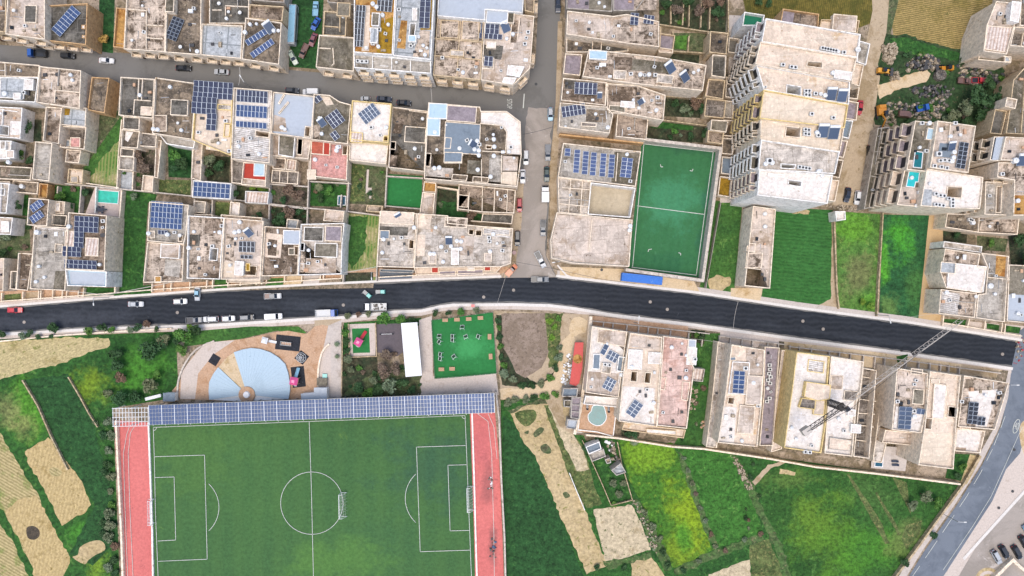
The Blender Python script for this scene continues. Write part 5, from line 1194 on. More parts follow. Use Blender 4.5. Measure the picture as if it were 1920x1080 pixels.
zr=b('grey speckled house with a small dark light well',[(712,396),(782,400),(780,430),(776,502),(706,500)],6,'pale','cream',rooms=[(r(713,397,776,420,3),1.0,'creamst'),(r(712,432,730,448,2),.6,'slate')],holes=[([(768,450),(776,451),(775,466),(767,465)],.5)],zones=[([(712,424),(766,426),(764,442),(710,440)],'dkgrey')],items='t 720 449;h 749 408 -30',on='grey speckled house')
b('broad beige terrace house with many tanks beside the crossroads',[(783,400),(840,404),(840,418),(905,424),(962,428),(958,494),(940,500),(776,502)],6.4,'pale','cream',holes=[([(880,430),(888,431),(887,440),(879,439)],.5),([(893,432),(903,432),(902,442),(892,441)],.5)],
  zones=[([(784,402),(810,404),(806,430),(782,428)],'creamst'),([(860,444),(890,446),(886,480),(858,478)],'pinkpale'),([(782,440),(798,440),(796,480),(780,480)],'creamst'),([(906,424),(958,428),(956,446),(904,442)],'streak')],
  rooms=[(r(832,403,880,426,4) if False else r(834,408,876,426,3),.8,'blot'),(r(846,465,860,496,0),1.3,'white','white'),(r(804,476,818,494,0),1.0,'pinkpale','cream'),(r(908,474,922,490,0),1.0,'pinkpale','cream'),(r(906,428,956,440,3),.4,'streak')],
  items='t 828 463;t 846 462;t 857 452;t 865 453;t 858 468;t 864 467;t 807 476;t 814 476;t 919 472;t 925 439;a 917 446;a 918 453;t 777 427;h 842 452 0;a 942 470',on='broad beige terrace house',cat='terrace house')
b('arched front porch of the beige terrace house',[(776,502),(945,494),(930,512),(780,516)],3.2,'creamst','cream',rooms=[(r(809,496,822,512),.6,'red'),(r(908,490,920,508),.6,'red'),(r(876,499,890,508),.5,'white'),(r(824,508,854,517,-2),.5,'mauve'),(r(858,506,906,516,-2),.5,'mauve')],cat='porch',name='porch',t=.2)
b('dark arched car port in front of the grey speckled house',[(712,504),(776,506),(774,512),(712,510)],3,'slate','grey',cat='car port',name='car_port',t=.2)
b('flat front porch with white rim below the yellow awning',[(424,522),(488,522),(488,530),(424,530)],3,'white','cream',cat='porch',name='porch',t=.15)
b('small utility room under the grass strip houses',[(504,282),(506,282),(505,284),(504,284)],2,'grey','cream') if False else None
zr=b('low open shed carrying a long pale blue solar array',[(362,338),(434,344),(432,374),(360,370)],3.2,'wgrey','white',cat='shed',name='shed')
sol(398,357,[(0,0,8,3)],4,zr,'on the low shed between gardens','long',8.6,9,'blue')
b('red roofed extension with a white canvas awning',[(456,304),(500,306),(498,350),(452,346)],4.2,'red','cream',rooms=[(r(476,302,496,330,2),.9,'bluesheet','white'),([(454,334),(498,338),(497,350),(453,347)],.3,'pinkpale')])
b('grey cluttered back annex left of the red extension',[(434,298),(458,300),(455,345),(434,343)],3.4,'cells','cream')
b('white lattice pergola in the middle of the gardens',[(460,358),(504,360),(502,382),(459,380)],2.6,'beams','white',cat='pergola',name='pergola',t=.15)
b('small grey shed beside the dark pond',[(364,376),(386,378),(384,400),(362,398)],2.8,'wgrey','cream',cat='shed',name='shed')
b('row of grey stone cells between the gardens',[(510,318),(560,322),(558,346),(508,342)],1.6,'cells','cream',lines=[(526,319,525,344),(541,321,540,345)],cat='enclosure',name='stone_enclosure')
b('low pink and brown hut in the middle gardens',[(512,295),(536,297),(535,318),(511,316)],2.6,'pinkdk','cream',rooms=[(r(537,303,554,322),.5,'beams')] if False else (),cat='hut',name='hut')
b('low striped white hut beside the cells',[(538,298),(556,300),(554,320),(536,318)],2.6,'beams','cream',cat='hut',name='hut')
b('brown patch walled garden store by the green lawn',[(688,384),(718,386),(716,398),(686,396)],2.4,'blot','stone',cat='shed',name='shed')
b('pinkish garden wall room beside the pool court',[(268,328),(288,330),(286,360),(265,358)],2.4,'creamst','cream',cat='shed',name='shed')
b('long pale wall terrace right of the brambles',[(292,262),(303,263),(296,334),(289,333)],3,'pinkpale','cream',cat='terrace',name='terrace')
b('white balcony terrace above the tree garden',[(298,252),(366,264),(363,278),(312,270)],5,'wgrey','white',cat='terrace',name='terrace')
b('speckled grey low roof between lawn and brambles',[(224,292),(252,294),(250,320),(222,318)],3,'wgrey','cream')
b('dark walled stairwell left of the brambles',[(226,277),(252,280),(250,294),(225,293)],3,'dkgrey','cream')
b('brown roofed low house above the stairwell',[(228,242),(262,246),(258,278),(226,276)],5,'brown','cream',zones=[([(236,246),(250,248),(240,266),(234,262)],'white')])
b('grey roofed annex right of the triangular lawn',[(231,218),(262,220),(261,244),(230,242)],6,'dkgrey','cream')
b('dark brown cluttered annex above the brambles',[(262,248),(294,252),(292,276),(260,274)],4,'cells','cream',items='a 264 268 0 .8',on='cluttered annex')
b('pale terrace under the stepped solar house',[(362,264),(380,268),(376,340),(358,334)],3,'pinkpale','cream',cat='terrace',name='terrace')
b('tall narrow stucco room behind the pool terrace',[(126,398),(200,404),(199,410),(126,404)],7,'pinkpale','cream') if False else None
b('grey roofed narrow strip house by the green pool',[(364,386),(364,386),(364,386)],1) if False else None
b('grey pinkish roof block behind the speckled house',[(364,402),(398,402),(398,412),(364,410)],5,'pinkdk','cream')
b('thin pink plastered wall house right of the blue array',[(432,378),(450,380),(448,404),(430,402)],4,'white','cream')
# ------------------------------------------------------------------ north east,between the side street and the flats
b('grey corrugated roofed sheds at the top of the side street',[(1064,-40),(1150,-40),(1148,22),(1062,16)],6,'grey','grey',zones=[([(1066,-40),(1104,-40),(1104,18),(1064,16)],'mauve')],items='t 1133 14 0 .7',on='corrugated sheds',cat='shed',name='shed')
b('grey sheet roofed building at the top with tan barrel',[(1150,-40),(1236,-40),(1192,20),(1150,20)],6.4,'mauve','grey',zones=[([(1192,-40),(1236,-40),(1230,18),(1188,20)],'blot')],cat='shed',name='shed')
zr=b('long pale pink speckled roof right of the side street',[(1064,20),(1150,30),(1175,26),(1236,40),(1236,88),(1180,82),(1062,64)],8,'pinkpale','cream',zones=[([(1150,36),(1236,46),(1234,86),(1148,76)],'blot')],items='a 1080 40 0 .7',on='long pale pink roof')
sol(1189,37,[(0,0,2,3)],5,zr,'at the left of two above pale pink roof','dark',7.6,7.4,'navy')
sol(1216,38,[(0,0,3,2)],8,zr,'at the right of two above pale pink roof','dark',6.4,8,'navy')
b('low house with a dark sunken courtyard and stone hut',[(1062,64),(1180,78),(1178,96),(1148,98),(1062,98)],4.5,'dkgrey','cream',rooms=[(r(1111,64,1128,94,2),1.8,'brown'),(r(1130,62,1178,72,3),1.2,'pale')],zones=[([(1066,70),(1108,72),(1106,95),(1065,95)],'brown')],holes=[([(1132,72),(1150,73),(1149,81),(1131,80)],.3)])
zr=b('long grey speckled roof strip with solar water heaters',[(1104,92),(1234,106),(1325,122),(1318,170),(1200,158),(1092,144)],9,'blot','cream',rooms=[(r(1105,95,1138,111,3),1.0,'bluesheet','white'),(r(1150,132,1174,148,4),.8,'pale'),(r(1232,140,1262,156,6),1.0,'pale')],zones=[([(1152,106),(1186,108),(1184,132),(1150,130)],'pinkdk'),([(1096,116),(1150,120),(1148,142),(1094,140)],'pinkdk'),([(1186,110),(1260,118),(1256,138),(1184,132)],'grey')],items='h 1256 129 -38 1.3;h 1283 146 -38 1.2;t 1200 141;t 1216 141;a 1182 140;a 1228 142;a 1208 142 0 .8',on='long grey speckled strip')
b('pink terrace court with a parked motorbike spot',[(1060,100),(1092,102),(1088,142),(1056,138)],4.5,'mauve','cream',cat='terrace',name='terrace')
b('small white grey hut beside the courtyard lawn',[(1232,88),(1262,92),(1262,100),(1236,98)],3,'pinkpale','cream',rooms=[(r(1237,64,1264,92,3),1,'mauve')] if False else (),cat='hut',name='hut')
b('pinkish roofed back house left of the lettuce garden',[(1208,46),(1240,50),(1238,88),(1206,84)],6.5,'pinkpale','stone')
b('plain concrete floored court beside the lettuce garden',[(1238,62),(1266,66),(1262,94),(1236,90)],2,'mauve','stone',cat='court',name='walled_court')
zr=b('pink blotched roof with dark solar block by the side street',[(1056,146),(1139,154),(1136,198),(1052,188)],8,'pinkdk','cream',lines=[(1136,156,1134,196)],zones=[([(1060,150),(1080,152),(1078,168),(1058,166)],'dkgrey')],items='h 1124 180 0 .7',on='pink blotched roof')
sol(1098,167,[(0,0,5,2)],3,zr,'on pink blotched roof by the side street','dark',8.4,11,'navy')
b('grey speckled roof with scattered clutter and round tanks',[(1139,156),(1196,160),(1248,178),(1244,226),(1138,206)],7.4,'blot','cream',rooms=[(r(1164,190,1190,201,3),1.0,'white','white'),(r(1142,198,1172,212,3),.8,'grey')],zones=[([(1142,160),(1188,164),(1186,192),(1140,190)],'pinkdk')],items='t 1187 188 0 .7;a 1232 184;h 1201 192 60 .8',on='grey speckled roof with clutter')
zr=b('grey roofed house with a leaning solar row',[(1050,192),(1138,200),(1150,214),(1143,250),(1048,238)],8,'wgrey','cream',rooms=[(r(1090,230,1118,237,3),.6,'cells')],zones=[([(1100,204),(1140,208),(1136,230),(1098,228)],'brown')],items='t 1139 240;t 1060 238 0 .6',on='grey house with leaning solar row')
sol(1075,208,[(0,0,6,2)],-9,zr,'leaning on the grey roof by the street','dark',7.4,10,'navy')
b('low roof with pale bushes left of the dark garden',[(1158,212),(1216,218),(1212,262),(1154,256)],5.5,'pinkdk','cream',rooms=[(r(1140,226,1160,248,2),.8,'white','white')] if False else ())
b('square brown roofed barn beside the flats',[(1332,58),(1366,62),(1362,102),(1330,98)],6,'brown','stone',cat='barn',name='barn')
b('grey roofed barn with white rim beside the flats',[(1336,102),(1362,104),(1360,146),(1334,142)],6,'dkgrey','cream',cat='barn',name='barn')
b('brown slatted store below the grey barn',[(1328,148),(1360,150),(1356,186),(1322,180)],4,'beams','stone',zones=[([(1330,150),(1358,152),(1354,184),(1326,180)],'brown')],cat='barn',name='barn')
b('brown rough roofed sheep pen below the slatted store',[(1324,184),(1362,188),(1358,222),(1320,218)],3,'cells','stone',cat='pen',name='animal_pen')
b('small grey topped hut at the corner of dark garden',[(1334,224),(1366,226),(1362,248),(1332,244)],4.5,'grey','cream',cat='hut',name='hut')
b('brown stony hut above the pitch corner',[(1328,244),(1358,248),(1354,270),(1326,266)],3.5,'pinkdk','stone',cat='hut',name='hut')
zr=b('club house with six columns of solar panels',[(1056,268),(1202,284),(1192,350),(1046,332)],6,'wgrey','cream',lines=[(1158,288,1154,340)],zones=[([(1152,284),(1200,288),(1192,348),(1146,342)],'grey')],cat='club house',name='club_house')
for i,(xx,yy,n_) in enumerate(((1064,286,2),(1081,303,6),(1097,306,6),(1112,308,6),(1130,310,6),(1146,312,6))):
 sol(xx,yy,[(0,0,1,n_)],4,zr,f"in the {('short first', 'second', 'third', 'fourth', 'fifth', 'sixth')[i]} column from the street on club house",'',11,7.2,'lt')
sol(1174,315,[(0,0,2,5)],7,zr,'right of the six columns beside the pitch','double column of',10.5,7.4,'lt')
b('low section of the club house with pipe grid roof',[(1046,332),(1108,340),(1104,404),(1048,398)],5.4,'pale','cream',lines=[(1070,336,1066,398),(1092,338,1088,400),(1050,382,1104,388),(1054,352,1104,356)],cat='club house',name='club_house')
b('roofless court with a bare sandy floor beside the pitch',[(1108,342),(1192,352),(1182,408),(1102,402)],5.6,'pale','white',par=4.5,on='! sandy court',zones=[([(1108,344),(1190,352),(1182,406),(1102,400)],'sand2')],cat='court',name='walled_court')
b('big plain pinkish roofed hall above the black road',[(1044,398),(1186,412),(1180,500),(1074,494),(1034,484),(1032,450)],5.6,'pale','cream',zones=[([(1044,402),(1184,414),(1178,498),(1076,490),(1036,480),(1036,450)],'pinkpale')],lines=[(1110,412,1104,470)],items='t 1181 424;t 1180 432',on='big plain pinkish hall',cat='hall',name='hall')
walls('tall beige wall round the small green pitch',[(1200,260,1352,278,1318,526,1176,506)],4,.9,'conc')
walls('low pale wall along the street side of solar club house',[(1050,252,1205,268)],3,.5,'tan')
Fl=[((1436,34),(1614,64),(1608,108),(1428,78),'creamst',0),((1426,78),(1607,108),(1596,152),(1416,120),'creamst',1),((1418,121),(1594,152),(1592,196),(1432,168),'creamst',2),((1432,168),(1591,196),(1584,240),(1424,222),'cream',3),((1426,222),(1583,240),(1576,284),(1426,262),'cream',4),((1427,262),(1575,284),(1566,326),(1422,318),'pale',5),((1424,318),(1562,328),(1552,382),(1420,366),'white',6)]
words=('topmost','second from the top','third from the top','middle','third from the bottom','second from the bottom','bottom white')
holes={0: [],1: [([(1514,80 + 36),(1540,118),(1540,128),(1512,124)],12)],2: [([(1475,160),(1500,164),(1500,182),(1474,178)],12)],3: [],4: [([(1474,238),(1500,241),(1498,258),(1472,255)],12)],5: [([(1464,308),(1490,310),(1488,316),(1464,315)],12)],6: [([(1478,338),(1502,341),(1500,350),(1478,346)],12)]}
flitems={0: 'a 1540 92;a 1545 93;a 1550 94;a 1555 95;a 1560 96;a 1565 97;d 1604 96 0 1.4;a 1580 100;t 1570 98 0 .8',1: 'a 1482 127;a 1489 128;t 1560 138;a 1466 123',2: 'a 1509 172;a 1515 172;a 1509 179;a 1515 180;a 1527 177;d 1536 178;h 1556 179 0 1.3;h 1576 182 0 1.3;t 1545 180',3: 'a 1434 164 0 .6;a 1520 215;a 1560 222',4: 'a 1508 244;a 1514 245;a 1508 252;a 1514 253;t 1530 249;h 1540 248 0 1.4;h 1560 251 0 1.4;a 1532 255',5: 'a 1440 303 0 1.5;t 1446 306;a 1497 314;a 1503 315;a 1509 316;a 1515 317;t 1434 308;t 1533 322',6: 'a 1535 322 0 1.1;t 1540 330 0 .8'}
for (p0,p1,p2,p3,mt,i) in Fl:
 b(f'{words[i]} block of flats in the tall row with side balconies',[p0,p1,p2,p3],22 + (.6 if i % 2 else 0),mt,'yellow' if i in (3,) else ('white' if i in (0,2,5,6) else 'cream'),holes=holes[i],items=flitems[i],on=f'{words[i]} block of flats',cat='block of flats',name='block_of_flats',win='',par=.8,
      rooms=[(r(1565,133,1597,148,8),1.2,'white','white')] if i==1 else [(r(1440,326,1470,331,5),.4,'white','white')] if i==6 else ())
 side_balconies(1.5,((.04,.5),(.56,.78)) if i % 2==0 else ((.1,.42),(.5,.96)),('mauve','dkgrey','grey')[i % 3],('white','cream','white','yellow','cream','white','cream')[i])
yards=(('blue covered small yard pool beside the top flats',[(1367,70),(1387,73),(1384,100),(1365,98)],'dkgrey'),('dark tree filled yard beside the third flats',[(1362,144),(1382,146),(1380,184),(1360,182)],'cells'),('grey tiled yard with white rim beside the middle flats',[(1358,188),(1376,190),(1374,222),(1356,220)],'wgrey'),('brown walled yard beside the tan balconies',[(1356,224),(1378,226),(1374,256),(1354,254)],'pinkdk'),('brown grey yard above the slate one',[(1355,258),(1378,260),(1374,290),(1353,288)],'brown'),('slate grey sunken yard with table beside the flats',[(1354,293),(1378,296),(1374,328),(1352,325)],'slate'),('ochre floored yard beside the bottom white flats',[(1350,330),(1374,333),(1370,370),(1346,366)],'ochre'))
for lab,q,mt in yards: b(lab,q,1.8,mt,'cream',par=1.5,cat='yard',name='walled_yard')
pool('small blue pool in the yard by the top flats',[(1374,73),(1386,74),(1384,94),(1380,98),(1378,84)],.6,'pool_aqua')
east=(('grey patio of the top flats facing the dirt road',[(1612,76),(1632,82),(1624,122),(1606,116)],'wgrey','white',9),('orange tiled patio behind the second flats',[(1604,118),(1620,122),(1612,162),(1596,156)],'creamst','cream',9),('long mauve patio above the dirt road',[(1590,188),(1610,192),(1606,226),(1584,222)],'mauve','cream',6),('dark glazed patio of the middle flats',[(1580,224),(1600,226),(1592,260),(1576,256)],'slate','white',6),('brownish patio behind the third flats from the bottom',[(1594,160),(1612,164),(1608,186),(1590,184)],'brown','cream',6),('grey patio strip behind lower flats',[(1568,262),(1590,264),(1582,296),(1562,292)],'mauve','cream',6),('dark brown patio strip behind lower flats',[(1560,297),(1582,300),(1574,334),(1556,330)],'pinkdk','cream',6),('orange patio strip behind the bottom white flats',[(1554,336),(1574,338),(1566,378),(1546,374)],'creamst','cream',6))
for lab,q,mt,wl,hh in east: b(lab,q,hh,mt,wl,par=1.0,cat='patio',name='roof_patio')
b('green floored roof terrace above the flats',[(1396,22),(1434,28),(1430,48),(1392,48)],10,'green','white',par=1.6,cat='terrace',name='terrace')
b('raised grey brown roof at the top of the flats row',[(1468,16),(1536,26),(1534,54),(1464,40)],14,'mauve','tan',zones=[([(1490,22),(1534,28),(1532,52),(1486,46)],'pinkdk')],cat='block of flats',name='block_of_flats')
b('tan stone roof with a raised box above the flats',[(1540,36),(1612,38),(1608,62),(1536,54)],13,'creamst','stone',rooms=[(r(1562,28,1606,58,5),2,'pinkpale','cream')],cat='block of flats',name='block_of_flats')
zr=b('pinkish flats with a rooftop pool and angled balcony front',[(1716,226),(1752,230),(1738,322),(1700,318)],15.5,'grey','cream',win='',garage=False,zones=[([(1704,300),(1712,300),(1710,318),(1700,318)],'pinkpale')],rooms=[(r(1738,240,1750,262,10),1.0,'bluesheet')],items='a 1726 232;t 1740 232;a 1734 284',on='pinkish flats with rooftop pool',cat='block of flats',name='block_of_flats')
side_balconies(2.0,((.03,.3),(.36,.62),(.68,.97)),'mauve')
pool('dark turquoise rooftop pool, the upper of two',[(1715,283),(1731,285),(1728,316),(1711,314)],zr + .05,'pool_teal')
zr=b('tall flats with a cross braced beige roof and dark panels',[(1758,226),(1830,236),(1816,324),(1744,314)],17,'pinkpale','cream',win='',lines=[(1780,230,1777,268)],zones=[([(1762,268),(1788,270),(1782,296),(1758,294)],'slate')],items='a 1756 290 0 1.4;a 1760 302;a 1768 301;a 1776 302;t 1786 286;t 1785 296;a 1749 312;a 1762 314;a 1772 316;h 1782 276;a 1788 232;t 1782 303',on='cross braced beige roof',cat='block of flats',name='block_of_flats')
sol(1802,292,[(0,0,2,6)],9,zr,'in a tall block on the braced beige roof','dark',8.5,8.2,'bk')
zr=b('flats with a big plain white roof beside the fields',[(1738,316),(1844,332),(1838,392),(1780,390),(1726,386)],16,'white','cream',par=.6,holes=[([(1776,350),(1802,352),(1800,371),(1774,369)],8)],zones=[([(1730,354),(1748,356),(1746,388),(1727,386)],'membr')],items='a 1752 364;a 1760 367;a 1767 368;a 1783 375;a 1783 381;a 1783 387;a 1752 384;a 1758 385;a 1765 386;a 1776 373;t 1742 345 0 .8',on='plain white roofed flats',cat='block of flats',name='block_of_flats')
zr2=b('pink terrace wing of the flats with the pale turquoise pool',[(1696,318),(1740,322),(1724,388),(1682,384)],14,'pinkpale','cream',win='',garage=False,zones=[([(1698,320),(1738,322),(1732,352),(1690,350)],'grey')],items='t 1716 386 0 .8;a 1722 361',on='pink terrace wing',cat='block of flats',name='block_of_flats')
side_balconies(2.0,((.03,.45),(.52,.97)),'creamst')
pool('pale turquoise rooftop pool, lower of two',[(1704,319),(1725,320),(1722,342),(1717,342),(1715,352),(1698,350)],zr2 + .05,'pool_aqua')
b('low grey garages and walls along the dirt road',[(1646,240),(1668,238),(1640,388),(1620,392)],2.6,'grey','grey',lines=[(1640,285,1660,286),(1630,330,1650,334)],cat='garages',name='garage_row')
zr=b('flats at the right edge with a rounded pink terrace',[(1886,256),(1990,262),(1990,305),(1876,300)],16,'pinkpale','cream',zones=[([(1868,258),(1884,256),(1876,300),(1860,300)],'metal')],items='t 1900 302 0 1.3;h 1912 302 0 1.3',on='rounded pink terrace flats',win='3',cat='block of flats',name='block_of_flats',every=2,garage=False)
b('glazed strip roof on the flats at right edge',[(1864,256),(1884,256),(1874,302),(1856,300)],15,'metal','cream',cat='block of flats',name='block_of_flats',win='',garage=False)
side_balconies(1.6,((.05,.45),(.55,.95)),'grey')
b('speckled brown roofed flats with ochre corner at right edge',[(1872,304),(1990,308),(1990,404),(1900,404),(1902,338),(1870,332)],15,'blot','cream',zones=[([(1902,366),(1990,368),(1990,402),(1900,402)],'rust')],items='t 1905 377;a 1876 327',on='ochre cornered flats',win='4',cat='block of flats',name='block_of_flats',garage=False)
b('recessed lower flats wing left of the ochre corner',[(1848,340),(1900,344),(1898,404),(1846,402)],12,'wgrey','cream',win='3',cat='block of flats',name='block_of_flats',holes=[([(1868,350),(1876,350),(1874,398),(1866,398)],3)],lines=[(1886,342,1884,402)],garage=False)
b('tall building with a white tower room and sagging beam roof',[(1868,2),(1912,6),(1902,50),(1888,102),(1844,96),(1850,48)],9,'pinkpale','cream',rooms=[([(1898,2),(1915,4),(1910,42),(1894,38)],2.4,'white','white'),([(1852,48),(1900,52),(1886,98),(1846,92)],.35,'beams')],cat='building')
b('grey patio below the beam roofed building',[(1838,96),(1892,106),(1896,118),(1834,112)],5,'grey','cream',cat='patio',name='roof_patio',rooms=[(r(1884,106,1896,116),.8,'membr')])
b('dark roofless cells right of the beam roof',[(1902,50),(1990,56),(1990,92),(1894,86)],9,'cells','cream',par=4,lines=[(1918,52,1912,88)])
b('warehouse at top right edge with tan roof',[(1916,-40),(1990,-40),(1990,50),(1912,48)],10,'brown','cream',cat='warehouse',name='warehouse')
b('curved grey roofed hall at the right edge above the flats',[(1990,110),(1920,128),(1900,150),(1894,200),(1886,250),(1990,256)],6,'grey','stone',lines=[(1920,150,1912,250)],cat='hall',name='hall')
b('small white pavilion on the grey hall edge',[(1888,182),(1908,186),(1904,204),(1884,200)],7.5,'pale','cream',cat='hut',name='hut')
b('grey slab shed above the rounded pink terrace flats',[(1866,204),(1888,208),(1878,252),(1856,250)],5,'dkgrey','stone',cat='shed',name='shed')
b('long pinkish warehouse with a pale side wall between fields',[(1412,386),(1455,392),(1444,541),(1396,536)],7,'pinkpale','cream',rooms=[(r(1404,456,1416,472,5),.7,'pinkpale'),([(1400,474),(1430,474),(1428,502),(1398,502)],.4,'blot')],holes=[([(1401,462),(1408,462),(1407,470),(1400,470)],3)],lines=[(1396,502,1424,505)],cat='warehouse',name='warehouse')
b('white slab shed at the head of the green fields',[(1566,396),(1585,396),(1586,412),(1568,414)],2.6,'white','white',cat='shed',name='shed')
b('long tan building band right of the plain white flats',[(1776,400),(1912,404),(1908,440),(1834,436),(1772,426)],4,'brown','cream',zones=[([(1842,406),(1912,408),(1908,436),(1836,432)],'blot')],lines=[(1834,405,1832,436)],items='a 1820 414;t 1822 418;a 1816 412',on='long tan building band')
b('white walled long roof above the white sheet house',[(1770,452),(1842,462),(1840,474),(1768,464)],4.6,'pale','white',cat='wall house',name='flat_roofed_house')
zr=b('house with a brilliant white raised roof sheet',[(1772,466),(1838,476),(1834,500),(1850,502),(1840,550),(1774,540),(1764,512)],6,'blot','cream',rooms=[([(1782,500) if False else (1778,513),(1778,496),(1850,500),(1844,548),(1775,540)] if False else [(1792,494),(1850,500),(1844,548),(1776,540),(1778,512),(1790,512)],.8,'white','white'),(r(1764,492,1792,512,5),1.6,'membr','cream')],on='brilliant white roof sheet house')
b('stained pinkish roofed house above the crane jib tip',[(1764,542),(1832,550),(1828,596),(1760,588)],5.6,'blot','cream',zones=[([(1766,546),(1800,550),(1796,590),(1762,586)],'streak')],items='t 1772 548;d 1826 556',on='stained pinkish house')
b('grey stained house right of the white roof sheet',[(1840,474),(1892,480),(1884,604),(1830,596),(1834,552),(1848,550),(1852,502)],5.8,'wgrey','cream',lines=[(1850,520,1890,524)],zones=[([(1868,476),(1892,480),(1888,520),(1866,516)],'rust')],items='t 1853 536 0 1.3',on='grey stained house')
b('pale grey roofed house at the right edge above the road',[(1892,496),(1990,500),(1990,612),(1888,602)],5.6,'grey','cream',zones=[([(1890,552),(1990,556),(1990,608),(1888,600)],'metal')])
# ------------------------------------------------------------------ south east of the road
zr=b('white house with a courtyard of pots at its road end',[(1110,612),(1176,622),(1160,745),(1098,736)],7.4,'white','cream',rooms=[([(1128,608) if False else (1122,616),(1176,622),(1172,650),(1120,642)],.5,'pinkpale'),(r(1112,664,1125,692,3),.6,'slate','white'),(r(1128,682,1146,700,8),.8,'pale')],zones=[([(1102,696),(1160,700),(1158,742),(1100,736)],'pinkpale'),([(1174,624),(1176,624),(1172,660),(1152,640)],'cells')],items='t 1138 644 0 .6;a 1134 683;a 1142 684;t 1165 702',on='white house with pots')
sol(1133,655,[(0,0,2,1)],-62,zr,'at the top left of the white house','pair of dark',10,10,'gry')
sol(1148,668,[(0,0,3,2)],28,zr,'in the upper group on white house','dark',7.2,9,'gry')
sol(1142,720,[(0,0,3,3)],28,zr,'in the lower group on white house','dark',6.5,7.8,'gry')
b('narrow glazed lean-to between white house and sand house',[(1160,668),(1174,670),(1170,698),(1156,696)],7.8,'slate','white',cat='lean-to',name='lean_to')
b('white roofed strip above the kidney pool',[(1098,742),(1160,746),(1158,764),(1094,758)],3.4,'white','white',cat='pergola',name='pergola')
zr=b('sandy roofed house with two deep light wells',[(1182,624),(1242,632),(1238,700),(1232,800),(1160,790),(1170,690)],9,'creamst','cream',holes=[([(1184,697),(1194,697),(1193,715),(1182,714)],.5),([(1210,699),(1220,699),(1218,718),(1208,717)],.5)],rooms=[(r(1178,656,1204,692,3),.8,'white','white'),(r(1216,661,1240,682,3),.8,'white','white')],zones=[([(1182,628),(1240,634),(1238,656),(1180,650)],'pinkpale'),([(1166,724),(1228,728),(1226,796),(1160,788)],'white')],items='t 1184 688 0 1.1',on='sandy house with two wells')
sol(1189,766,[(0,0,2,4)],35,zr,'on the sandy house at the garden end','tilted grey',10,7.6,'gry')
b('pink stained roofed house beside the long green garden',[(1244,630),(1292,636),(1290,668),(1302,690),(1296,740),(1288,804),(1232,798),(1238,720)],9,'pinkst','cream',holes=[([(1235,709),(1248,708),(1245,730),(1234,728)],.5),([(1280,716),(1292,717),(1288,750),(1278,748)],1)],zones=[([(1246,634),(1290,640),(1288,800),(1234,796),(1240,700)],'pinkst')],rooms=[(r(1288,652,1306,684,3),.6,'white','white'),(r(1290,637,1305,651,3),.6,'metal','white')],items='t 1285 708;a 1286 694 0 .8;a 1302 673;t 1286 666 0 .7',on='pink stained house')
b('slatted wooden rack beside the green garden',[(1300,690),(1322,692),(1318,716),(1298,714)],3,'beams','grey',cat='rack',name='storage_rack')
b('rear terrace of the two sand coloured houses',[(1170,792),(1286,806),(1282,822),(1166,806)],4,'creamst','stone',cat='terrace',name='terrace',rooms=[(r(1212,806,1268,814,4),.8,'white')])
zr=b('cream house with a fenced solar terrace beside a ramp',[(1372,646),(1434,656),(1432,704),(1428,762),(1420,838),(1346,830),(1360,740)],9.6,'creamst','cream',rooms=[([(1374,678),(1406,680),(1402,740),(1366,738)],.8,'pinkpale','white'),([(1402,704),(1430,706),(1426,760),(1398,758)],1.0,'pinkpale','cream'),([(1388,760),(1416,762),(1412,814),(1382,812)],.8,'pinkpale','cream'),(r(1368,669,1380,676),.4,'slate')],zones=[([(1354,762),(1382,764),(1376,830),(1348,828)],'white'),([(1398,650),(1430,655),(1428,700),(1400,700)],'pinkpale')],holes=[([(1390,764),(1398,764),(1396,778),(1388,777)],2),([(1366,745),(1376,746),(1374,757),(1364,756)],3)],items='t 1411 717;a 1396 690 0 1.2;a 1420 760',on='cream house beside ramp')
sol(1384,716,[(0,0,2,5)],4,zr + .3,'inside the white fenced roof terrace','bright',10.5,8.4,'blue')
b('side court with piled materials right of the cream house',[(1434,650),(1462,652),(1450,836),(1424,836),(1432,740)],3,'mauve','cream',items='a 1441 684;a 1442 692;a 1440 700;a 1443 706;a 1438 712;a 1442 718;a 1441 746;a 1436 752',on='side court',cat='court',name='walled_court')
zr=b('white roofed house under construction below the crane',[(1494,660),(1556,668),(1552,718),(1548,800),(1540,850),(1470,840),(1484,740)],11,'white','yellow',rooms=[([(1512,716),(1558,722),(1556,748),(1534,752),(1508,744)],1.8,'creamst','yellow'),([(1504,746),(1530,750),(1528,768),(1498,764)],1.2,'cells','yellow'),(r(1526,750,1546,778,5),.8,'creamst','yellow'),([(1516,674),(1546,678),(1544,700),(1514,696)],.25,'streak')],items='a 1508 846;a 1516 847',on='white roof below crane',cat='building site',name='unfinished_house')
zr=b('half built house with white boxes beside the crane',[(1558,668),(1620,678),(1614,732),(1608,740),(1598,856),(1546,850),(1552,760)],10.6,'white','cream',rooms=[([(1584,732),(1612,734),(1608,752),(1582,750)],.5,'cells'),(r(1590,768,1604,780,4),1.2,'white','white'),(r(1596,796,1614,812,4),1.2,'white','white'),([(1556,820),(1598,826),(1594,846),(1554,842)],.6,'creamst','grey'),(r(1558,704,1580,730,5),.2,'pinkpale')],zones=[([(1556,820),(1598,824),(1596,846),(1552,842)],'rust')],items='',on='half built house',cat='building site',name='unfinished_house')
b('row of open brown cells beside the half built house',[(1618,690),(1644,694),(1630,860),(1600,856),(1612,740)],8,'cells','cream',par=3,lines=[(1614,706,1642,710),(1612,748,1640,752),(1608,774,1638,776),(1606,796,1636,800),(1602,824,1632,828)],cat='building site',name='unfinished_house')
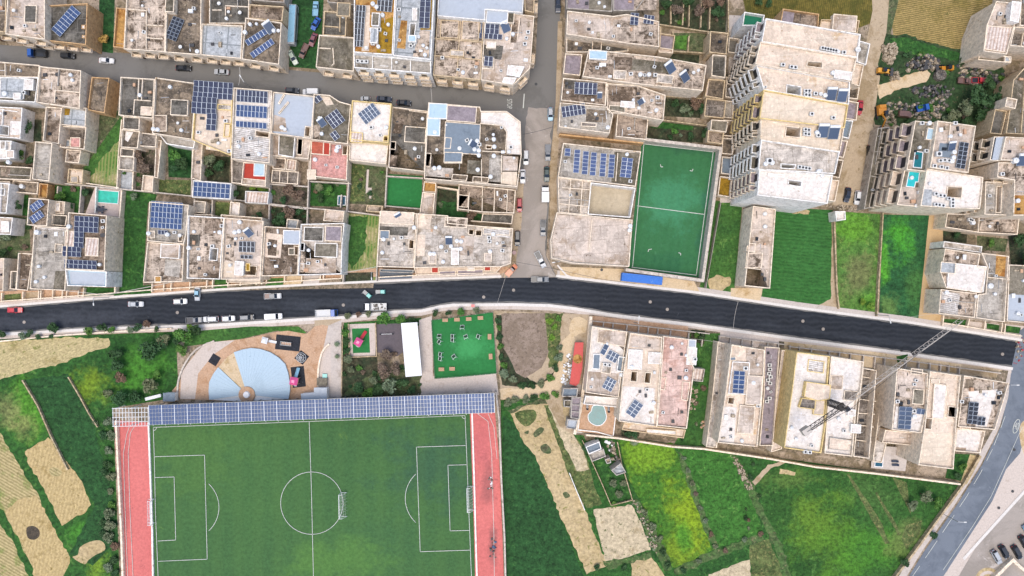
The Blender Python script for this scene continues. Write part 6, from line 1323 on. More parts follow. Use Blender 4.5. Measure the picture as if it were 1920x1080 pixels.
zr=b('pale speckled house with a long blank side wall and solar panels',[(1682,690),(1740,700),(1738,766),(1728,812),(1672,806),(1676,760)],10,'blot','cream',rooms=[(r(1708,692,1730,702,6),.7,'cells'),(r(1712,730,1732,758,5),.6,'grey','cream')],zones=[([(1684,694),(1738,702),(1734,750),(1680,742)],'pinkpale'),([(1680,762),(1732,768),(1726,810),(1674,804)],'white')],items='a 1711 770;t 1712 780;a 1680 752',on='pale speckled house')
sol(1695,783,[(0,0,2,5)],4,zr,'in the larger block of pale speckled house','dark',12,8.4,'gry')
sol(1725,771,[(0,0,2,1)],6,zr,'in the smaller block of pale speckled house','dark',8.5,11,'gry')
b('long cream house with light parapet steps and patio',[(1744,696),(1802,704),(1794,788),(1788,880),(1722,872),(1734,800)],10.4,'creamst','cream',holes=[([(1778,762),(1794,764),(1792,782),(1776,780)],3),([(1734,784),(1746,785),(1744,804),(1732,803)],3)],rooms=[([(1752,720),(1776,722),(1770,786),(1748,784)],.8,'white','cream'),(r(1746,711,1762,719,6),.5,'creamst')],zones=[([(1732,810),(1784,812),(1778,870),(1724,866)],'cream')],on='! long cream house')
zr=b('corner house with a scaly white roof by the bend',[(1808,704),(1892,718),(1866,806),(1796,800)],9,'blot','cream',zones=[([(1812,710),(1826,712),(1824,728),(1808,728)],'dkweeds' if 'dkweeds' in R else 'brown'),([(1815,734),(1870,730),(1850,800),(1830,800)],'white')],items='a 1800 752',on='scaly white corner roof')
sol(1822,774,[(0,0,2,5)],6,zr,'in the taller group on the corner house','dark square',9,8.2,'bk')
sol(1838,789,[(0,0,2,2)],6,zr,'in the smaller group on the corner house','dark square',7,8.2,'bk')
b('white stained annex below the scaly corner roof',[(1794,802),(1848,808),(1838,850),(1790,846)],7,'white','cream',items='',rooms=[(r(1800,796,1820,806),.8,'pinkpale')],zones=[([(1792,846 - 8),(1812,840),(1810,848),(1790,846)],'pinkpale')])
b('pinkish lower wing above the long teal pool',[(1660,806),(1722,812),(1716,836),(1654,830)],5.4,'pinkpale','cream')
b('walled cellar plot with posts beside the corner house',[(1790,848),(1840,852),(1836,860),(1788,856)],3,'cells','cream',cat='enclosure',name='stone_enclosure') if False else None
for lab,q,hh,mt in (('wide pale concrete ramp beside the long green garden',[(1346,640),(1372,648),(1356,760),(1344,840),(1324,838),(1336,740)],2.5,'pale'),('broad pale side slab left of the crane house',[(1466,656),(1492,660),(1478,760),(1466,842),(1446,848),(1456,740)],2.5,'pinkpale'),('broad cream side slab left of the speckled house',[(1662,688),(1682,690),(1670,800),(1654,868),(1636,866),(1650,760)],2.5,'pale')):
 b(lab,q,hh,mt,'cream',par=.4,cat='terrace',name='terrace',on=lab)
# ------------------------------------------------------------------ walls
walls('pale garden walls between the back gardens west of the dark green lawn',[(-30,334,60,338,150,347,222,354,295,361,362,368,434,374,504,382,576,390,650,396,712,404),(297,262,289,362),(361,268,359,366),(434,292,436,374),(506,300,504,430),(580,296,575,432),(656,302,650,398),(726,308,722,388),(508,345,578,350),(582,340,656,344),(724,330,792,334),(722,386,790,392),(152,350,148,402),(88,346,90,372),(506,384,576,392),(655,302,726,308),(386,340,434,344),(364,374,362,402),(398,376,397,408),(434,376,432,408),(640,366,638,388),(108,350,106,374)],1.9,.35,'conc')
walls('long wall along the right edge of the blank walled solar house',[(228,358,224,405,219,470,215,548)],2.2,.4,'cream')
walls('walls on both sides of the striped grass strip',[(650,400,643,528),(712,404,705,526)],2.0,.35,'conc')
walls('walls round the triangular lawn and the grey slab',[(228,225,222,290,219,354),(157,343,222,352),(250,318,248,356)],1.8,.3,'cream')
walls('pale walls round the turquoise pool patio',[(180,352,178,398),(160,402,222,408)],1.5,.3,'white')
walls('walls round the L shaped green yard behind the corner complex',[(818,350,858,356),(818,350,814,408,904,416),(858,356,858,394)],2.4,.4,'cream')
walls('dry stone walls round the dark gardens of the north east',[(1366,-40,1366,62),(1238,46,1330,60,1366,66),(1262,60,1262,96,1330,100),(1328,62,1326,98),(1234,112,1320,124),(1246,180,1330,186),(1218,222,1330,236),(1216,222,1210,262),(1258,-20,1258,44),(1282,0,1280,46),(1294,-40,1292,48),(1316,-30,1314,50),(1332,0,1330,54),(1292,68,1290,96)],1.6,.35,'rubble')
walls('low stone wall between the two long green fields',[(1656,400,1652,470,1648,530,1645,592)],1.3,.3,'rubble')
walls('low stone wall along the dirt strip beside the swirling field',[(1564,396,1567,470,1570,545,1574,578)],1.3,.35,'rubble')
walls('dark metal fence on the grass side of the small pitch',[(1352,380,1324,540)],2.2,.12,'grey',name='fence',cat='fence')
walls('pale wall along the dirt track side of the running track',[(930,736,936,790,940,900,946,1010,950,1180)],2.2,.5,'conc')
walls('white inner kerb wall along the right side of the running track',[(885,776,889,900,892,1010,897,1180)],.6,.45,'white')
walls('outer wall along the left side of the running track',[(217,790,221,880,227,1000,233,1180)],1.2,.6,'cream')
walls('white inner kerb wall along the left side of the running track',[(278,794,281,880,285,1000,288,1180)],.6,.45,'white')
walls('beige boundary wall behind the southern houses along the fields',[(1100,816,1160,822,1262,838,1320,842,1440,860,1530,876,1640,888,1800,908)],2.2,.5,'cream')
walls('stone wall following the bend between field and pavement',[(1838,856,1808,908,1770,960,1712,1040,1680,1082,1630,1150)],1.4,.6,'rubble')
walls('crumbling pale wall round the junk filled allotment',[(1092,826,1112,870,1130,910,1146,948,1186,938,1166,870,1158,830)],1.1,.25,'rubble')
walls('short white wall beside the stubble strip',[(1068,888,1080,918,1096,956)],1.0,.25,'white')
walls('dry stone wall on the left edge of the dark crop',[(42,714,70,760,95,818,126,880)],.8,.4,'rubble')
walls('broken stone wall beside the yellow flowers',[(128,708,150,745,166,775,182,800)],.8,.35,'rubble')
walls('pale wall along the roadside trees in the south west',[(-30,642,0,640,100,630,210,622,320,616)],1.0,.4,'cream')
walls('low front garden walls along the north pavement west of the side street',[(-20,566,0,565,180,552,300,542,400,536,600,524,640,522),(710,520,820,514,936,512)] + [(x,566 - x * .069,x + 1,550 - x * .062) for x in (2,42,72,76,98,116,124,146,156,284,306,320,355,387,398,427,450,480,490,499,533,565,600,606,640)],1.2,.3,'cream')
walls('low front garden walls of the southern houses facing the black road',[(1110,602,1200,611,1330,626),(1350,630,1470,646),(1480,650,1600,664,1700,676,1800,690,1876,700)] + [(x,602 + (x - 1110) * .125,x - 2,622 + (x - 1110) * .128) for x in (1111,1132,1150,1176,1198,1216,1234,1258,1292,1318,1350,1370,1392,1412,1440,1460,1482,1500,1522,1556,1575,1596,1620,1642,1660,1700,1724,1745,1765,1780,1800)],1.3,.3,'conc')
walls('front garden walls below the brilliant white roof house',[(1770,606,1800,610,1916,630),(1770,592,1768,610),(1818,598,1814,614),(1848,602,1846,618),(1880,606,1878,622),(1886,608,1884,626)],1.1,.3,'cream')
walls('stone walls round the playground garden',[(642,612,640,742),(704,606,706,668,655,670,653,608)],.8,.3,'rubble')
walls('curved planter wall beside the pale park path',smooth_poly([(616,646),(604,660),(597,690),(596,722)],4,False) and [tuple(v for p in smooth_poly([(616,646),(604,660),(597,690),(596,722)],4,False) for v in p)],.7,.5,'cream')
walls('curved kerb round the paved fan plaza',[tuple(v for p in smooth_poly([(332,750),(334,715),(346,683),(368,655),(400,640)],5,False) for v in p)],.5,.5,'conc')
walls('pale wall between white house and the dirt lot',[(1108,596,1104,640,1098,700,1088,770,1078,812)],2.4,.9,'cream')
walls('white fence round the kidney pool garden',[(1084,806,1120,810,1148,818),(1090,756,1084,806),(1156,764,1150,816)],1.4,.3,'white',name='fence',cat='fence')
patch('yard',[(1090,756),(1158,762),(1150,816),(1084,808)],G['paving'],z=.9)
pool('kidney shaped teal pool in the tiled garden',smooth_poly([(1112,760),(1130,760),(1136,772),(1137,786),(1128,797),(1116,798),(1104,790),(1102,778),(1108,770)],3),.95,'pool_green')
pool('turquoise pool on the pale patio beside the triangular lawn',[(181,355),(224,359),(222,383),(179,380)],.4,'pool_turq')
pool('long dark teal pool between two side slabs',[(1642,838),(1658,839),(1655,876),(1639,875)],1.2,'pool_dk')
patch('yard',[(1632,834),(1700,838),(1694,882),(1630,876)],G['conc'],z=1.0)
for x,y,lab in ((633 + 8,376,'small dark green pond with white rim in the back gardens'),(390,391,'dark green garden pond beside the grey shed')):
 pool(lab,r(x - 8,y - 9,x + 8,y + 9,3),.3,'pool_dk')
# ------------------------------------------------------------------ grandstand roof of solar panels
o=thing('grandstand_roof','long grandstand roof covered in slate blue solar panels above the football pitch','grandstand',W(603,767,7.5)[:2] + (0,),math.radians(2.05))
k=S0 * (HC - 7.5) / HC;Ln,Wd=648 * k,37 * k
m=MB();m.box(0,0,7.1,Ln,Wd,.25);m.ob('roof_deck',X['steel'],o,local=True)
m=MB()
for i in range(28):
 x = -Ln / 2 + 1 + i * (Ln - 2) / 27
 m.bar((x,2.4,0),(x,2.4,7.1),.22);m.bar((x,2.4,5.4),(x,-2.6,7.05),.14);m.bar((x,-Wd / 2 - .35,7.2),(x,Wd / 2,7.2),.1)
m.ob('support_frame',X['steel'],o,local=True)
m=MB()
for i in range(5): m.box(0,1.6 - i * .9,0,Ln - 4,.9,2.2 - i * .45)
m.ob('seating_steps',WA['conc'],o,local=True)
pw,ph=Ln / 108,Wd / 5.05
m=MB();m.box(0,0,0,pw - .12,ph - .1,.05);q0=m.ob('solar_panel',SM['stand'],o,local=True);data=q0.data;bpy.data.objects.remove(q0)
rest=MB();white=MB()
for i in range(108):
 for j in range(5):
  x = -Ln / 2 + (i + .5) * pw;y=(j - 2) * ph
  if 84 <=i < 104:
   q = bpy.data.objects.new('solar_panel',data);col.objects.link(q);q.parent=o;q.location=(x,y,7.4)
  else: rest.box(x,y,7.4,pw - .12,ph - .1,.05)
q=rest.ob('solar_panel_field',SM['stand'],o,local=True);q['kind']='stuff'
for i in range(0,109,4): white.box(-Ln / 2 + i * pw,0,7.4,.16,Wd,.1)
white.ob('roof_rail',X['tank'],o,local=True)
o=thing('open_frame','bare white steel grid frame at the left end of the grandstand','steel frame',W(245,782,6)[:2] + (0,),math.radians(1))
m=MB()
for i in range(12): m.bar((-5.3 + i * .96,-2.8,6),(-5.3 + i * .96,2.9,6),.13)
for j in range(5): m.bar((-5.5,-2.7 + j * 1.35,6.1),(5.4,-2.7 + j * 1.35,6.1),.13)
m.ob('roof_grid',X['tank'],o,local=True);m=MB()
for x in (-5,0,5):
 for y in (-2.5,2.6): m.bar((x,y,0),(x,y,6),.2)
m.ob('posts',X['tank'],o,local=True)
# ------------------------------------------------------------------ fan of blue slabs
cx,cy=465,739
o=thing('amphitheatre','half round fan of pale blue radial slabs in the park plaza','amphitheatre',W(cx,cy)[:2] + (.2,))
out=[(394,749),(393,732),(394,716),(402,700),(411,688),(424,672),(440,660),(456,655),(472,652),(490,654),(508,660),(524,670),(536,682),(542,700),(545,718),(545,733),(542,748)]
def fp(x,y,z=.0): w_=W(x,y);return (w_[0],w_[1],z)
for i in range(len(out) - 1):
 a_, b_=out[i],out[i + 1]
 if i in (4,5): mt,nm=G['sand'],'sand_sector'
 else: mt,nm=X['glassblue'],'radial_slab'
 for h0,h1 in ((0,.5),(.5,1)):
  pa = tuple(a_[d] + (b_[d] - a_[d]) * h0 for d in (0,1));pb=tuple(a_[d] + (b_[d] - a_[d]) * h1 for d in (0,1))
  def inn(p):
   d = math.dist(p,(cx,cy));f=15 / d;return (cx + (p[0] - cx) * f,cy + (p[1] - cy) * f)
  q = [fp(*pa)[:2],fp(*pb)[:2],fp(*inn(pb))[:2],fp(*inn(pa))[:2]];q=inset(q,.008)
  mm = MB();mm.prism(q,.25,.75 if nm=='radial_slab' else .5);mm.ob(nm,mt,o)
mm=MB();w0=W(cx,cy)
mm.prism([fp(*p)[:2] for p in out] + [fp(450,752)[:2]],.2,.42);mm.ob('base_slab',X['tank'],o)
mm=MB();mm.cyl(w0[0],w0[1] + .0,.2,2.5,.9,24);mm.ob('round_stage',G['paving'],o)
mm=MB();mm.cyl(w0[0],w0[1],1.1,1.1,.5,16,r2=.9);mm.ob('round_plinth',X['canopy'],o)
# ------------------------------------------------------------------ park and playground
o=thing('canopy_tent','long plain white canopy roof beside the rubber playground','canopy',W(771,655,4)[:2] + (0,),math.radians(3))
m=MB();kk=S0 * (HC - 4) / HC;m.prism([(-16.5 * kk,50 * kk),(14 * kk,50 * kk),(17.5 * kk,-50 * kk),(-13 * kk,-51 * kk)],3.8,4.1,bottom=True);m.ob('canopy_roof',X['canopy'],o,local=True);m=MB()
for x in (-2.2,2.3):
 for y in (-7.8,-2.6,2.6,7.8): m.bar((x,y,0),(x,y,3.8),.12)
m.ob('posts',X['steel'],o,local=True)
def playset(x,y,ang,label,roof,slide,s=1,z=.3):
 o = thing('play_structure',label,'play structure',W(x,y)[:2] + (z,),-math.radians(ang));o.scale=(s,s,s)
 m = MB();m.box(0,0,1.2,1.7,1.7,.1)
 for sx in (-.8,.8):
  for sy in (-.8,.8): m.bar((sx,sy,0),(sx,sy,2.6),.1)
 m.ob('platform',X['wood'],o,local=True)
 m = MB();m.box(0,0,2.5,2.0,2.0,.6,scale=.35);m.ob('tower_roof',roof,o,local=True)
 m = MB();m.face([(.8,-.35,1.25),(3.2,-.35,.25),(3.2,.35,.25),(.8,.35,1.25)]);m.bar((.8,-.38,1.4),(3.2,-.38,.4),.08);m.bar((.8,.38,1.4),(3.2,.38,.4),.08);m.ob('slide',slide,o,local=True)
 m = MB()
 for i in range(5): m.bar((-.9 - i * .18,-.4,1.1 - i * .22),(-.9 - i * .18,.4,1.1 - i * .22),.06)
 m.ob('ladder',X['steel'],o,local=True)
playset(557,712,-80,'pink roofed play tower with a pale blue slide on black rubber',P['pink'],P['ltblue'],1.2)
playset(676,640,-60,'pink play house with a red slide on a green mat',P['pink'],P['crimson'],1.15)
m_=None
playset(502,637,15,'white angular climbing slide beside the dark rubber mat',X['tank'],X['tank'],.95)
o=thing('climbing_frame','low grey climbing frame on the biggest black mat','climbing frame',W(538,644)[:2] + (.3,),-math.radians(6))
m=MB()
for i in range(7): m.bar((-1.6 + i * .53,-.5,0),(-1.6 + i * .53,-.5,1),.07);m.bar((-1.6 + i * .53,.5,0),(-1.6 + i * .53,.5,1),.07);m.bar((-1.6 + i * .53,-.5,1),(-1.6 + i * .53,.5,1),.07)
m.bar((-1.7,-.5,1),(1.7,-.5,1),.08);m.bar((-1.7,.5,1),(1.7,.5,1),.08);m.ob('bars',X['steel'],o,local=True)
m=MB();m.box(0,0,.3,3.0,.8,.1);m.ob('deck',X['wood'],o,local=True)
o=thing('roundabout','round net climbing wheel on the small tilted black mat','roundabout',W(566,670)[:2] + (.3,))
m=MB()
for i in range(16):
 a0, a1=i * math.pi / 8,(i + 1) * math.pi / 8
 for rr_,zz in ((1.5,.5),(1.0,.9),(.5,1.2)): m.bar((rr_ * math.cos(a0),rr_ * math.sin(a0),zz),(rr_ * math.cos(a1),rr_ * math.sin(a1),zz),.07)
 if i % 2==0: m.bar((0,0,1.5),(1.5 * math.cos(a0),1.5 * math.sin(a0),.5),.06)
m.bar((0,0,0),(0,0,1.5),.14);m.ob('net_wheel',X['tank'],o,local=True)
o=thing('seesaw','long seesaw with dark end seats on the grey rubber','seesaw',W(726,626)[:2] + (.3,),math.radians(2))
m=MB();m.bar((-2,0,.55),(2,0,.7),.12);m.ob('beam',X['steel'],o,local=True)
m=MB();m.box(-1.95,0,.6,.5,.5,.12);m.box(1.95,0,.72,.5,.5,.12);m.ob('seats',X['black'],o,local=True);m=MB();m.box(0,0,0,.3,.5,.6);m.ob('pivot',X['dsteel'],o,local=True)
for n_,(x,y,a,wh) in enumerate(((835,600,0,'top row, first from the left'),(857,599,-1,'top row, second from the left'),(879,598,-2,'top row, third from the left'),(901,596,-3,'top row, last'),(918,631,90,'at the right edge, upper one'),(920,668,88,'at the right edge, lower one'),(828,692,0,'bottom row, left'),(848,691,-1,'bottom row, right'))):
 def mkb():
  o = thing('bench','wooden bench','bench')
  m = MB()
  for j in range(4): m.box(0,-.42 + j * .28,.42,1.7,.24,.06)
  m.ob('seat',X['wood'],o,local=True)
  m = MB();m.box(0,0,0,.18,.8,.42);q=m.ob('leg',X['dsteel'],o,local=True);q.location=(-.65,0,0);q2=q.copy();col.objects.link(q2);q2.parent=o;q2.location=(.65,0,0)
  return o
 o = use('bench',mkb,'');o.location=W(x,y)[:2] + (ZT,);o.rotation_euler=(0,0,-math.radians(a));relabel(o,f'wide orange wooden bench on the green court, {wh}','bench','benches on the green court')
def mkgym():
 o = thing('exercise_machine','gym','exercise machine')
 m = MB()
 for s in (-1,1): m.bar((s * .5,-.6,0),(s * .5,-.2,1.5),.08);m.bar((s * .5,.6,0),(s * .5,-.2,1.4),.08)
 m.bar((-.5,-.2,1.5),(.5,-.2,1.5),.08);m.bar((-.5,.6,.1),(.5,.6,.1),.08);m.ob('frame',X['tank'],o,local=True)
 m = MB();m.box(0,.25,.5,.7,.4,.08);m.ob('seat',X['black'],o,local=True);return o
for x,y,a,wh in ((824,631,0,'top left corner, upper'),(825,641,60,'top left corner, lower'),(850,630,90,'second column, upper'),(850,637,90,'second column, lower'),(874,632,20,'third column'),(898,631,70,'fourth column'),(867,614,0,'near the top benches'),(827,664,80,'lower left, upper'),(827,672,80,'lower left, lower'),(852,669,40,'lower middle')):
 o = use('gym',mkgym,'');o.location=W(x,y)[:2] + (ZT,);o.rotation_euler=(0,0,math.radians(a));o.scale=(1.2,1.2,1.2);relabel(o,f'white exercise machine on the green court, {wh}','exercise machine','exercise machines on the green court')
o=thing('fence','low green mesh fence round the green exercise court','fence',W(870,650)[:2] + (0,))
m=MB();pts=[W(*p)[:2] for p in ((810,600),(845,596),(924,585),(931,699),(880,704),(816,709),(810,600))]
for a_,b_ in zip(pts[:-1],pts[1:]):
 for zz in (.6,1.2,1.8): m.bar((*a_,zz),(*b_,zz),.07)
m.ob('rail',plain('fence_green','2C6A40',.6),o);m=MB()
for a_,b_ in zip(pts[:-1],pts[1:]):
 for i in range(5): m.bar((a_[0] + (b_[0] - a_[0]) * i / 5,a_[1] + (b_[1] - a_[1]) * i / 5,0),(a_[0] + (b_[0] - a_[0]) * i / 5,a_[1] + (b_[1] - a_[1]) * i / 5,1.9),.09)
m.ob('post',X['steel'],o)
def goal(x,y,ang,label,w=7.3):
 o = thing('football_goal',label,'goal',W(x,y)[:2] + (.45,),math.radians(ang))
 m = MB();hh=2.44
 for s in (-1,1): m.bar((0,s * w / 2,0),(0,s * w / 2,hh),.16);m.bar((0,s * w / 2,hh),(-.9,s * w / 2,hh),.09);m.bar((-.9,s * w / 2,hh),(-1.9,s * w / 2,0),.09);m.bar((0,s * w / 2,.05),(-1.9,s * w / 2,.05),.09)
 m.bar((0,-w / 2,hh),(0,w / 2,hh),.17);m.ob('frame',X['tank'],o,local=True);m=MB()
 for i in range(9): m.bar((-.05,-w / 2 + i * w / 8,hh),(-.9,-w / 2 + i * w / 8,hh),.025);m.bar((-.9,-w / 2 + i * w / 8,hh),(-1.9,-w / 2 + i * w / 8,0),.025)
 for u in (.3,.6,.9): m.bar((-u,-w / 2,hh),(-u,w / 2,hh),.025)
 for u in (.3,.6): m.bar((-.9 - u,-w / 2,hh - u * 2.4),(-.9 - u,w / 2,hh - u * 2.4),.025)
 m.ob('net',X['tank'],o,local=True)
goal(291,957,1,'white football goal at the left end of the big pitch');goal(877,933,181,'white football goal at the right end of the big pitch',7.3);goal(640,945,181,'spare white goal standing inside the centre circle edge',7.3)
heap('equipment_pile','grey pile of covered gear on the red track, upper','pile',[(914,896),(924,894),(924,918),(914,918)],[X['scrap'],X['tank']],16,.3,.8,.9)
heap('equipment_pile','dark pile of netting and a grey sheet on red track, lower','pile',[(918,1006),(930,1014),(932,1046),(918,1044)],[X['scrap'],X['dsteel'],X['tarp']],22,.3,.9,.9)
def hutbox(x,y,w_,d,h,ang,label,roofm,cat='hut',name='hut',wallk='white',z=0):
 o = thing(name,label,cat,W(x,y)[:2] + (z,),-math.radians(ang));w_ *=S0;d *=S0
 m = MB();m.box(0,0,0,w_,d,h);m.ob('wall',WA[wallk],o,local=True);m=MB();m.box(0,0,h + .003,w_ + .3,d + .3,.16);m.ob('roof',roofm,o,local=True);m=MB();m.box(0,-d / 2 - .02,0,.9,.06,min(2,h * .8));m.ob('door',X['door'],o,local=True);return o
hutbox(606,735,22,20,3,0,'white box hut behind the grandstand beside the park path',R['metal'])
hutbox(606,715,18,12,1.2,0,'low grey ramp block above the white box hut',R['grey'],'ramp','ramp_block','grey')
hutbox(610,705,7,7,.5,0,'small teal square hatch on the park path',P['teal'],'hatch','hatch')
hutbox(325,742,20,14,2.6,0,'white framed service box with dark units beside the fan plaza',R['slate'],'service box','service_box')
hutbox(584,742,26,14,2.8,-5,'round ended glazed kiosk behind the grandstand',R['metal'],'kiosk','kiosk')
hutbox(290,744,28,4,.9,-14,'pale concrete beam lying in the grass behind the grandstand',X['tank'],'beam','concrete_beam')
o=thing('long_shed','long narrow red roofed shed beside the rubble track','shed',W(1080,682)[:2] + (0,))
P3=[W(x,y,3)[:2] for x,y in ((1078,642),(1094,642),(1092,690),(1086,718),(1080,724),(1068,720),(1072,690))]
m=MB();m.prism(inset(P3,.15),0,2.8,top=False);m.ob('wall',WA['grey'],o);m=MB();m.prism(P3,2.8,3.0,bottom=True);m.ob('roof',X['redroof'],o)
w=W(1083,673,3);m=MB();m.cyl(w[0],w[1],3.02,1.4,.12,20);m.ob('round_vent',R['rust'],o)
o=thing('shipping_container','long bright blue container roof beside the black road','container',W(1201,523)[:2] + (.1,),-math.radians(6))
m=MB();m.box(0,0,0,12.4,2.5,2.6);m.ob('box',X['cont'],o,local=True)
m=MB();m.box(6.22,-.6,.1,.06,1.15,2.4);q=m.ob('door',X['tarp'],o,local=True);q2=q.copy();col.objects.link(q2);q2.parent=o;q2.location=(0,1.2,0)
b('blue grey roofed shack in the junk allotment',[(1098,838),(1124,828),(1128,842),(1104,852)],2.4,'slate','white',cat='shack',name='shack')
b('rusty grey lean-to beside the allotment shack',[(1104,852),(1132,842),(1136,856),(1110,866)],2,'wgrey','grey',cat='lean-to',name='lean_to')
b('small pale hut on the right of the allotment',[(1134,862),(1144,858),(1146,868),(1138,870)],1.8,'pinkpale','grey',cat='hut',name='hut')
b('patched tin shed at the allotment edge',[(1146,882),(1164,868),(1174,886),(1156,892)],2,'membr','grey',cat='shed',name='shed')
b('slate blue tarpaulin shelter beside the stone sheds',[(1056,728),(1084,728),(1082,744),(1054,744)],2.6,'slate','grey',cat='shelter',name='shelter')
b('grey block shed with three bays beside the white house wall',[(1072,745),(1090,745),(1086,786),(1070,784)],2.8,'mauve','grey',lines=[(1071,758,1088,759),(1071,771,1087,772)],cat='shed',name='shed')
b('pale blue roofed store at the foot of the block shed',[(1064,786),(1084,787),(1080,806),(1062,803)],2.6,'metal','grey',cat='shed',name='shed')
b('grey flat hut beside the three bay shed',[(1058,750),(1072,750),(1070,764),(1057,763)],2.2,'grey','grey',cat='hut',name='hut')
# ------------------------------------------------------------------ tower crane
zj=20.5
o=thing('tower_crane','tower crane whose lattice jib reaches across the black road','crane',W(1578,763,zj)[:2] + (10,))
T=Vector(W(1578,763,zj));E=Vector(W(1802,600,zj));C=Vector(W(1506,812,zj))
def truss(p,q,w_,hgt,n,bar,cross=True):
 m = MB();d=(q - p).normalized();s=Vector((-d.y,d.x,0)) * w_ / 2;up=Vector((0,0,hgt))
 m.bar(p + s,q + s,bar);m.bar(p - s,q - s,bar);m.bar(p + up,q + up,bar)
 for i in range(n):
  a_ = p + (q - p) * (i / n);c_=p + (q - p) * ((i + 1) / n);mid=(a_ + c_) / 2
  for sg in (1,-1): m.bar(a_ + s * sg,mid + up,bar * .6);m.bar(mid + up,c_ + s * sg,bar * .6)
  m.bar(a_ + s,a_ - s,bar * .7);m.bar(a_ + s,c_ - s,bar * .6)
 return m
truss(T,E,1.25,1.1,26,.085).ob('jib',plain('crane_grey','CFC6BC',.7,.1),o)
truss(T,C,1.4,.5,9,.16).ob('counter_jib',plain('crane_dark','34302E',.7,.1),o)
m=MB();
for i in range(12):
 z0 =10 + i * (zj - 10) / 12;z1=10 + (i + 1) * (zj - 10) / 12;cs=[(T.x + sx * .8,T.y + sy * .8) for sx,sy in ((-1,-1),(1,-1),(1,1),(-1,1))]
 for k_ in range(4): m.bar((*cs[k_],z0),(*cs[k_],z1),.14);m.bar((*cs[k_],z0),(*cs[(k_ + 1) % 4],z1),.08);m.bar((*cs[k_],z1),(*cs[(k_ + 1) % 4],z1),.08)
m.ob('mast',MATS['paint_crane_dark'] if 'paint_crane_dark' in MATS else MATS['crane_dark'],o)
m=MB();m.box(T.x,T.y,zj - .2,1.8,1.8,.8,.6);m.bar((T.x,T.y,zj + .5),(T.x,T.y,zj + 4.5),.2);m.ob('slewing_head',MATS['crane_dark'],o)
m=MB();m.bar((T.x,T.y,zj + 4.5),E.lerp(T,.35) + Vector((0,0,1.3)),.08);m.bar((T.x,T.y,zj + 4.5),C + Vector((0,0,.5)),.08);m.ob('tie_rod',MATS['crane_dark'],o)
m=MB();dd=(C - T).normalized();c_=C - dd * 1;m.box(c_.x,c_.y,zj - 1.4,2.4,1.8,2.2,math.atan2(dd.y,dd.x));m.ob('counterweight',MATS['crane_grey'],o)
m=MB();m.box(T.x + 1.6,T.y - .6,zj - 1.4,1.3,1.2,1.8,.6);m.ob('cab',X['glass'],o)
tr_=T.lerp(E,.62);m=MB();m.box(tr_.x,tr_.y,zj - .7,1.6,1.5,.3,.6);m.bar((tr_.x,tr_.y,zj - .7),(tr_.x,tr_.y,14),.05);m.box(tr_.x,tr_.y,13.4,.5,.5,.6);m.ob('trolley',MATS['crane_dark'],o)
def roofheap(name,label,cat,pts,mat,n,s0,s1,hh,z):
 PP =[W(x,y,z) for x,y in pts]
 o = heap(name,label,cat,[((p[0] / S0) + 960,540 - p[1] / S0) for p in PP],mat,n,s0,s1,hh);o.location.z=z;return o
roofheap('green_netting','crumpled green netting on the white unfinished roof','netting',[(1488,796),(1498,792),(1508,802),(1500,814),(1488,808)],[X['gnet']],14,.5,1.1,.6,10.3)
roofheap('tarpaulin','crumpled dark blue tarpaulins on the half built roof','tarpaulin',[(1566,706),(1580,702),(1584,722),(1564,726)],[X['tarp'],X['dsteel']],18,.5,1.2,.7,9.9)
roofheap('formwork_pile','yellow and grey formwork boards on the half built roof','boards',[(1558,684),(1590,684),(1588,698),(1562,702)],[P['yellow'],X['dsteel'],X['wood']],12,.5,1.1,.4,9.9)
roofheap('formwork_pile','tangle of dark boards and buckets beside the crane mast','boards',[(1560,745),(1600,735),(1606,752),(1590,762),(1562,760)],[X['dsteel'],X['stone']],22,.4,1.0,.6,9.9)
roofheap('building_rubble','reddish rubble spread on the cream roof room','rubble',[(1530,722),(1552,724),(1548,745),(1526,742)],[R['rust'],X['stone']],26,.3,.7,.2,12.0)
roofheap('building_rubble','beige sacks and scraps at the top of the white unfinished roof','rubble',[(1520,676),(1546,680),(1544,700),(1512,698)],[X['stone'],X['wood']],26,.2,.5,.2,10.4)
roofheap('plant_pots','cluster of dark potted plants on the white courtyard roof','potted plants',[(1156,626),(1174,630),(1168,664),(1158,660)],[LF[1],LF[0],X['dsteel']],30,.3,.6,.5,6.6)
# ------------------------------------------------------------------ rubble and scrap
heap('rubble_heap','big pile of stones at the scrapyard gate','rubble',[(1652,85),(1678,80),(1682,95),(1670,122),(1654,112)],[X['stone']],90,.4,1.5,1.6,kind='stuff')
heap('rubble_heap','round white rubble heap beside the scrapyard track','rubble',[(1665,138),(1684,134),(1686,150),(1668,152)],[X['stone']],70,.3,.8,1.5,kind='stuff')
heap('scrap_pile','tangle of pale scrap beams in the middle of the yard','scrap',[(1700,118),(1718,104),(1742,104),(1768,118),(1745,132),(1700,132)],[X['scrap'],X['stone'],X['dsteel']],110,.3,1.6,1.4,kind='stuff')
heap('scrap_pile','scattered scrap around the blue truck','scrap',[(1660,190),(1700,196),(1760,190),(1768,205),(1745,225),(1700,222),(1662,215)],[X['scrap'],X['stone'],X['dsteel']],120,.3,1.4,.9,kind='stuff')
heap('stone_blocks','row of pale cut stone blocks in the yard','stone blocks',[(1745,185),(1770,178),(1776,200),(1760,225),(1744,215)],[X['stone'],X['scrap']],40,.5,1.2,.9,kind='stuff')
heap('scrap_pile','grey junk heaped at the right of the yard','scrap',[(1795,122),(1835,116),(1850,135),(1880,140),(1878,158),(1840,160),(1800,150)],[X['scrap'],X['stone'],X['dsteel']],120,.3,1.5,1.0,kind='stuff')
heap('scrap_pile','dark junk between the cage and the lower trees','scrap',[(1700,165),(1760,158),(1790,165),(1780,182),(1720,182)],[X['scrap'],X['dsteel']],80,.3,1.3,.8,kind='stuff')
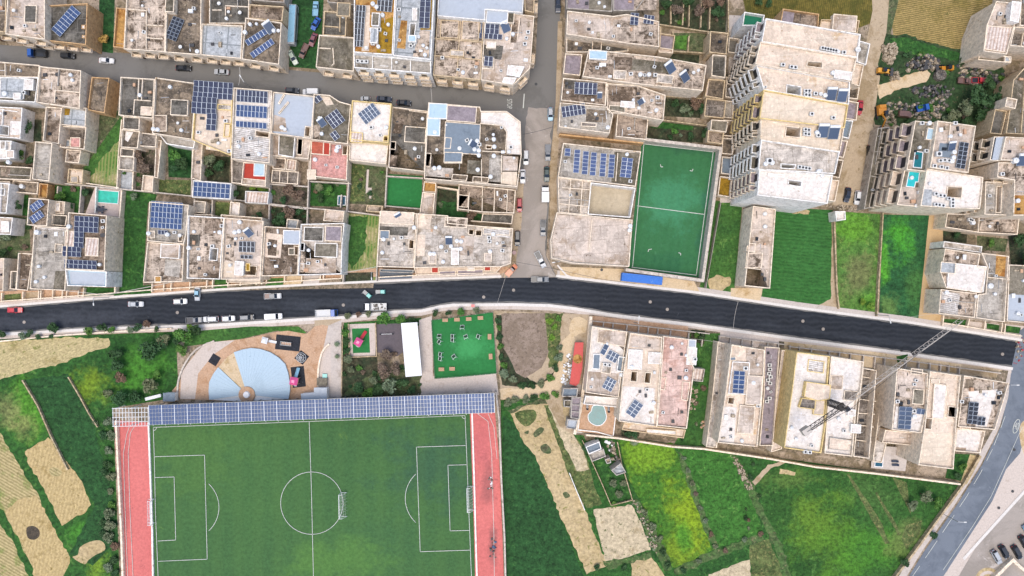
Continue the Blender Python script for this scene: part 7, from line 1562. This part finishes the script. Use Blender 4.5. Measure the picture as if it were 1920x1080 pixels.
heap('rubble_heap','pebbly rubble beside the orange excavator','rubble',[(1655,212),(1676,208),(1680,232),(1656,236)],[X['stone']],80,.3,.8,1.2,kind='stuff')
heap('rubble_heap','white rubble strip left of the red roofed shed','rubble',[(1064,660),(1074,662),(1068,720),(1052,722),(1056,690)],[X['stone'],X['tank']],90,.3,1.0,.9,kind='stuff')
heap('rubble_heap','loose stones on the ridge between two southern fields','rubble',[(1368,852),(1380,856),(1402,890),(1412,918),(1400,918),(1384,884)],[X['stone']],80,.3,.9,.6,kind='stuff')
heap('rubble_heap','stone clearance beside the pitted pale plot','rubble',[(1180,938),(1200,940),(1212,970),(1234,1010),(1234,1040),(1220,1030),(1206,985)],[X['stone'],LF[2]],90,.3,.9,.7,kind='stuff')
heap('scrap_pile','junk and planks along the allotment wall','scrap',[(1136,828),(1150,826),(1170,885),(1158,888)],[X['scrap'],X['stone'],X['tank']],70,.3,1.1,.7,kind='stuff')
heap('rubble_heap','small rubble at the end of the dirt road','rubble',[(1550,384),(1592,386),(1615,392),(1590,396),(1548,392)],[X['stone']],50,.3,.9,.6,kind='stuff')
heap('paving_stacks','stacks of grey paving beside the green garden strip','paving stacks',[(1294,728),(1308,730),(1304,768),(1292,766)],[X['stone']],30,.6,1.1,.8)
heap('crate_stack','pale wooden crates near the end of the green strip','crates',[(1314,788),(1326,788),(1324,802),(1313,802)],[X['wood'],X['stone']],10,.7,1.1,.9)
heap('timber_stack','stack of pale timber beside the triangular lawn','timber',[(166,245),(180,248),(178,270),(165,268)],[X['wood'],X['tank']],30,.3,1.3,.9)
heap('roadside_rubble','pale plaster blocks by the crossroads of both roads','rubble',[(1905,632),(1918,628),(1922,650),(1910,680),(1900,684),(1904,655)],[X['stone'],P['red']],26,.3,.8,.5)
def cage():
 o = thing('metal_tank','round grey ribbed cage tank in the scrapyard','tank',W(1759,143)[:2] + (0,));m=MB();m.cyl(0,0,0,1.7,1.6,10);m.ob('drum',X['scrap'],o,local=True);m=MB()
 for i in range(10): a_=i * .628;m.bar((0,0,1.7),(1.7 * math.cos(a_),1.7 * math.sin(a_),1.65),.08)
 m.ob('ribs',X['dsteel'],o,local=True)
cage()
put(mk_digger('amber'),1649,212,85,'orange excavator parked at the scrapyard entrance','excavator',s=1.1,z=.1)
put(mk_loader('yellow'),1653,135,5,'yellow wheel loader beside the round white rubble heap','loader',z=.1)
put(mk_loader('amber'),1771,130,180,'yellow digger body right of the pale scrap beams','loader',z=.1)
car(1727,204,-12,'blue','blue truck standing among the scrap','truck',L=4.6,s=.85,bed='blue',cat='truck',z=.1)
car(1832,152,0,'crimson','derelict pickup with a pinkish red cab in the scrapyard','pickup',L=4.6,bed='black',cat='pickup truck',z=.1)
car(1806,153,5,'brown','rusty brown wreck left of the red cab','pickup',L=4.4,bed='brown',cat='wreck',z=.1)
car(1693,216,4,'brown','brownish old van body below the blue truck','van',L=4.4,cat='van',z=.1)
# ------------------------------------------------------------------ vehicles
C_=car
C_(74,102,180,'blue','flatbed truck with blue cab at the far left of old street','truck',L=5.8,bed='dark',cat='truck')
C_(130,106,3,'dark','dark grey car parked below dark grey roofed house','suv')
C_(202,115,3,'white','white car driving past the green alley','sedan',L=4.6)
C_(346,129,2,'black','black car parked below the brown solar house','sedan',L=4.8)
C_(417,136,183,'silver','silver car on the old street below the grey membrane','sedan',L=4.6)
C_(549,171,3,'dark','dark car half hidden beside the metal roofed house','hatch');C_(584,174,180,'white','white van parked against the metal roofed house','van',L=5)
C_(686,186,180,'silver','small silver car parked above the yellow trimmed house','hatch',L=3.6,s=.85);C_(721,187,3,'navy','navy car parked before the yellow trimmed house','sedan',L=4.8);C_(758,194,4,'black','black car last in the row before crossroads','sedan',L=4.6)
put(mk_bus(),552,51,93,'pale blue old bus parked in the grassy yard','bus',z=.1)
C_(593,18,272,'ltblue','pale blue pickup at the top of the grassy yard','pickup',L=4.6,bed='ltblue');C_(593,46,118,'blue','bright blue old car in the grassy yard','sedan',L=4.2)
C_(588,76,112,'maroon','faded maroon car in the grassy yard','sedan',L=4.2);C_(550,109,62,'palegreen','pale green classic car below the old bus','sedan',L=4.8)
C_(571,97,115,'brown','brown flat wagon beside the maroon car','pickup',L=4.6,bed='brown',cat='wagon')
C_(1046,11,90,'navy','dark blue car at the top of the side street','sedan',L=4.8)
C_(1032,215,90,'ltblue','pale blue car parked beside the leaning solar row','hatch',roofp='silver');C_(986,296,90,'white','white van like car beside the slate complex','suv',L=4.6);C_(980,331,90,'white','white saloon below the white van like car','sedan',L=4.4)
C_(1027,287,90,'grey','grey pickup with pale bonnet opposite the white cars','pickup',L=5,bed='grey');C_(1025,327,90,'green','dark green car opposite the white saloon','sedan',L=4.8)
C_(1022,365,270,'white','white box truck on the right of the side street','truck',L=5.2,bed='white',box=True,cat='truck');C_(974,385,90,'red','red car on the left of the side street','suv',L=4.4)
C_(1018,428,90,'grey','old grey pickup below the white box truck','pickup',L=5,bed='dark');C_(970,447,90,'dark','dark car beside the beige terrace house','suv',L=4.8)
C_(1013,487,62,'silver','silver pickup with dark bed turning at the junction','pickup',L=5.4,bed='dark',cab='white');C_(959,507,-48,'orange','faded orange pickup on the corner pavement','pickup',L=4.4,bed='orange',cab='brown')
C_(1012,524,0,'grey','grey pickup stopped at the edge of the black road','pickup',L=5.4,bed='dark',dbl=True)
C_(31,581,0,'crimson','red car on the black road at far left','sedan',L=4.6);C_(257,570,0,'silver','silver car driving on the black road','sedan',L=4.8);C_(340,565,-2,'white','white car on the black road near the driveway','hatch',L=4.2)
C_(372,551,92,'silver','silver car nosing out of a driveway','sedan',L=4.2,roofp='ltblue');C_(513,555,-2,'silver','silver pickup on the black road','pickup',L=5.2,bed='brown',dbl=True,cab='grey')
C_(366,600,-3,'grey','grey pickup first in the lower kerb row','pickup',L=5,bed='dark');C_(397,598,177,'white','white estate second in the lower kerb row','suv',L=4.8);C_(430,597,-3,'white','white hatchback third in the lower kerb row','hatch',L=4);C_(465,595,-3,'dark','dark car fourth in the lower kerb row','suv',L=4.4,roofp='grey')
C_(515,593,-3,'white','white van last in the lower kerb row','van',L=5.2);C_(614,587,-2,'blue','truck with blue cab and pale bed by the kerb','truck',L=6.8,bed='silver',cat='truck')
C_(705,575,180,'white','white truck loaded with debris by the kerb','truck',L=7,bed='silver',load=X['scrap'],cat='truck')
for x,y,a_,lab in ((690,552,40,'small teal cement mixer on the black road'),(715,547,0,'teal and grey road machine beside the cement mixer')):
 o = thing('road_machine',lab,'road machine',W(x,y)[:2] + (.12,),-math.radians(a_));m=MB();m.box(.6,0,.3,1.5,1.3,1.0,scale=.8);m.ob('drum' if a_ else 'hood',P['teal'],o,local=True);m=MB();m.box(-.9,0,.25,1.4,1.1,.5);m.bar((-.8,-.5,.6),(-1.7,-.9,.9),.1);m.ob('frame',P['grey'],o,local=True);wheels(o,(-1.1,.8),.65,.28)
C_(1629,287,92,'black','black off-roader on the dirt road beside flats','suv',L=4.6);C_(1587,366,100,'navy','dark blue car at the end of the dirt road','sedan',L=4.6);C_(1606,371,98,'white','white car at the end of the dirt road','hatch',L=4.4)
C_(1610,203,98,'red','dark red car half under the flats patio','sedan',L=4.6)
C_(1866,1043,60,'silver','silver car in the lower right car park','suv',L=4.8);C_(1880,1033,60,'dark','dark grey car right of the silver one','suv',L=4.6);C_(1904,1034,60,'black','large black car in the lower right car park','suv',L=4.8,roofp='dark');C_(1917,1015,60,'dark','dark car cut by the right photo edge','suv',L=4.6);C_(1924,994,60,'ltblue','pale blue car at the right photo edge','hatch',L=4.2)
o=thing('rubbish_bin','small red bin beside the dark car at the corner','bin',W(964,474)[:2] + (.1,));m=MB();m.cyl(0,0,0,.6,1.0,14);m.ob('bin_body',P['red'],o,local=True);m=MB();m.cyl(0,0,1.0,.64,.12,14);m.ob('lid',P['maroon'],o,local=True)
o=thing('information_board','small crimson board on the pavement above the green court','board',W(887,573)[:2] + (.1,));m=MB();m.box(0,0,.9,1.1,.8,.1);m.ob('panel',P['crimson'],o,local=True);m=MB();m.bar((-.4,0,0),(-.4,0,.9),.1);m.bar((.4,0,0),(.4,0,.9),.1);m.ob('legs',X['dsteel'],o,local=True)
def lounger(x,y,z,ang,label):
 def f():
  o = thing('sun_lounger','l','sun lounger');m=MB();m.box(-.2,0,.3,1.4,.7,.1);m.ob('seat',P['navy'],o,local=True);m=MB();m.face([(.5,-.35,.4),(1.0,-.35,.85),(1.0,.35,.85),(.5,.35,.4)]);m.ob('backrest',P['navy'],o,local=True);m=MB();m.box(-.8,0,0,.08,.6,.3);m.box(.5,0,0,.08,.6,.3);m.ob('legs',X['steel'],o,local=True);return o
 o = use('lounger',f,'');o.location=W(x,y,z);o.rotation_euler=(0,0,-math.radians(ang));relabel(o,label,'sun lounger')
lounger(1101,762,.9,90,'blue lounger left of the kidney pool');lounger(1141,767,.9,90,'blue lounger right of the kidney pool');lounger(1676,864,1.0,0,'upper dark lounger beside the long teal pool');lounger(1677,871,1.0,0,'lower dark lounger beside the long teal pool')
o=thing('garden_table','slate blue garden table and chairs on the turquoise pool patio','garden table',W(191,394)[:2] + (.4,));m=MB();m.box(0,0,.65,2.2,1.1,.08);m.ob('table_top',P['navy'],o,local=True);m=MB();m.box(0,0,0,.3,.3,.65);m.ob('table_leg',X['dsteel'],o,local=True)
for x,y in ((-1.5,0),(1.5,.1),(-.5,.9),(.5,-.9),(.6,.95)):
 m = MB();m.box(x,y,.1,.5,.5,.4);m.ob('chair',P['navy'],o,local=True)
# ------------------------------------------------------------------ lamps and cables
def lamp(x,y,ang,label,h=8.2):
 def f():
  o = thing('street_lamp','l','street lamp');m=MB();m.bar((0,0,0),(0,0,8),.14,n=6);m.bar((0,0,8),(1.6,0,8.3),.1);m.ob('pole',X['steel'],o,local=True);m=MB();m.box(1.9,0,8.2,.8,.3,.14);m.ob('lamp_head',X['acw'],o,local=True);return o
 o = use('lamp',f,'');o.location=W(x,y);o.rotation_euler=(0,0,-math.radians(ang));relabel(o,label,'street lamp',None)
lamp(476,168,-120,'street lamp behind the three solar rows');lamp(378,100,80,'street lamp beside the pale membrane roof');lamp(1188,812 - 208,-85,'street lamp before the sandy house with wells');lamp(1640,590,80,'street lamp beside the wall between green fields');lamp(1860,715,0,'street lamp behind the scaly white corner roof');lamp(1046,492,170,'street lamp on the crossroads corner of the big hall');lamp(205,558,85,'street lamp where the pale cables meet on the left');lamp(706,512,85,'street lamp at the foot of the striped grass strip');lamp(1765,962,0,'street lamp on the pavement of the bend')
def cable(label,pts,z=7.5,w_=.12,matk='cable',sag=.8):
 m = MB()
 for a_,b_ in zip(pts[:-1],pts[1:]):
  A_, B_ =Vector(W(*a_,z)),Vector(W(*b_,z));prev=A_
  for i in range(1,9):
   t = i / 8;q=A_.lerp(B_,t);q.z -=sag * 4 * t * (1 - t);m.bar(prev,q,w_);prev=q
 tag(m.ob('overhead_cable',X[matk],loc=Vector(W(*pts[0],0))),label,'cable')
cable('pale bundled cable sagging over the left front gardens',[(100,543),(196,553),(318,530),(355,522)],6,.16);cable('pale cable over the grass strip to the arched car port',[(560,516),(640,512),(706,500),(780,500)],6,.14)
cable('dark cable crossing the junction from the orange pickup',[(962,490),(1040,504),(1120,522),(1190,532)],7,.1,'dsteel');cable('dark cable across the side street above the cars',[(980,252),(1036,238)],8,.1,'dsteel');cable('thin white cable across the black road at the junction',[(947,522),(932,570)],6,.06);cable('thin white cable across the black road below the warehouse',[(1384,566),(1375,616)],6,.07);cable('pale cable from the sand strip over the front gardens',[(1700,596),(1755,588),(1800,596),(1920,612)],6,.07);cable('pale cable across old street near the framed block',[(808,165),(810,205)],8,.1);cable('pale cable across old street below the membrane roof',[(449,126),(447,160)],8,.1);cable('pale cable over the long green garden',[(1290,634),(1350,642)],6,.06)
# ------------------------------------------------------------------ trees and shrubs
def grove(spec,label,group,kind='tree'):
 """label has {} for the place of each plant"""
 for it in spec:
  x, y, rr_,lf=it[:4];plant(x,y,rr_,label.format(it[4]) if len(it) > 4 else label,lf,kind=kind if len(it) < 6 else it[5],group=group)
grove([(12,628,9,1,'first from the left'),(48,629,8,2,'second from the left'),(62,625,8,1,'third from the left'),(76,631,6,1,'fourth from the left'),(108,614,11,1,'leaning over the tarmac'),(100,630,5,1,'smallest, below the leaning one'),(172,620,9,0,'left of the middle clump'),(198,614,10,1,'in the middle clump'),(215,617,8,0,'right of the middle clump'),(248,618,7,2,'thin grey one'),(264,614,9,1,'dark one right of the thin grey tree'),(280,607,8,4,'bare brownish one'),(297,616,6,1,'last before the park')],'roadside tree on the lower pavement, {}','trees along the lower pavement in the west')
grove([(313,634,13,2,'round greyish tree left of the park path'),(352,628,18,0,'largest tree at the park corner'),(374,620,12,1,'dark tree at the upper park corner'),(346,654,12,0,'tree below the largest park corner tree'),(362,612,8,3,'bright small tree at the kerb by the park'),(338,640,9,1,'dark tree beside the narrow path')],'{}','trees at the park corner')
grove([(228,662,14,1,'dark tall tree in the meadow, upper of the column'),(230,686,13,1,'dark tall tree in the meadow, middle of the column'),(236,704,12,4,'brown bare tree at the foot of meadow column'),(288,656,18,1,'wide dark tree right of the meadow'),(308,644,14,1,'dark tree touching the round greyish one'),(234,744,15,1,'dark tree just above the bare steel grid'),(262,742,12,1,'dark tree above the grandstand end'),(290,722,15,2,'grey green tree above the concrete beam'),(210,735,10,2,'grey bush left of the steel grid'),(300,700,10,0,'green bush in the meadow near the plaza')],'{}','trees in the meadow')
for i,(x,y,rr_,lf) in enumerate(((206,790,10,2),(180,792,6,2),(212,815,10,2),(196,815,9,1),(208,842,9,2),(206,868,10,1),(200,884,10,1),(212,890,10,2),(209,920,7,2),(212,945,8,0),(208,962,11,2),(198,980,10,1),(212,985,12,2),(208,1006,11,2),(218,1022,9,4),(216,1048,9,1),(206,1062,10,2),(219,1072,9,1),(196,1000,9,1))):
 plant(x,y,rr_,('grey green' if lf==2 else 'dark' if lf==1 else 'brown' if lf==4 else 'bright green') + ' bush in the hedge along the left track wall',lf,kind='shrub',group='bushes along the left track wall, ' + str(lf),cat='bush')
grove([(675,725,11,1,'first'),(692,733,12,0,'second'),(711,728,13,1,'third'),(735,722,15,2,'fourth, greyest'),(758,716,13,1,'fifth'),(772,728,9,1,'last'),(702,714,9,2,'behind the second')],'tree in the dense row above the grandstand roof, {} from the left','trees above the grandstand')
grove([(655,672,9,2,'grey bush below the green play mat'),(661,692,7,2,'small bush in the playground garden'),(727,664,12,4,'round bare tree on the rubber surface'),(722,692,16,4,'largest bare tree in the playground'),(745,692,12,4,'bare tree beside the white canopy'),(650,622,8,0,'green hedge tree left of the play mat'),(652,640,8,1,'dark hedge tree left of the play mat'),(652,655,7,1,'small hedge tree left of the play mat')],'{}','playground trees')
grove([(654,592,7,2,'small grey tree right of the blue cab truck'),(674,590,6,4,'thin tree left of the debris truck'),(694,588,7,2,'small tree under the debris truck'),(722,597,13,0,'bushy tree below the debris truck'),(754,599,11,0,'bushy tree above the white canopy'),(772,600,8,1,'dark bush at the canopy corner'),(817,587,7,1,'first tree above the green court'),(841,587,6,1,'second tree above the green court'),(865,584,8,0,'third tree above the green court'),(893,582,7,2,'fourth tree above the green court')],'{}','kerbside trees in the centre')
for i,(x,y,rr_,lf) in enumerate(((934,600,7,1),(935,615,6,0),(936,632,7,1),(938,650,7,0),(940,668,7,1),(944,684,8,0),(945,700,10,2),(962,712,9,2),(978,720,9,1),(998,722,8,1),(1016,718,9,2),(1032,706,9,0),(1042,690,8,1),(1046,668,10,2),(1048,650,7,2),(1030,600,8,3),(1040,612,7,3),(1034,632,7,3),(1048,596,7,0),(950,754,9,2),(966,750,9,2),(984,748,9,2),(1002,746,9,1),(1020,742,10,0),(1040,738,8,0))):
 plant(x,y,rr_,['green','dark green','grey green','yellow green'][lf] + ' shrub around the brown ploughed field',lf,kind='shrub',group='shrubs round the ploughed field, ' + str(lf),cat='shrub')
grove([(60,246,15,1,'dark leafy tree beside the L shaped pink house'),(46,292,10,0,'tree left of the blank three window wall'),(62,302,9,1,'dark tree touching the blank walled house'),(40,385,14,1,'full dark tree left of small solar house'),(20,376,9,0,'tree beside the white house stack'),(120,370,10,0,'tree in the garden left of the pool'),(135,388,9,1,'dark tree left of the pool patio'),(165,362,8,1,'dark round tree touching the pool'),(336,292,13,0,'tree in the walled garden under the balcony terrace'),(348,312,14,1,'dark tree in the walled garden'),(332,318,10,1,'lower tree in the walled garden'),(400,302,14,2,'grey green tree under the stepped solar house'),(418,312,12,1,'dark tree beside the red extension'),(396,325,9,1,'small dark tree above the low solar shed'),(390,300,8,3,'bright tree under the stepped house'),
       (266,296,13,4,'brown tangle of bramble, upper'),(277,318,13,4,'brown tangle of bramble, middle'),(270,340,10,4,'brown tangle of bramble, lower'),(545,358,12,4,'bare brown tree in the middle gardens, left'),(562,366,13,4,'bare brown tree in the middle gardens, right'),(536,376,8,1,'dark shrub under the bare trees'),(528,412,15,1,'large dark tree above the orange stained house'),(545,400,13,4,'bare tree beside the large dark one'),(564,398,9,1,'dark bush at the garden corner'),(446,366,9,1,'dark shrub left of the lattice pergola'),(476,354,6,3,'bright creeper above the pergola'),(490,355,6,3,'bright creeper at right above pergola'),
       (620,358,10,0,'garden tree above the dark pond'),(604,374,9,1,'dark garden tree left of the pond'),(884,406,12,4,'bare tree in the L shaped green yard'),(22,444,13,2,'grey bushy tree at the left edge'),(12,472,10,1,'dark tree at the left edge above pink roof'),(12,500,8,0,'lowest tree at left edge gardens'),(258,370,8,2,'palm like shrub at the head of the green strip'),(200,76,10,3,'yellow bush at the end of the green alley'),(948,443,5,0,'potted bush on the beige terrace edge')],'{}',None)
for o_ in [o_ for o_ in col.objects if o_.get('label')=='yellow bush at the end of the green alley']:
 for c_ in o_.children:
  if c_.name.startswith('crown'):
   me = c_.data.copy();me.materials.clear();me.materials.append(leafmat('leaf_yellow','B89A50','D8BC70'));c_.data=me
plant(600,352,9,'palm tree in the garden below the pink terrace',2,kind='palm');plant(1188,826,9,'palm tree on the boundary wall of the southern houses',2,kind='palm');plant(633,645,6,'small palm tree beside the pale park path',2,kind='palm');plant(633,668,5,'smaller palm tree lower on the park path',2,kind='palm')
grove([(1248,12,10,1,'first'),(1268,24,12,4,'second'),(1288,8,11,1,'third'),(1304,26,12,4,'fourth'),(1324,12,12,4,'fifth'),(1342,32,13,1,'sixth'),(1350,8,10,4,'seventh')],'scrubby tree in the top dark plots, {} from the left','trees in the top plots')
grove([(1262,196,9,1,'dark bush at the left of the upper pitch garden'),(1280,208,11,2,'grey tree in the upper pitch garden'),(1298,200,13,4,'bare tree in the upper pitch garden'),(1316,206,12,1,'dark tree at the right of upper pitch garden'),(1318,252,11,1,'dark tree in the lower pitch garden corner'),(1264,248,7,0,'small tree in the lower pitch garden'),(1292,256,8,1,'dark shrub in the middle of lower pitch garden'),(1372,158,9,1,'tree in the dark yard beside the third flats'),(1420,6,9,1,'left dark tree above the green roof terrace'),(1438,10,8,1,'right dark tree above the green roof terrace')],'{}',None)
for i,(x,y,rr_,lf) in enumerate(((1820,186,22,1),(1850,200,20,1),(1800,208,16,2),(1872,170,14,1),(1780,222,13,2),(1832,222,15,1),(1846,162,13,1),(1866,222,12,1),(1806,232,10,1),(1888,150,10,4),(1852,236,10,1))):
 plant(x,y,rr_,['','dark evergreen tree','grey green tree','','bare tree'][lf] + ' in the thicket behind the braced roof flats',lf,group='thicket beside the scrapyard, ' + str(lf),cat='tree')
grove([(1902,452,14,1,'dark tree at right edge above pale grey roof'),(1914,486,13,1,'lower dark tree at right edge'),(1788,440,8,1,'shrub in the court below the tan band'),(1852,456,8,0,'shrub in the right hand court'),(1725,925,13,2,'pale bush in the far corner of the big field'),(1750,938,12,0,'green bush in the far corner of the big field'),(1706,944,11,2,'third bush in the corner of the big field'),(1800,874,9,0,'shrub in the walled green corner, upper'),(1790,888,8,1,'shrub in the walled green corner, lower'),(1745,1000,8,1,'shrub against the bend wall'),(1690,1052,9,1,'lowest shrub against the bend wall'),(1626,572,9,3,'bright leafy shrub at the foot of the second field'),(1612,566,7,3,'smaller bright shrub at the foot of second field'),(1300,716,8,1,'dark bush under the slatted rack'),(1190,812,8,1,'dark shrub behind the sandy house'),(1176,810,8,1,'dark shrub left of the palm'),(1312,632,8,1,'dark shrub at the head of the green garden'),(1305,628,6,0,'green shrub at the head of green garden')],'{}',None)
for i,(x,y,rr_,lf) in enumerate(((1282,858,5,2),(1290,880,6,2),(1298,905,6,2),(1304,925,5,4),(1312,950,6,2),(1322,975,6,2),(1332,1000,6,4),(1340,1022,6,2),(1310,1050,6,2),(1280,1068,7,1),(1360,1030,6,4),(1395,1010,6,2),(1425,1000,6,4),(1206,958,8,2),(1222,985,8,2),(1236,1008,8,2),(1244,1034,8,1),(1252,1058,8,1),(1150,945,7,0),(1120,1062,7,1),(1170,1062,7,1),(1100,838,9,1),(1120,824,8,1),(1150,905,8,2),(1160,925,8,2),(1168,905,7,2))):
 plant(x,y,rr_,['green','dark green','grey green','','dry brown'][lf] + ' shrub on the field edges of the south east',lf,kind='shrub',group='shrubs on the south east field edges, ' + str(lf),cat='shrub')

walls('ornate cream balustrade wall in the lower right car park corner',[(1836,1110,1870,1080,1900,1050,1912,1062,1960,1100)],1.4,.9,'cream')
for i in range(3): patch('pavement',ellipse(1852,1088,24 - i * 6,24 - i * 6,0)[:-1],G['pave'] if i % 2 else G['straw4'])

for i in range(34):
 x, y=rnd.uniform(1655,1880),rnd.uniform(95,235)
 if 1640 < x < 1745 and 125 < y < 185: continue
 if x + y * 1.1 > 2080 or (x > 1755 and y < 112): continue
 lf =rnd.choice((1,1,0,2,4));plant(x,y,rnd.uniform(4,9),['green','dark green','grey green','','dry brown'][lf] + ' scrub bush among the junk of the scrapyard',lf,kind='shrub',group='scrub bushes in the scrapyard, ' + str(lf),cat='bush')
for (x0,y0,x1,y1,n,wh) in ((2,205,60,340,6,'gardens at the left edge'),(5,405,60,545,7,'lower left gardens'),(225,250,300,360,6,'bramble garden'),(440,345,580,430,12,'middle back gardens'),(585,345,640,388,4,'garden below the pink terrace'),(660,308,718,382,6,'cross shaped garden'),(818,355,900,412,5,'L shaped green yard'),(1240,-5,1360,60,9,'top dark plots'),(1220,185,1325,262,9,'gardens above the small pitch'),(645,660,790,735,12,'playground garden'),(1262,640,1320,830,8,'long green garden'),(0,650,210,1075,0,''),(1375,860,1430,1020,8,'ridge between the southern fields'),(1060,735,1160,820,0,''),(90,350,150,400,4,'garden left of the pool')):
 for i in range(n): plant(rnd.uniform(x0,x1),rnd.uniform(y0,y1),rnd.uniform(3,6.5),'small low shrub in the ' + wh,rnd.choice((0,1,1,2,4)),kind='shrub',group='small shrubs in the ' + wh,cat='shrub')
for it in LATER: auto_clutter(*it)
# ------------------------------------------------------------------ light and camera
w=bpy.data.worlds.new('World');scn.world=w;w.use_nodes=True
nt=w.node_tree;bg=nt.nodes['Background'];sky=nt.nodes.new('ShaderNodeTexSky');sky.sky_type='NISHITA';sky.sun_disc=False
SE,SR=math.radians(76),math.radians(200)
sky.sun_elevation=SE;sky.sun_rotation=SR;sky.dust_density=3.0;sky.air_density=1.0;sky.ozone_density=1
nt.links.new(sky.outputs[0],bg.inputs[0]);bg.inputs[1].default_value=.15
sd=bpy.data.lights.new('sun','SUN');sd.energy=1.15;sd.angle=math.radians(40);sd.color=(1,.93,.84)
so=bpy.data.objects.new('sun',sd);col.objects.link(so)
d=Vector((math.sin(SR) * math.cos(SE),math.cos(SR) * math.cos(SE),math.sin(SE)))
so.rotation_euler=(-d).to_track_quat('-Z','Y').to_euler();so.location=d * 150
cd=bpy.data.cameras.new('camera');cd.lens=24;cd.sensor_width=36;cd.clip_end=3000;cd.clip_start=1
co=bpy.data.objects.new('camera',cd);col.objects.link(co);co.location=(0,0,HC);scn.camera=co
vs=scn.view_settings;vs.view_transform='Standard';vs.look='None';vs.exposure=.75;vs.gamma=1;vs.use_curve_mapping=False
